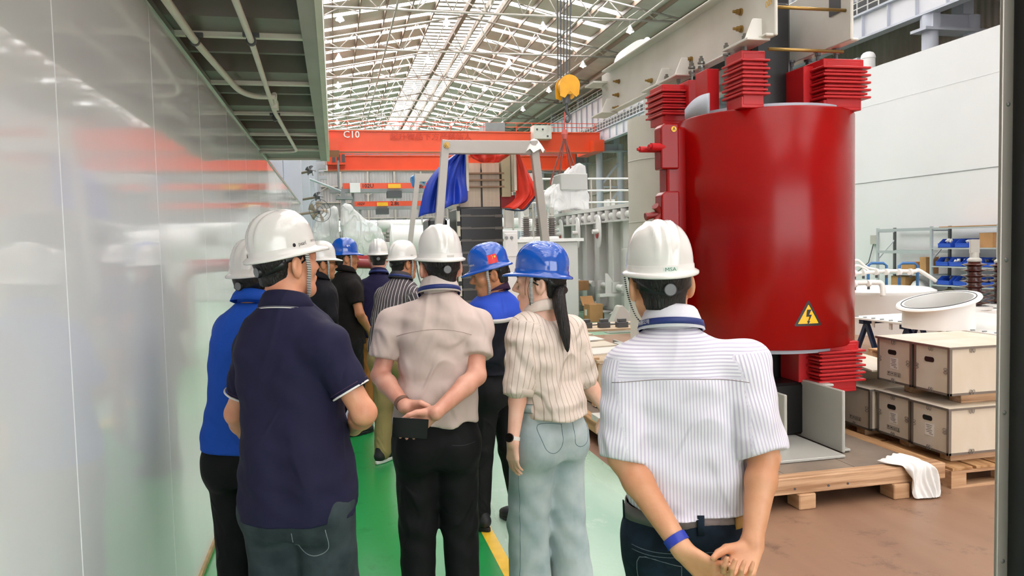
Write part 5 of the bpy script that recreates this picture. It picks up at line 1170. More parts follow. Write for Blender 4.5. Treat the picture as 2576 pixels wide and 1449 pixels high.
def helmet_mesh(ridge=1.4):
    """hard hat shell in head space: +y is the front"""
    nu, rows = 72, []
    prof = [(-0.004, 1.10, 1), (-0.009, 1.115, 1), (-0.006, 1.125, 1), (0.0, 1.12, 1), (0.004, 1.05, 0.6), (0.007, 1.0, 0), (0.020, 0.995, 0), (0.024, 0.975, 0)]
    for t in np.linspace(0.0, PI/2, 15)[:]:
        prof.append((0.026+0.124*math.sin(t)**1.0, 0.972*max(math.cos(t), 0.0)**0.72, 0))
    V = []
    for (z, rr, fl) in prof:
        for j in range(nu):
            a = 2*PI*j/nu; ca, sa = math.cos(a), math.sin(a); x = 0.101*ca*rr; y = 0.128*sa*rr; zz = z
            if fl:
                f = max(0.0, sa)**3; y += 0.042*f*fl; zz -= 0.012*f*fl; b = max(0, -sa)**2; y -= 0.004*b*fl; zz -= 0.004*b*fl
            if z > 0.03:
                k = min(1, (z-0.03)/0.05); c = math.exp(-(x/0.014)**2); n = np.array([x/0.101**2, y/0.128**2, (z-0.02)/0.14**2]); n /= np.linalg.norm(n)
                g = math.exp(-((abs(x)-0.030)/0.008)**2); h = ridge*(0.005*c+0.0045*g*(0.4+0.6*(y < 0.06)))*k-0.002*math.exp(-((abs(x)-0.018)/0.006)**2)*k
                x += n[0]*h; y += n[1]*h; zz += n[2]*h
            V.append((x, y, zz))
    F = []; R = len(prof)
    for i in range(R-1):
        for j in range(nu): F.append((i*nu+j, i*nu+(j+1) % nu, (i+1)*nu+(j+1) % nu, (i+1)*nu+j))
    return np.array(V), F
HELV, HELF = helmet_mesh()
HEL_ME = {}
for nm, mm in (('white', m_helw), ('blue', m_helb)):
    me = bpy.data.meshes.new('shell'); me.from_pydata(HELV.tolist(), [], HELF); me.update(); me.materials.append(mm)
    me.polygons.foreach_set('use_smooth', [True]*len(me.polygons)); HEL_ME[nm] = me
HBVH = BVHTree.FromPolygons([Vector(v) for v in HELV], HELF)
def on_helmet(s, size, az, el, m, head, nm, off=0.0008, box=None):
    """decal lettering wrapped on the shell at azimuth az (0 = front, + = person's left) and height el"""
    if box: v = np.array([(-box[0]/2+box[0]*i/8, -box[1]/2+box[1]*j/4, 0) for i in range(9) for j in range(5)]); f = [(i*5+j, (i+1)*5+j, (i+1)*5+j+1, i*5+j+1) for i in range(8) for j in range(4)]
    elif isinstance(s, tuple): v, f = s
    else: v, f = text_mesh(s, size)
    out = []
    for q in v:
        a = PI/2+az+q[0]/0.115; z = el+q[1]; d = Vector((math.cos(a), math.sin(a), 0)); h = HBVH.ray_cast(Vector((d.x*0.5, d.y*0.5, z)), -d)
        out.append(h[0]+h[1]*(off if h[1].dot(d) > 0 else -off) if h[0] is not None else d*0.11+Vector((0, 0, z)))
    me = bpy.data.meshes.new(nm); me.from_pydata([tuple(q) for q in out], [], f); me.update(); return link(nm, me, m, head)
def star(n, r0, r1, cx, cy): return [(cx+(r0 if k % 2 == 0 else r1)*math.sin(k*PI/n), cy+(r0 if k % 2 == 0 else r1)*math.cos(k*PI/n), 0) for k in range(2*n)]

class Person:
    def __init__(s, label, x, d, rz, zs=1.0, group=None, h=0.006):
        P = pt(x, 900, d); s.o = np.array([P[0], P[1], 0.0]); s.rz = rz; s.zs = zs; s.h = h
        s.R = rotm(rz); s.root = thing('person', label, 'person', tuple(s.o), rz); s.lean = np.array([0.0, 0.0])
    def L(s, x, y, d): return (pt(x, y, d)-s.o)@s.R             # pixel and depth -> local
    def add(s, name, V, F, m, parent=None, attr=None): return qmesh(name, np.asarray(V), F, m, parent or s.root, attr)
    # ---- head with face, neck
    def head_frame(s, top, yaw, pitch=0.0, roll=0.0):
        """top: local point of the helmet top; yaw relative to the body"""
        s.HR = rotm(yaw)@rotm(0, pitch)@rotm(0, 0, roll)
        s.hc = np.array(top)-s.HR@np.array([0, 0, 0.185])*1.0
    HS = 1.05
    def H(s, p): return s.hc+s.HR@np.array(p, float)*s.HS
    def body(s, skin, arms, neck0, female=False, hands=()):
        lo = np.array([-0.62, -0.5, 0.55]); hi = np.array([0.62, 0.6, 2.0]); pts_ = [s.H((0, 0, 0))]+[p for a in arms for p in a]
        lo = np.minimum(np.min(pts_, 0)-0.22, [-0.2, -0.15, 0.85]); hi = np.maximum(np.max(pts_, 0)+0.22, [0.2, 0.2, 1.5])
        g = Grid(lo, hi, s.h); E = lambda c, r, k=0.012, op='add', R=None: g.ell(s.H(c), np.array(r)*s.HS, s.HR if R is None else s.HR@R, k, op)
        C = lambda a, b, ra, rb=None, k=0.012, op='add': g.cone(s.H(a), s.H(b), ra*s.HS, (ra if rb is None else rb)*s.HS, k, op)
        f = 0.94 if female else 1.0
        E((0, -0.012, 0.035), (0.076*f, 0.098*f, 0.092*f)); E((0, 0.030, -0.035), (0.060*f, 0.062*f, 0.088*f), 0.03)
        E((0, 0.062, -0.100*f), (0.028, 0.026, 0.022), 0.03)
        for sd in (-1, 1):
            C((sd*0.054*f, -0.005, -0.058), (sd*0.018, 0.066, -0.102*f), 0.017, 0.013, 0.03); E((sd*0.043*f, 0.058, -0.026), (0.022, 0.024, 0.022), 0.025)
            E((sd*0.031, 0.097, 0.004), (0.019, 0.014, 0.012), 0.012, 'cut'); E((sd*0.031, 0.078, 0.003), (0.015, 0.0135, 0.0105), 0.004)
            E((sd*0.080*f, -0.012, -0.012), (0.012, 0.024, 0.037), 0.006, 'add', rotm(sd*0.35)); E((sd*0.090*f, -0.008, -0.008), (0.006, 0.011, 0.018), 0.006, 'cut', rotm(sd*0.35))
            C((sd*0.010, 0.098, -0.034), (sd*0.012, 0.092, -0.036), 0.0085, 0.008, 0.008)
        C((-0.034, 0.080, 0.022), (0.034, 0.080, 0.022), 0.013, 0.013, 0.02); C((0, 0.090, 0.012), (0, 0.112, -0.028), 0.008, 0.0115, 0.014)
        C((-0.018, 0.090, -0.059), (0.018, 0.090, -0.059), 0.0075, 0.0075, 0.008); C((-0.016, 0.089, -0.070), (0.016, 0.089, -0.070), 0.008, 0.008, 0.008)
        g.cone(s.H((0, -0.030, -0.05)), np.array(neck0)+np.array([0, -0.004, 0.02]), 0.056*f, 0.057*f, 0.03)
        g.cone(neck0, np.array(neck0)+np.array([0, 0, -0.1]), 0.054, 0.06, 0.03)
        n0 = np.array(neck0); g.loft([(0.90, 0.10, 0.07, 0, 0), (1.1, 0.11, 0.07, 0, 0), (1.33, 0.13, 0.07, n0[0]*0.8, n0[1]*0.8), (1.42, 0.09, 0.06, n0[0], n0[1])], 0.03)
        for a in arms:
            sh, el, wr = [np.array(q) for q in a[:3]]; m = sh+(el-sh)*0.5
            g.cone(n0+np.array([0, 0, -0.08]), sh, 0.05, 0.045, 0.03); g.cone(sh, el, 0.047, 0.039, 0.02); q = el+(wr-el)*0.28
            fr = 0.88 if female else 1.0
            g.cone(el, q, 0.040*fr, 0.042*fr, 0.02); g.cone(q, wr, 0.042*fr, 0.027*fr, 0.015); g.ell(wr, (0.027*fr, 0.027*fr, 0.027*fr), None, 0.012)
        for hd in hands: s.hand(g, **hd)
        V, F = g.skin(); V = relax(V, F, 1, 0.4)
        s.body_o = s.add('body', V, F, skin); return s.body_o
    def hand(s, g, W, fd, pn, ts, curl, thumb=None, sc=1.0, spread=0.0):
        W = np.array(W, float); fd = np.array(fd, float); fd /= np.linalg.norm(fd); pn = np.array(pn, float); pn -= fd*(pn@fd); pn /= np.linalg.norm(pn)
        lat = np.cross(pn, fd)*ts; off = (0.030, 0.010, -0.010, -0.028); ln = ((0.043, 0.026, 0.021), (0.047, 0.030, 0.022), (0.043, 0.028, 0.021), (0.034, 0.021, 0.019)); base = (0.083, 0.086, 0.081, 0.073)
        rad = (0.0092, 0.0094, 0.0088, 0.0078)
        for i in range(4):
            k0 = W+lat*off[i]*0.55*sc; k1 = W+fd*base[i]*sc+lat*off[i]*sc
            g.cone(k0, k1, 0.0155*sc, 0.0118*sc, 0.012)
            p = k1; ang = 0.0; c = curl[i] if hasattr(curl, '__len__') else curl
            for j in range(3):
                cc = c[j] if hasattr(c, '__len__') else c*(1.0, 1.15, 0.7)[j]
                ang += cc; dr = fd*math.cos(ang)+pn*math.sin(ang)+lat*spread*(1.5-i)*0.12; dr /= np.linalg.norm(dr); q = p+dr*ln[i][j]*sc
                g.cone(p, q, rad[i]*(1-0.07*j)*sc, rad[i]*(0.93-0.09*j)*sc, 0.003 if j else 0.008); p = q
        tb = W+fd*0.022*sc+lat*0.022*sc+pn*0.006; th = thumb or ((0.62, 0.6, 0.35), (0.85, 0.35, 0.30), (0.95, 0.1, 0.25)); p = tb; rr = (0.0165, 0.0125, 0.0108, 0.0085)
        for j in range(3):
            dr = fd*th[j][0]+lat*th[j][1]+pn*th[j][2]; dr /= np.linalg.norm(dr); q = p+dr*(0.042, 0.034, 0.029)[j]*sc; g.cone(p, q, rr[j]*sc, rr[j+1]*sc, 0.010 if j == 0 else 0.004); p = q
    def hair(s, nape=-0.095, female=False, m=None):
        nape = nape+0.018
        lo = s.hc-0.2; hi = s.hc+0.2; g = Grid(lo, hi, 0.006); HRi = s.HR.T; hc = s.hc
        def fn(x, y, z):
            p = (x-hc[0], y-hc[1], z-hc[2]); u, v, w = ((HRi[i, 0]*p[0]+HRi[i, 1]*p[1]+HRi[i, 2]*p[2])/s.HS for i in range(3))
            q = np.sqrt((u/0.0815)**2+((v+0.014)/0.104)**2+((w-0.03)/0.100)**2); d = (q-1)*0.085
            # neck hair below the skull
            low = np.sqrt((u/0.058)**2+((v+0.040)/0.058)**2)-1; d2 = np.maximum(low*0.06, w-0.0); d = smin(d, d2, 0.015)
            cut = 0.80*(v+0.012)-0.60*(w+0.022); cut = np.maximum(cut, nape-w); cut = np.maximum(cut, -0.5)
            side = np.where(v > -0.035, 0.016-w+0.0*v, -1)*0.8; side = np.where((v > 0.004) & (v < 0.024), np.minimum(side, -0.020-w), side)
            return np.maximum(np.maximum(d, cut), side)
        g.put(lo, hi, fn, 0.0); V, F = g.skin(); V = relax(V, F, 2, 0.5); return s.add('hair', V, F, m or m_hair)
    def face(s, brow=True, lips=True):
        for sd in (-1, 1):
            o = MB(); P = [s.H((sd*t, 0.0935-0.35*max(0, t-0.025), 0.021+0.006*math.sin((t-0.012)*70))) for t in np.linspace(0.013, 0.046, 7)]; o.path(P, [0.002, 0.0035, 0.004, 0.004, 0.0035, 0.003, 0.0015], 6); o.build('eyebrow', m_hair, s.root, world=False)
            o = MB(); P = [s.H((sd*t, 0.0925-0.9*(t-0.031)**2*8-0.12*max(0, t-0.031), 0.003+0.001*math.sin((t-0.018)*110))) for t in np.linspace(0.018, 0.044, 8)]; o.path(P, [0.0012, 0.0022, 0.003, 0.0034, 0.0034, 0.003, 0.0022, 0.0012], 6); o.build('eye', m_eyed, s.root, world=False)
        o = MB(); o.path([s.H((t, 0.0985-abs(t)*0.35, -0.0645+abs(t)*0.05)) for t in np.linspace(-0.023, 0.023, 9)], [0.001, 0.002, 0.003, 0.0035, 0.0035, 0.0035, 0.003, 0.002, 0.001], 6); o.build('mouth', m_lip, s.root, world=False)
    def helmet(s, kind, pitch=0.0, tag_=None, strap=True, knob=True, yaw=0.0):
        hm = bpy.data.objects.new('helmet', HEL_ME[kind]); COL.objects.link(hm); hm.parent = s.root
        R = s.HR@rotm(yaw)@rotm(0, pitch); M = Matrix((R*0.97).tolist()).to_4x4(); M.translation = Vector(s.H((0, -0.008, 0.033))); hm.matrix_local = M
        hm['label'] = kind+' hard hat'
        # headband, ratchet knob in the helmet's own space
        n = 24; A = np.linspace(PI*0.98, 2*PI*1.01, n); o = MB()
        g = np.array([[((0.086+0.004*e)*math.cos(a), 0.006+(0.108+0.004*e)*math.sin(a), zz-0.032*math.sin(a)**2) for a in A] for (zz, e) in ((0.010, 1), (-0.014, 1), (-0.022, 0.6))])
        o.grid(g).build('headband', m_band, hm, world=False, smooth=True, solid=0.005)
        g = np.array([[((0.089)*math.cos(a), 0.008+(0.111)*math.sin(a), zz-0.024*math.sin(a)**2) for a in np.linspace(PI*1.15, PI*1.85, 14)] for zz in (-0.002, -0.040)])
        MB().grid(g).build('ratchet_band', m_band, hm, world=False, smooth=True, solid=0.009)
        if knob:
            k = MB().lathe([(0.021, 0), (0.021, 0.010), (0.0185, 0.013)], (0.0, -0.104, -0.046), 24, R=rotm(0, PI/2)); k.build('ratchet_knob', m_band, hm, world=False, auto=40)
            MB().lathe([(0.0165, 0.0), (0.0165, 0.004), (0, 0.005)], (0.0, -0.114, -0.046), 24, R=rotm(0, PI/2)).build('knob_face', m_knob, hm, world=False, auto=40)
        for sd in (-1, 1): MB().path([(sd*0.095, 0.02, 0.0), (sd*0.086, 0.03, -0.03), (sd*0.084, 0.0, -0.045)], 0.004, 6).build('side_hanger', m_band, hm, world=False)
        if strap:
            for sd in (-1, 1):
                P = smooth_path([s.H((sd*0.096, 0.020, 0.030)), s.H((sd*0.089, 0.026, -0.02)), s.H((sd*0.078, 0.026, -0.065)), s.H((sd*0.058, 0.034, -0.105)), s.H((sd*0.02, 0.05, -0.130)), s.H((0, 0.052, -0.133))], 6)
                N = np.array([s.HR@np.array([sd, 0, -0.2*min(1, max(0, (i-12)/10))]) for i in range(len(P))]); T = np.gradient(P, axis=0); T /= np.linalg.norm(T, axis=1)[:, None]; B = np.cross(T, N); B /= np.linalg.norm(B, axis=1)[:, None]
                MB().grid(np.stack([P-B*0.0075, P+B*0.0075])).build('chin_strap', m_strap, s.root, world=False, smooth=True, solid=0.003)
        return hm
    # ---- garments
    def shirt(s, m, secs, sleeves, hem=None, seed=1, amp=0.004, h=0.0075, name='shirt', pw=2.5, shoulders=True, cutneck=True, st_per=None, yoke=None):
        """secs: torso rows (z, a, b, cx, cy); sleeves: (shoulder, end, r0, r1, elbow or None)"""
        S = np.array(secs); allp = [q for sl in sleeves for q in (sl[0], sl[1])]+[sl[4] for sl in sleeves if sl[4] is not None]
        lo = np.minimum(np.min(allp, 0)-0.13, [S[:, 3].min()-S[:, 1].max()-0.04, S[:, 4].min()-S[:, 2].max()-0.05, S[:, 0].min()-0.03]); hi = np.maximum(np.max(allp, 0)+0.13, [S[:, 3].max()+S[:, 1].max()+0.04, S[:, 4].max()+S[:, 2].max()+0.05, S[:, 0].max()+0.05])
        g = Grid(lo, hi, h); g.loft(secs, 0.02, pw)
        top = S[np.argmax(S[:, 0])]; nk = np.array([top[3], top[4], top[0]])
        for sl in sleeves:
            sh, en, r0, r1, el = np.array(sl[0]), np.array(sl[1]), sl[2], sl[3], sl[4]
            if shoulders: g.cone(nk+np.array([0, 0, -0.060]), sh+np.array([0, 0, 0.004]), 0.045, r0*0.88, 0.04)
            gg = Grid(lo, hi, h) if False else g
            pts_ = [sh, en] if el is None else [sh, np.array(el), en]
            for i in range(len(pts_)-1):
                a, b = pts_[i], pts_[i+1]; fa = i/(len(pts_)-1); fb = (i+1)/(len(pts_)-1); ra, rb = r0+(r1-r0)*fa, r0+(r1-r0)*fb; last = i == len(pts_)-2
                ab = b-a; L_ = np.linalg.norm(ab); u = ab/L_; R_ = max(ra, rb)
                def fn(x, y, z, a=a, b=b, u=u, L_=L_, ra=ra, rb=rb, last=last):
                    px, py, pz = x-a[0], y-a[1], z-a[2]; t = (px*u[0]+py*u[1]+pz*u[2]); tc = np.clip(t, 0, L_)
                    q = np.sqrt((px-tc*u[0])**2+(py-tc*u[1])**2+(pz-tc*u[2])**2)-(ra+(rb-ra)*tc/L_)
                    q = q+0.35*amp*np.sin(t*70+4*np.sin(px*40)+3*py*30)*np.clip(t/L_, 0, 1)
                    return np.maximum(q, t-L_) if last else q
                if i == 0: g.cone(a, lerp(a, b, 0.22), ra, ra+(rb-ra)*0.22, 0.035)
                g.put(np.minimum(a, b)-R_, np.maximum(a, b)+R_, fn, 0.006 if i == 0 else 0.012)
        w = wrinkle(seed, amp); x, y, z = g.ax; g.D += w(x[:, None, None].astype(np.float32), y[None, :, None].astype(np.float32), z[None, None, :].astype(np.float32))*np.clip(1-np.abs(g.D)*20, 0, 1)
        if hem is not None: hz = hem; g.put(lo, hi, lambda x, y, z: (hz(x, y) if callable(hz) else hz)-z+0*x+0*y, 0.004, 'isect')
        V, F = g.skin(); V = relax(V, F, 2, 0.5); at = None
        if st_per is not None:
            cx = np.interp(V[:, 2], S[np.argsort(S[:, 0]), 0], S[np.argsort(S[:, 0]), 3]); cy = np.interp(V[:, 2], S[np.argsort(S[:, 0]), 0], S[np.argsort(S[:, 0]), 4])
            at = V[:, 0]*0.85+np.arctan2(V[:, 0]-cx, -(V[:, 1]-cy))*0.03
            if yoke is not None: at = np.where(V[:, 2] > yoke, V[:, 2], at)
            aw = np.interp(V[:, 2], S[np.argsort(S[:, 0]), 0], S[np.argsort(S[:, 0]), 1])
            for sl in sleeves:
                sh = np.array(sl[0]); en = np.array(sl[4] if sl[4] is not None else sl[1]); u = en-sh; L_ = np.linalg.norm(u); u /= L_; sd = np.sign(sh[0])
                t = (V-sh)@u; rr = np.linalg.norm(V-sh-np.outer(t, u), axis=1); msk = (t > -0.02) & (rr < 0.12) & (np.abs(V[:, 0]-cx) > aw*0.97-0.0)
                e1 = np.cross(u, [0, 1.0, 0]); e1 /= np.linalg.norm(e1); e2 = np.cross(u, e1); q = V-sh; at = np.where(msk, np.arctan2(q@e1, q@e2)*0.07+0.5, at)
        o = s.add(name, V, F, m, None, at); s.sv, s.sf = V, F; s.bvh = BVHTree.FromPolygons([Vector(v) for v in V], [tuple(int(i) for i in f) for f in F]); return o
    def trousers(s, m, secs, legs, seed=3, amp=0.004, h=0.009, top=None, name='trousers'):
        """secs: hip rows; legs: list of (hip, knee, ankle, r_hip, r_knee, r_hem)"""
        S = np.array(secs); P = np.array([q for l in legs for q in l[:3]]); lo = np.minimum(P.min(0)-0.14, [S[:, 3].min()-S[:, 1].max()-0.03, S[:, 4].min()-S[:, 2].max()-0.03, 0.0]); hi = np.maximum(P.max(0)+0.14, [S[:, 3].max()+S[:, 1].max()+0.03, S[:, 4].max()+S[:, 2].max()+0.03, S[:, 0].max()+0.03]); lo[2] = 0.01
        g = Grid(lo, hi, h); g.loft(secs, 0.02, 2.3)
        for (hp, kn, an, r0, r1, r2) in legs:
            g.cone(hp, kn, r0, r1, 0.03); g.cone(kn, an, r1, r2, 0.02); g.ell(np.array(hp)+np.array([0, -0.035, -0.03]), (0.10, 0.105, 0.11), None, 0.04)
        w = wrinkle(seed, amp*0.6, 0.5, 0.5, 0.5); x, y, z = g.ax; zz = z[None, None, :].astype(np.float32)
        g.D += (w(x[:, None, None].astype(np.float32), y[None, :, None].astype(np.float32), zz)+amp*0.55*np.sin(48*zz+29*x[:, None, None]+3*np.sin(y[None, :, None]*21+seed))*np.exp(-((zz-0.47)/0.14)**2)+amp*0.8*np.sin(70*zz+31*x[:, None, None]+2*np.sin(y[None, :, None]*30))*np.clip((0.22-zz)/0.15, 0, 1))*np.clip(1-np.abs(g.D)*20, 0, 1)
        V, F = g.skin(); V = relax(V, F, 2, 0.5); o = s.add(name, V, F, m); s.tbvh = BVHTree.FromPolygons([Vector(v) for v in V], [tuple(int(i) for i in f) for f in F]); return o
    def shoes(s, ankles, m, msole, yaw=(0, 0)):
        for a, yw in zip(ankles, yaw):
            R = rotm(yw); c = np.array([a[0], a[1], 0]); g = Grid(c-[0.17, 0.22, 0.02], c+[0.17, 0.30, 0.2], 0.007); q = lambda p: c+R@np.array(p)
            g.cone(q((0, -0.05, 0.055)), q((0, 0.12, 0.045)), 0.040, 0.036, 0.02); g.ell(q((0, 0.12, 0.040)), (0.046, 0.075, 0.035), R, 0.02); g.cone(q((0, -0.04, 0.06)), q((0, -0.03, 0.11)), 0.042, 0.042, 0.02)
            g.put(c-0.3, c+0.3, lambda x, y, z: 0.024-z+0*x+0*y, 0.003, 'isect'); V, F = g.skin(); sh = s.add('shoe', V, F, m)
            P = []
            for t in np.linspace(0, 2*PI, 28, endpoint=False): yv = 0.052+0.148*math.sin(t); P.append(tuple((R@np.array([0.047*math.cos(t)*(1 if yv > 0.06 else 0.88), yv, 0]))[:2]))
            o = MB().prism([(c[0]+p[0], c[1]+p[1]) for p in P], 0.026, (0, 0, 0.002)); o.build('sole', msole, sh, world=False, bevel=0.004)
    def ring(s, c, a, b, prof, m, name, tilt=0.0, a0=0.0, a1=2*PI, n=48, pw=2.2, solid=0.0, parent=None, auto=None):
        """band around the body; prof rows (dr, dz); tilt lifts the back"""
        G = []
        for dr, dz in prof:
            row = []
            for t in np.linspace(a0, a1, n+1):
                ct, st_ = math.cos(t), math.sin(t); k = (abs(ct)**pw+abs(st_)**pw)**(-1/pw); row.append((c[0]+(a+dr)*ct*k, c[1]+(b+dr)*st_*k, c[2]+dz-tilt*st_))
            G.append(row)
        return MB().grid(np.array(G)).build(name, m, parent or s.root, world=False, smooth=True, solid=solid)
    def drape_line(s, P, d, r, m, name, bvh=None, off=0.0, ribbon=None, parent=None):
        """a seam or ribbon laid on the garment by casting from P along d"""
        bvh = bvh or s.bvh; d = Vector(d).normalized(); Q = []; N = []
        for p in P:
            h = bvh.ray_cast(Vector(p)-d*0.6, d)
            if h[0] is not None: n = h[1] if h[1].dot(d) < 0 else -h[1]; Q.append(h[0]+n*off); N.append(n)
        if len(Q) < 3: return None
        Q = np.array([tuple(q) for q in Q]); N = np.array([tuple(q) for q in N])
        if ribbon is None: return MB().path(Q, r, 5).build(name, m, parent or s.root, world=False, smooth=True)
        T = np.gradient(Q, axis=0); T /= np.linalg.norm(T, axis=1)[:, None]; B = np.cross(T, N); B /= np.linalg.norm(B, axis=1)[:, None]+1e-9
        return MB().grid(np.stack([Q-B*ribbon, Q+B*ribbon])).build(name, m, parent or s.root, world=False, smooth=True, solid=0.002)
def lerp(a, b, t): return np.array(a)+(np.array(b)-np.array(a))*t
def torso(zs=1.0, w=1.0, dpt=1.0, lean=(0, 0), z0=0.86, bulge=0.0, hips=1.0, hb=0.0, ch=0.92):
    R = [(z0, 0.178*hips, 0.125+hb), (0.95, 0.180*hips, 0.128+bulge), (1.05, 0.178, 0.126+bulge), (1.15, 0.183*ch, 0.126), (1.25, 0.190*ch, 0.126), (1.33, 0.192*ch, 0.120), (1.385, 0.178*ch, 0.108), (1.425, 0.138, 0.092), (1.452, 0.098, 0.082), (1.475, 0.068, 0.068)]
    return [(z*zs if z > z0 else z, a*w, b*dpt, lean[0]*max(0, (z-0.9)/0.5), lean[1]*max(0, (z-0.9)/0.5)) for z, a, b in R]
def hips(zs=1.0, w=1.0, dpt=1.0, cy=0.0, top=1.0): return [(0.76*zs, 0.155*w, 0.105*dpt, 0, cy-0.005), (0.86*zs, 0.180*w, 0.128*dpt, 0, cy-0.01), (0.93*zs, 0.176*w, 0.122*dpt, 0, cy-0.005), (top*zs, 0.165*w, 0.112*dpt, 0, cy)]
def legs(zs=1.0, st=0.10, rh=0.098, rk=0.078, ra=0.068, dy=(0, 0), w=1.0, dxk=(0, 0)):
    out = []
    for i, sd in enumerate((-1, 1)): out.append(((sd*0.088*w, 0, 0.86*zs), (sd*(0.088+st)/2*w+dxk[i], dy[i]*0.5+0.02, 0.47*zs), (sd*st*w, dy[i], 0.085), rh, rk, ra))
    return out
def SH(p): p = np.array(p, float).copy(); p[0] -= 0.022*np.sign(p[0]); p[2] -= 0.034; return p
sk_a = m_skin('a', '#d99a78', '#c98465'); sk_g = m_skin('g', '#e0a68f', '#d08e77'); sk_j = m_skin('j', '#dba27d', '#c98a64'); sk_w = m_skin('w', '#eabda6', '#dea48c'); sk_d = m_skin('d', '#c4865f', '#ad6f4a')
m_sole = mat('sole_white', '#e3e1dc', rough=0.6); m_shoek = mat('shoe_black', '#15161a', rough=0.6)
m_seam = mat('seam_dark', '#8d7f80', rough=0.8)
def az(x): k = ray(x, 700); return math.atan2(k[0], k[1])
def turned(x, deg): return -az(x)+math.radians(deg)
def rows(secs, neck): # bend the torso so that its top meets the neck
    f = (neck[2]-1.25)/(1.475-1.25); return [(z if z < 1.25 else 1.25+(z-1.25)*f, a, b, cx+neck[0]*np.clip((z-0.95)/0.5, 0, 1)**1.2, cy+neck[1]*np.clip((z-0.95)/0.5, 0, 1)**1.2) for z, a, b, cx, cy in secs]
def collar(s, nk, m, a=0.070, b=0.068, h=0.038, tilt=0.022, drop=0.0, flap=True, name='collar'):
    c = (nk[0], nk[1], nk[2]+0.010); prof = [(-0.002, -0.03), (-0.002, h), (0.002, h+0.003), (0.007, h-0.003), (0.016, h*0.4), (0.028, -0.016)] if flap else [(0.002, -0.02), (0.0, h)]
    return s.ring(c, a, b, prof, m, name, tilt, -PI*1.42, PI*0.42, 44, 2.0, 0.004)
def lanyard(s, nk, a=0.0925, b=0.0925, dz=-0.002, txt=None, tilt=0.024):
    n = 40; G = []
    for e in (-0.009, 0.009):
        row = []
        for t in np.linspace(-PI*1.5+0.35, PI*0.5-0.35, n):
            st_ = math.sin(t); fr = max(0, st_); row.append((nk[0]+(a+0.004*(e < 0))*math.cos(t)*(1-0.25*fr), nk[1]+(b+0.004*(e < 0))*st_*(1+0.3*fr), nk[2]+dz+e-tilt*st_-0.13*fr**1.5))
        G.append(row)
    o = MB().grid(np.array(G)).build('lanyard', m_lany, s.root, world=False, smooth=True, solid=0.002)
    if txt:
        v, f = text_mesh(txt, 0.013); V = []
        for q in v:
            t = math.radians(205)+q[0]/(a+0.004); V.append((nk[0]+(a+0.0065)*math.cos(t), nk[1]+(b+0.0065)*math.sin(t), nk[2]+dz+q[1]-tilt*math.sin(t)))
        MB().add(V, f).build('lanyard_text', m_white, o, world=False)
    return o
def seam_back(s, z0, dz, x0, x1, m, r=0.0013, name='yoke_seam'):
    s.drape_line([(x, 0, z0-dz*((x-(x0+x1)/2)/(x1-x0)*2)**2) for x in np.linspace(x0, x1, 24)], (0, 1, 0), r, m, name)
def watch(s, el, wr, m, t=0.88, r=0.0315, w=0.010, name='watch_strap', face=None, metal=None):
    el, wr = np.array(el), np.array(wr); c = lerp(el, wr, t); o = MB(); a, b, d, x, y, l = o.frame(el, wr); R = np.stack([x, y, d], 1)
    q = MB().lathe([(r, -w), (r+0.004, -w), (r+0.004, w), (r, w), (r, -w)], c, 28, R=R, cap=False).build(name, m, s.root, world=False, auto=40)
    if metal: MB().lathe([(r+0.0045, -w*0.9), (r+0.006, -w*0.9), (r+0.006, w*0.9), (r+0.0045, w*0.9)], c, 24, R=R, a0=metal[0], a1=metal[0]+0.35).build('buckle', m_steel, q, world=False)
    if face is not None:
        n = np.array(face, float); n -= d*(n@d); n /= np.linalg.norm(n); e1 = np.cross(d, n); MB().lathe([(0.019, 0.0), (0.019, 0.010), (0.0, 0.011)], c+n*(r-0.001), 24, R=np.stack([e1, d, n], 1)).build('watch_face', m_screen, q, world=False, auto=40)
    return q

# ---------------------------------------------------------------- man in the white striped shirt, right foreground
J = Person('man in white striped shirt and white hard hat, hands clasped behind, nearest the red coil', 1728, 2.25, turned(1728, 6), 1.0, h=0.0048)
nJ = J.L(1688, 826, 2.27); J.head_frame(J.L(1652, 553, 2.28), math.radians(10), 0.0, math.radians(-2))
shl, ell, wrl = SH(J.L(1572, 905, 2.25)), J.L(1566, 1150, 2.20), J.L(1712, 1376, 2.06)
shr, elr, wrr = SH(J.L(1882, 892, 2.22)), J.L(1922, 1150, 2.14), J.L(1893, 1362, 2.06)
J.body(sk_j, [(shl, ell, wrl), (shr, elr, wrr)], nJ, hands=[
    dict(W=wrl+(wrl-ell)*0.05, fd=J.L(1800, 1440, 2.03)-wrl, pn=(0.15, 0.75, 0.3), ts=1, curl=((0.35, 0.7, 0.5), (0.6, 0.9, 0.6), (0.7, 1.0, 0.6), (0.8, 1.0, 0.6)), thumb=((0.85, 0.25, -0.15), (0.95, 0.0, -0.2), (0.95, -0.15, -0.1))),
    dict(W=wrr+(wrr-elr)*0.05, fd=J.L(1850, 1450, 2.00)-wrr, pn=(-0.25, -0.85, 0.45), ts=-1, curl=((0.7, 1.0, 0.7), (0.75, 1.1, 0.7), (0.8, 1.1, 0.7), (0.9, 1.1, 0.6)), thumb=((0.6, 0.6, 0.3), (0.85, 0.3, 0.4), (0.9, 0.1, 0.5)))])
J.hair(-0.088); hm = J.helmet('white', 0.04)
on_helmet('MSA', 0.016, PI, 0.013, mat('label_green', '#2f6d52', rough=0.5), hm, 'helmet_label'); on_helmet(None, 0, PI, 0.013, mat('label_pale', '#cfd6d0', rough=0.5), hm, 'label_plate', 0.0004, (0.040, 0.0155))
mJs = m_stripe('white_stripe', '#e6e4ea', '#c3bccd', 0.0095, 0.30, 0.30)
sec = rows(torso(1.0, 1.03, 1.08, z0=0.958, bulge=0.012), nJ)
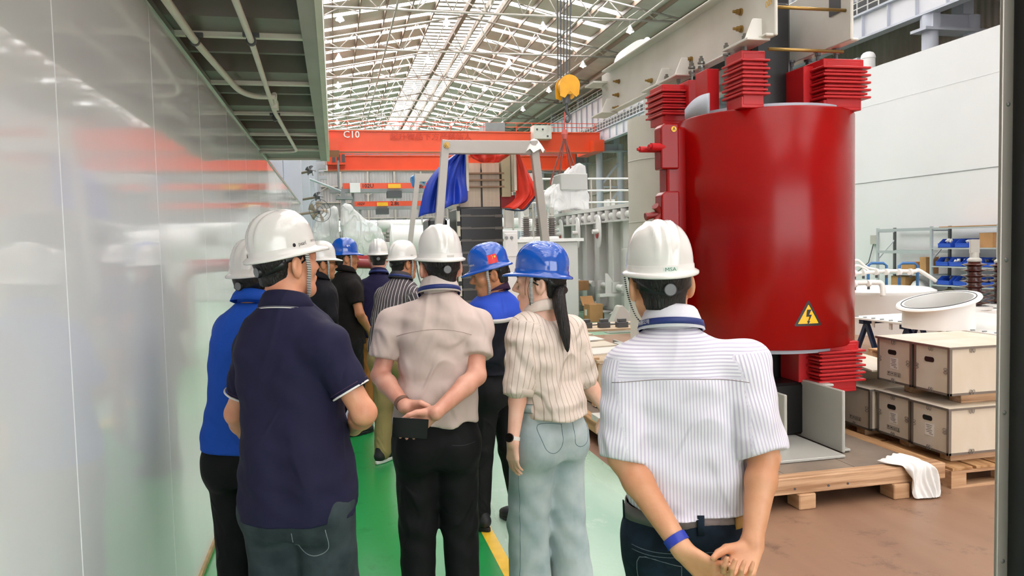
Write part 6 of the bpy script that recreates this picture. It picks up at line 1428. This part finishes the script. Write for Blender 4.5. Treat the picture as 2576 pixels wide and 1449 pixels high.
J.shirt(mJs, sec, [(shl, lerp(shl, ell, 1.04)+np.array([0, 0, 0.0]), 0.082, 0.071, None), (shr, lerp(shr, elr, 0.98), 0.080, 0.071, None)], seed=21, amp=0.0065, h=0.0068, st_per=1, yoke=1.335)
collar(J, nJ, m_cloth('white_collar', '#e3e0e8', 0.8, 0.15), 0.068, 0.068, 0.042)
lanyard(J, nJ+np.array([0, 0, 0.012]), txt='有限电器公司')
seam_back(J, 1.336, 0.012, -0.175+nJ[0], 0.20+nJ[0], m_seam)
m_jean = mat('cloth_jean_dark', '#0e1823', rough=0.8, var=0.5, col2='#1b2b3a', vscale=14, bump=0.3, bscale=12, spec=0.2)
lg = legs(1.0, 0.11, 0.10, 0.085, 0.075); J.trousers(m_jean, hips(1.0, 1.02, 1.05, top=0.985), lg, 5); J.shoes([lg[0][2], lg[1][2]], m_shoek, m_sole)
m_bst = mat('belt_stripe', '#7d6f6c', rough=0.7, var=0.3, vscale=30)
J.ring((0, -0.0, 0.936), 0.176, 0.126, [(0.006, -0.022), (0.007, 0.022)], m_bst, 'belt', 0, 0, 2*PI, 60, 2.3, 0.004)
J.ring((0, -0.0, 0.936), 0.176, 0.126, [(0.011, -0.020), (0.012, 0.022)], mat('belt_leather', '#b98545', rough=0.5, var=0.2, vscale=20), 'belt_tip', 0, -PI*0.30, -PI*0.10, 14, 2.3, 0.004)
J.ring((0, -0.0, 0.936), 0.176, 0.126, [(0.011, -0.021), (0.012, 0.021)], mat('belt_grey', '#5d5a57', rough=0.6), 'belt_patch', 0, -PI*0.93, -PI*0.66, 14, 2.3, 0.004)
for a in (-PI*0.47, -PI*0.95): J.ring((0, -0.0, 0.936), 0.176, 0.126, [(0.014, -0.030), (0.015, 0.026)], m_jean, 'belt_loop', 0, a-0.05, a+0.05, 4, 2.3, 0.004)
m_st = mat('jean_stitch', '#5e6a72', rough=0.8)
for dz in (0.0, 0.012): J.drape_line([(x, 0, 0.855-dz+0.10*(x+0.05)**2*6) for x in np.linspace(-0.17, 0.17, 24)], (0, 1, 0), 0.0011, m_st, 'jean_seam', J.tbvh)
for sx in (-1, 1): J.drape_line([(sx*x, 0, z) for x, z in ((0.03, 0.81), (0.03, 0.72), (0.085, 0.69), (0.145, 0.72), (0.15, 0.83), (0.03, 0.81))][:6] and [tuple(q) for q in smooth_path([(sx*0.035, 0, 0.815), (sx*0.04, 0, 0.72), (sx*0.09, 0, 0.69), (sx*0.14, 0, 0.72), (sx*0.15, 0, 0.835), (sx*0.035, 0, 0.815)], 5)], (0, 1, 0), 0.0013, m_st, 'pocket_seam', J.tbvh)
watch(J, ell, wrl, mat('band_blue', '#2438a8', rough=0.4), 0.93, 0.029, 0.012, 'blue_wristband', None, (4.0,))

# ---------------------------------------------------------------- man in the beige shirt, centre
G = Person('man in pale beige short sleeved shirt holding a black phone behind his back', 1092, 3.42, turned(1092, 2), 1.0, h=0.0048)
nG = G.L(1105, 735, 3.42); G.head_frame(G.L(1103, 564, 3.42), math.radians(14), 0.02)
shl, ell, wrl = SH(G.L(978, 800, 3.42)), G.L(957, 945, 3.40), G.L(1018, 1022, 3.22)
shr, elr, wrr = SH(G.L(1208, 805, 3.42)), G.L(1199, 945, 3.33), G.L(1096, 1040, 3.15)
G.body(sk_g, [(shl, ell, wrl), (shr, elr, wrr)], nG, hands=[
    dict(W=wrl, fd=(0.90, 0.0, -0.42), pn=(0, -1, 0), ts=1, curl=((0.5, 0.9, 0.6), (0.55, 0.9, 0.6), (0.6, 0.95, 0.6), (0.7, 0.9, 0.6)), thumb=((0.7, 0.5, 0.5), (0.95, 0.0, 0.35), (0.95, -0.15, 0.25))),
    dict(W=wrr+np.array([-0.01, 0.012, 0]), fd=(-0.78, 0.08, -0.58), pn=(0.0, -1, 0.1), ts=-1, curl=((0.15, 0.5, 0.6), (0.2, 0.6, 0.7), (0.3, 0.6, 0.8), (0.3, 0.6, 0.8)), thumb=((0.55, 0.55, 0.6), (0.85, 0.35, 0.35), (0.95, 0.1, 0.15)))])
G.hair(-0.092); hm = G.helmet('white', 0.0); on_helmet(None, 0, PI+0.1, 0.013, mat('label_plain', '#c9c4bd', rough=0.5), hm, 'label_plate', 0.0005, (0.030, 0.009))
mGs = m_cloth('beige', '#cdb9b0', 0.8, 0.42, 8, 0.08)
G.shirt(mGs, rows(torso(1.0, 1.02, 1.08, z0=0.985, bulge=0.022, hb=0.022), nG), [(shl, lerp(shl, ell, 0.66), 0.078, 0.068, None), (shr, lerp(shr, elr, 0.62), 0.078, 0.070, None)], seed=8, amp=0.0068, h=0.0072)
collar(G, nG, m_cloth('beige_collar', '#d8c9c2', 0.8, 0.15), 0.068, 0.068, 0.044); lanyard(G, nG+np.array([0, 0, 0.010])); seam_back(G, 1.365, 0.03, -0.16, 0.16, mat('seam_beige', '#9c8780', rough=0.8))
m_blk = m_cloth('black_trouser', '#101012', 0.75, 0.3, 7, 0.2)
lg = legs(1.0, 0.10, 0.10, 0.082, 0.072); G.trousers(m_blk, hips(1.0, 1.02, 1.05, top=1.01), lg, 9, 0.005); G.shoes([lg[0][2], lg[1][2]], m_shoek, m_shoek)
G.drape_line([tuple(q) for q in smooth_path([(0.06, 0, 0.87), (0.11, 0, 0.865), (0.16, 0, 0.87)], 6)], (0, 1, 0), 0.0015, mat('welt_dark', '#2a2a2d', rough=0.6), 'pocket_welt', G.tbvh)
watch(G, ell, wrl, mat('strap_brown', '#7a5646', rough=0.5), 0.90, 0.029, 0.010, 'watch_strap', None, (0.6,))
def phone(c, ax, ay, w, hgt, label, scr=None):
    c, ax, ay = np.array(c), np.array(ax, float), np.array(ay, float); ax /= np.linalg.norm(ax); ay -= ax*(ay@ax); ay /= np.linalg.norm(ay); n = np.cross(ax, ay); R = np.stack([ax, ay, n], 1)
    t = thing('smartphone', label, 'phone', tuple(c)); MB().box((0, 0, 0), (w, hgt, 0.008), R).build('case', m_screen, t, world=False, bevel=0.003, bseg=2)
    MB().box(tuple(n*0.0043), (w*0.97, hgt*0.94, 0.0006), R).build('screen', scr or m_screen, t, world=False)
    return t
pc_ = pt(1032, 1077, 3.078); phone(pc_, pt(1075, 1080, 3.078)-pt(990, 1074, 3.078), (0, 0, 1), 0.142, 0.080, 'black smartphone held behind the beige shirt man')

# ---------------------------------------------------------------- man in the navy polo, left foreground
A = Person('man in navy polo shirt with white piping and white hard hat, left foreground', 737, 2.62, turned(737, -24), 1.02, h=0.0052)
nA = A.L(722, 778, 2.66); A.head_frame(A.L(703, 528, 2.68), math.radians(-34), 0.10)
shl, ell, wrl = SH(A.L(632, 850, 2.74)), A.L(595, 1040, 2.78), A.L(640, 1120, 2.95)
shr, elr, wrr = SH(A.L(835, 850, 2.56)), A.L(916, 1038, 2.56), A.L(890, 1076, 2.76)
A.body(sk_a, [(shl, ell, wrl), (shr, elr, wrr)], nA, hands=[dict(W=wrr, fd=A.L(866, 1082, 2.86)-wrr, pn=(-0.3, 0.1, 1), ts=1, curl=((0.5, 0.7, 0.4), (0.5, 0.7, 0.4), (0.55, 0.7, 0.4), (0.6, 0.7, 0.4)))])
A.hair(-0.085); hm = A.helmet('white', 0.07)
on_helmet('pearl', 0.020, -PI*0.42, 0.030, m_black, hm, 'helmet_lettering'); on_helmet('精准·专业', 0.008, -PI*0.23, 0.031, m_dgrey, hm, 'helmet_small_print')
on_helmet(None, 0, PI-0.3, 0.013, mat('label_dark', '#3c5a4c', rough=0.5), hm, 'label_plate', 0.0005, (0.034, 0.011))
th = np.linspace(0, 2*PI, 20, endpoint=False); on_helmet((np.array([(0.007*math.cos(t)-0.040, 0.007*math.sin(t), 0) for t in th]), [tuple(range(20))]), 0, -PI*0.42, 0.030, m_black, hm, 'helmet_emblem')
mA = m_cloth('navy_polo', '#1e1c38', 0.8, 0.25, 7, 0.18)
A.shirt(mA, rows(torso(1.02, 1.0, 1.16, z0=0.80, hips=1.10, bulge=0.02, hb=0.025), nA), [(shl, lerp(shl, ell, 0.72), 0.075, 0.062, None), (shr, lerp(shr, elr, 0.66), 0.078, 0.063, None)], hem=lambda x, y: 0.825+0.03*np.clip((y+0.02)*12, 0, 1), seed=31, amp=0.0055, h=0.0072)
collar(A, nA, mA, 0.070, 0.070, 0.036); m_pip = mat('piping_white', '#ddd7d4', rough=0.7)
A.ring((nA[0], nA[1], nA[2]+0.010), 0.070, 0.070, [(0.0285, -0.019), (0.0275, -0.013)], m_pip, 'collar_piping', 0.022, -PI*1.42, PI*0.42, 44, 2.0, 0.003)
for (sh, el, t, r) in ((shl, ell, 0.72, 0.0655), (shr, elr, 0.66, 0.0672)):
    o = MB(); a, b, d, x, y, l = o.frame(sh, el); o.lathe([(r-0.004, -0.005), (r, -0.004), (r, 0.001), (r-0.004, 0.002)], lerp(sh, el, t), 30, R=np.stack([x, y, d], 1), cap=False); o.build('sleeve_piping', m_pip, A.root, world=False)
    o = MB().lathe([(r+0.001, -0.001), (r+0.001, 0.001)], lerp(sh, el, t-0.06), 30, R=np.stack([x, y, d], 1), cap=False); o.build('cuff_seam', mat('seam_plum', '#4a2c4a', rough=0.8), A.root, world=False)
m_jg = mat('cloth_jean_grey', '#3a4347', rough=0.85, var=0.5, col2='#272f33', vscale=10, bump=0.35, bscale=11, spec=0.2)
lg = legs(1.02, 0.10, 0.105, 0.092, 0.08, dxk=(0, 0.01)); A.trousers(m_jg, hips(1.0, 1.0, 1.08, top=0.99), lg, 13, 0.005); A.shoes([lg[0][2], lg[1][2]], m_shoek, m_sole)
m_sg = mat('jean_stitch_grey', '#7d8488', rough=0.8)
A.drape_line([tuple(q) for q in smooth_path([(0.03, 0, 0.80), (0.035, 0, 0.735), (0.085, 0, 0.71), (0.135, 0, 0.735), (0.14, 0, 0.81)], 6)], (0, 1, 0), 0.0015, m_sg, 'pocket_seam', A.tbvh)
phone(pt(880, 1060, 2.80), pt(886, 1046, 2.8)-pt(872, 1076, 2.86), pt(858, 1056, 2.84)-pt(884, 1064, 2.76), 0.14, 0.070, 'smartphone with lit camera view held by the navy polo man', mat('phone_view', '#8d97a3', rough=0.2, emit='#a8b0ba', estr=0.5, var=0.6, col2='#3c4450', vscale=40))

# ---------------------------------------------------------------- man in the blue polo beside the wall
B = Person('man in royal blue polo and white hard hat squeezed against the white wall', 618, 3.22, turned(618, -30), 1.0, h=0.007)
nB = B.L(640, 758, 3.24); B.head_frame(B.L(645, 597, 3.26), math.radians(-14), 0.02)
shl, ell, wrl = SH(B.L(572, 815, 3.30)), B.L(560, 960, 3.40), B.L(620, 985, 3.60); shr, elr, wrr = SH(B.L(700, 815, 3.14)), B.L(720, 960, 3.16), B.L(700, 1000, 3.38)
B.body(sk_d, [(shl, ell, wrl), (shr, elr, wrr)], nB); B.hair(-0.09); B.helmet('white', 0.02)
mB = m_cloth('royal_blue', '#1a4fb4', 0.75, 0.2, 7, 0.12); B.shirt(mB, rows(torso(1.0, 0.98, 1.12, z0=0.88, hips=1.08, hb=0.02), nB), [(shl, lerp(shl, ell, 0.85), 0.075, 0.064, None), (shr, lerp(shr, elr, 0.8), 0.075, 0.064, None)], hem=0.90, seed=41, amp=0.004, h=0.008)
collar(B, nB, mB, 0.068, 0.066, 0.024)
g_ = np.array([[B.H((0.075*math.cos(a), 0.02+0.095*math.sin(a), zz)) for a in np.linspace(PI*1.0, PI*1.6, 10)] for zz in (-0.008, -0.026)]); MB().grid(g_).build('goggle_strap', m_band, B.root, world=False, solid=0.006, smooth=True)
lg = legs(1.0, 0.10, 0.098, 0.08, 0.068); B.trousers(m_blk, hips(1.0, 1.0, 1.0), lg, 15, 0.0045, 0.010); B.shoes([lg[0][2], lg[1][2]], m_shoek, m_shoek)

# ---------------------------------------------------------------- woman in the cream blouse
W = Person('woman in cream striped blouse and pale jeans with a long ponytail and blue hard hat', 1372, 3.50, turned(1372, 42), 0.97, h=0.0052)
nW = W.L(1359, 784, 3.50); W.head_frame(W.L(1356, 607, 3.49), math.radians(40), 0.0)
shl, ell, wrl = SH(W.L(1316, 815, 3.42)), W.L(1306, 968, 3.36), W.L(1290, 1112, 3.30); shr, elr, wrr = SH(W.L(1440, 815, 3.58)), W.L(1468, 945, 3.60), W.L(1530, 1040, 3.62)
W.body(sk_w, [(shl, ell, wrl), (shr, elr, wrr)], nW, True, hands=[dict(W=wrl, fd=(0.02, 0.05, -1), pn=(1, 0.0, 0), ts=1, curl=((0.25, 0.35, 0.3),)*4, sc=0.92), dict(W=wrr, fd=(0.3, 0.1, -1), pn=(-1, 0, 0), ts=-1, curl=((0.25, 0.35, 0.3),)*4, sc=0.92)])
W.hair(-0.085, True); W.helmet('blue', 0.08); W.face()
for k in range(1):   # ponytail: overlapping locks
    p0 = W.H((0, -0.105, -0.035)); p1 = W.L(1402, 735, 3.42); pe = W.L(1428, 885, 3.38)
    P = smooth_path([p0, lerp(p0, p1, 0.7), lerp(p1, pe, 0.25), lerp(p1, pe, 0.6)+np.array([0, -0.005, 0]), pe], 7); r = np.interp(np.linspace(0, 1, len(P)), [0, 0.15, 0.45, 0.8, 1], [0.014, 0.020, 0.027, 0.022, 0.004])
    g = Grid(P.min(0)-0.05, P.max(0)+0.05, 0.006)
    for i in range(len(P)-1): g.cone(P[i], P[i+1], r[i], r[i+1], 0.01)
    V, F = g.skin(); W.add('ponytail', relax(V, F, 2), F, m_hair); MB().lathe([(0.019, -0.006), (0.024, 0), (0.019, 0.006)], P[4], 14, cap=False).build('hair_tie', mat('tie_brown', '#6d4a33', rough=0.5), W.root, world=False)
for sd, q in ((-1, [(0.084, 0.028, 0.02), (0.080, 0.040, -0.03), (0.074, 0.034, -0.08), (0.068, 0.028, -0.105)]), (-1, [(0.082, 0.045, 0.03), (0.078, 0.052, -0.01), (0.070, 0.054, -0.05)])):
    MB().path(smooth_path([W.H((-a, b, c)) for a, b, c in q], 5), 0.0011, 5).build('hair_strand', m_hair, W.root, world=False, smooth=True)
mW = m_stripe('cream_stripe', '#e0d0c4', '#a99486', 0.026, 0.05, 0.55, soft=0.06)
mWp = m_cloth('cream_plain', '#dccbbf', 0.85, 0.4)
W.shirt(mW, rows(torso(0.965, 0.92, 1.08, z0=0.985, bulge=0.035, hb=0.03), nW), [(shl, lerp(ell, wrl, 0.18), 0.082, 0.062, ell), (shr, lerp(elr, wrr, 0.12), 0.080, 0.060, elr)], seed=52, amp=0.008, h=0.0072, st_per=1)
for (el, wr, t, r) in ((ell, wrl, 0.10, 0.0585), (elr, wrr, 0.04, 0.056)):
    o = MB(); a, b, d, x, y, l = o.frame(el, wr); o.lathe([(r-0.01, -0.026), (r+0.006, -0.022), (r+0.010, 0.0), (r+0.006, 0.022), (r-0.012, 0.026)], lerp(el, wr, t), 30, R=np.stack([x, y, d], 1), cap=False); o.build('rolled_cuff', mWp, W.root, world=False, smooth=True)
collar(W, nW, mWp, 0.062, 0.062, 0.026)
m_jl = mat('cloth_jean_light', '#b3bdbe', rough=0.85, var=0.35, col2='#9aa9ac', vscale=7, bump=0.4, bscale=9, spec=0.2, bstretch=(1, 1, 0.6))
lg = legs(0.98, 0.095, 0.104, 0.092, 0.098, dy=(0.03, -0.06), dxk=(0, 0)); W.trousers(m_jl, hips(1.0, 0.98, 1.06, top=1.03), lg, 17, 0.0055, 0.008); W.shoes([lg[0][2], lg[1][2]], m_shoek, m_sole)
m_js = mat('jean_stitch_teal', '#5d7379', rough=0.8)
W.ring((0, 0.0, 1.005), 0.165, 0.116, [(0.008, -0.019), (0.009, 0.019)], m_jl, 'waistband', 0, 0, 2*PI, 50, 2.3, 0.004)
for dz in (-0.019, 0.019): W.ring((0, 0.0, 1.005), 0.165, 0.116, [(0.0115, dz-0.001), (0.0115, dz+0.001)], m_js, 'waistband_stitch', 0, 0, 2*PI, 50, 2.3, 0.001)
for sx in (-1, 1): W.drape_line([tuple(q) for q in smooth_path([(sx*0.035, 0, 0.93), (sx*0.04, 0, 0.835), (sx*0.085, 0, 0.81), (sx*0.13, 0, 0.84), (sx*0.135, 0, 0.935), (sx*0.035, 0, 0.93)], 6)], (0, 1, 0), 0.0016, m_js, 'pocket_seam', W.tbvh)
W.drape_line([(0, y, z) for y, z in zip(np.linspace(-0.02, 0.0, 20), np.linspace(0.97, 0.25, 20))], (1, 0, 0), 0.0013, m_js, 'side_seam', W.tbvh)
watch(W, ell, wrl, mat('strap_white', '#d8d3cc', rough=0.5), 0.94, 0.0255, 0.008, 'watch_strap', (-1, -0.3, 0))

# ---------------------------------------------------------------- worker in blue and black, face to the left
Hh = Person('worker in blue and black uniform, blue hard hat with red flag, looking down left', 1243, 4.70, turned(1243, 46), 1.0, h=0.006)
nH = Hh.L(1244, 732, 4.68); Hh.head_frame(Hh.L(1214, 612, 4.62), math.radians(52), -0.20)
shl, ell, wrl = SH(Hh.L(1232, 785, 4.56)), Hh.L(1222, 905, 4.58), Hh.L(1190, 930, 4.78); shr, elr, wrr = SH(Hh.L(1312, 775, 4.82)), Hh.L(1318, 900, 4.85), Hh.L(1270, 960, 4.98)
Hh.body(sk_d, [(shl, ell, wrl), (shr, elr, wrr)], nH); Hh.hair(-0.085); hm = Hh.helmet('blue', -0.02); Hh.face()
fl = [(-0.021+0.042*i/8, -0.0145+0.029*j/4, 0) for i in range(9) for j in range(5)]; on_helmet(None, 0, PI*0.56, 0.052, mat('flag_red', '#d8121a', rough=0.4), hm, 'flag_sticker', 0.0006, (0.072, 0.054))
st_ = star(5, 0.0095, 0.0038, 0.021, 0.011); mb_v = np.array(st_+[q for k in range(4) for q in star(5, 0.0032, 0.0013, 0.006-0.004*abs(1.5-k), 0.021-0.0065*k)]); on_helmet((mb_v, [tuple(range(10*k, 10*k+10)) for k in range(5)]), 0, PI*0.56, 0.052, mat('flag_yellow', '#f7d417', rough=0.4), hm, 'flag_stars', 0.0012)
on_helmet('中国西电', 0.012, PI*0.12, 0.040, m_white, hm, 'helmet_lettering')
mH = m_cloth('uniform_black', '#0d111c', 0.75, 0.3, 8, 0.2)
nt = mH.node_tree; bs = nt.nodes['Principled BSDF']; src = bs.inputs['Base Color'].links[0].from_socket; tc = nt.nodes.new('ShaderNodeTexCoord'); sp = nt.nodes.new('ShaderNodeSeparateXYZ'); gt_ = nt.nodes.new('ShaderNodeMath'); gt_.operation = 'GREATER_THAN'; gt_.inputs[1].default_value = 1.275
mx = nt.nodes.new('ShaderNodeMix'); mx.data_type = 'RGBA'; mx.inputs[7].default_value = (*srgb('#2e4fbd'), 1); nt.links.new(tc.outputs['Object'], sp.inputs[0]); nt.links.new(sp.outputs[2], gt_.inputs[0]); nt.links.new(gt_.outputs[0], mx.inputs[0]); nt.links.new(src, mx.inputs[6]); nt.links.new(mx.outputs[2], bs.inputs['Base Color'])
Hh.shirt(mH, rows(torso(1.0, 1.02, 1.1, z0=0.97, bulge=0.012), nH), [(shl, lerp(ell, wrl, 0.5), 0.080, 0.06, ell), (shr, lerp(elr, wrr, 0.6), 0.080, 0.06, elr)], seed=61, amp=0.005, h=0.008)
collar(Hh, nH, m_cloth('collar_plum', '#3a2440', 0.7, 0.15), 0.070, 0.068, 0.040); Hh.drape_line([(x, 0, 1.275) for x in np.linspace(-0.17, 0.19, 26)], (0, 1, 0), 0.01, mat('reflective_band', '#c9c6c4', rough=0.5), 'reflective_band', None, 0.003, 0.012)
lg = legs(1.0, 0.12, 0.10, 0.084, 0.072, dy=(0.05, -0.10)); Hh.trousers(m_blk, hips(1.0, 1.02, 1.05, top=1.0), lg, 19, 0.005, 0.010); Hh.shoes([lg[0][2], lg[1][2]], m_shoek, m_shoek); Hh.ring((0, 0, 0.985), 0.172, 0.12, [(0.008, -0.02), (0.009, 0.02)], m_band, 'belt', 0, 0, 2*PI, 40, 2.3, 0.004)

# ---------------------------------------------------------------- the farther group
def simple(label, x, d, turn, top, hyaw, neck, arms, skin, shirt_m, kind, pant_m, hem, sleeve=(0.62, 0.62), face=False, pitch=0.0, seed=1, zs=1.0, w=0.97, lan=False, st=None, sole=None, bulge=0.0, tucked=False, dyl=(0, 0), hands=(), two=False):
    p = Person(label, x, d, turned(x, turn), zs, h=0.0075); nk = p.L(*neck); p.head_frame(p.L(*top), math.radians(hyaw), pitch)
    ar = [(SH(p.L(*a[0])), p.L(*a[1]), p.L(*a[2])) for a in arms]; p.body(skin, ar, nk, hands=[dict(W=ar[i][2], fd=ar[i][2]-ar[i][1], pn=(-1 if i else 1, 0.2, 0), ts=(-1 if i else 1), curl=0.5) for i in hands]); p.hair(-0.088); hm = p.helmet(kind, 0.0)
    if face: p.face()
    sl = []
    for a, t in zip(ar, sleeve): sl.append((a[0], lerp(a[0], a[1], t), 0.076, 0.066, None) if t <= 1 else (a[0], lerp(a[1], a[2], t-1), 0.076, 0.056, a[1]))
    p.shirt(shirt_m, rows(torso(zs, w, 1.12, z0=hem-0.02, bulge=bulge, hips=1.09, hb=0.02), nk), sl, hem=None if tucked else hem, seed=seed, amp=0.0045, h=0.009, st_per=st)
    collar(p, nk, shirt_m if st is None else m_cloth('collar_charcoal', '#4a4548', 0.8, 0.2), 0.070, 0.068, 0.028)
    if lan: lanyard(p, nk+np.array([0, 0, 0.01]))
    lg = legs(zs, 0.10, 0.098, 0.078, 0.068, dy=dyl); p.trousers(pant_m, hips(zs, 0.98, 1.0, top=1.0), lg, seed+3, 0.0045, 0.011); p.shoes([lg[0][2], lg[1][2]], m_shoek, sole or m_shoek); return p, hm
mT = m_cloth('black_tee', '#191514', 0.85, 0.25, 7, 0.2)
D, hm = simple('man in black T-shirt and blue hard hat, face in right profile', 873, 7.15, -52, (868, 598, 7.15), -24, (870, 682, 7.15), [((838, 715, 7.3), (850, 790, 7.35), (890, 810, 7.55)), ((893, 718, 7.0), (905, 790, 6.97), (930, 835, 7.15))], sk_d, mT, 'blue', m_blk, 0.84, (0.62, 0.60), True, 0.0, 71, hands=(1,))
on_helmet('电气', 0.022, -PI*0.45, 0.075, m_white, hm, 'helmet_lettering')
mN = m_cloth('navy_shirt', '#1f1a3c', 0.8, 0.22, 7, 0.15); m_brn = m_cloth('tan_trouser', '#a66f38', 0.8, 0.35, 8, 0.2)
E_, hm = simple('man in navy shirt and tan trousers with white hard hat, back turned', 945, 7.55, -6, (951, 600, 7.55), 4, (953, 688, 7.55), [((915, 715, 7.55), (910, 780, 7.5), (930, 805, 7.8)), ((985, 715, 7.55), (992, 780, 7.5), (985, 815, 7.75))], sk_g, mN, 'white', m_brn, 0.86, (0.8, 0.8), False, 0.0, 73, lan=True, sole=m_sole)
mF = m_stripe('grey_stripe', '#544d50', '#d6d0cf', 0.030, 0.10, 0.3, soft=0.05); m_kha = m_cloth('khaki_trouser', '#a08a5e', 0.8, 0.35, 8, 0.2)
F_, hm = simple('man in dark grey striped shirt and khaki trousers with white hard hat', 985, 6.15, -34, (1014, 604, 6.2), -26, (1008, 700, 6.18), [((962, 735, 6.25), (952, 805, 6.3), (975, 830, 6.5)), ((1045, 735, 6.05), (1060, 800, 6.05), (1050, 840, 6.3))], sk_d, mF, 'white', m_kha, 0.90, (1.3, 1.3), True, 0.0, 75, st=1, sole=m_sole, lan=True, dyl=(-0.02, 0.10), hands=(0,))
on_helmet('pearl', 0.016, -PI*0.40, 0.030, m_black, hm, 'helmet_lettering')
C_, hm = simple('man in black jacket and white hard hat mostly hidden behind the navy polo man', 806, 6.3, -60, (808, 606, 6.3), -15, (800, 698, 6.3), [((775, 735, 6.4), (775, 800, 6.5), (800, 840, 6.6)), ((822, 735, 6.2), (830, 800, 6.2), (840, 850, 6.3))], sk_d, m_cloth('black_jacket', '#15141a', 0.8, 0.25, 7, 0.2), 'white', m_blk, 0.85, (1.4, 1.4), True, 0.0, 77)
P_ = [C_.H((sd*0.032, 0.101, 0.003)) for sd in (-1, 1)]
for sd in (-1, 1): MB().box(C_.H((sd*0.034, 0.104, 0.0)), (0.050, 0.004, 0.034), C_.HR).build('sunglass_lens', m_screen, C_.root, world=False, bevel=0.004); MB().bar(C_.H((sd*0.060, 0.100, 0.006)), C_.H((sd*0.082, -0.01, 0.004)), 0.004).build('sunglass_arm', m_band, C_.root, world=False)
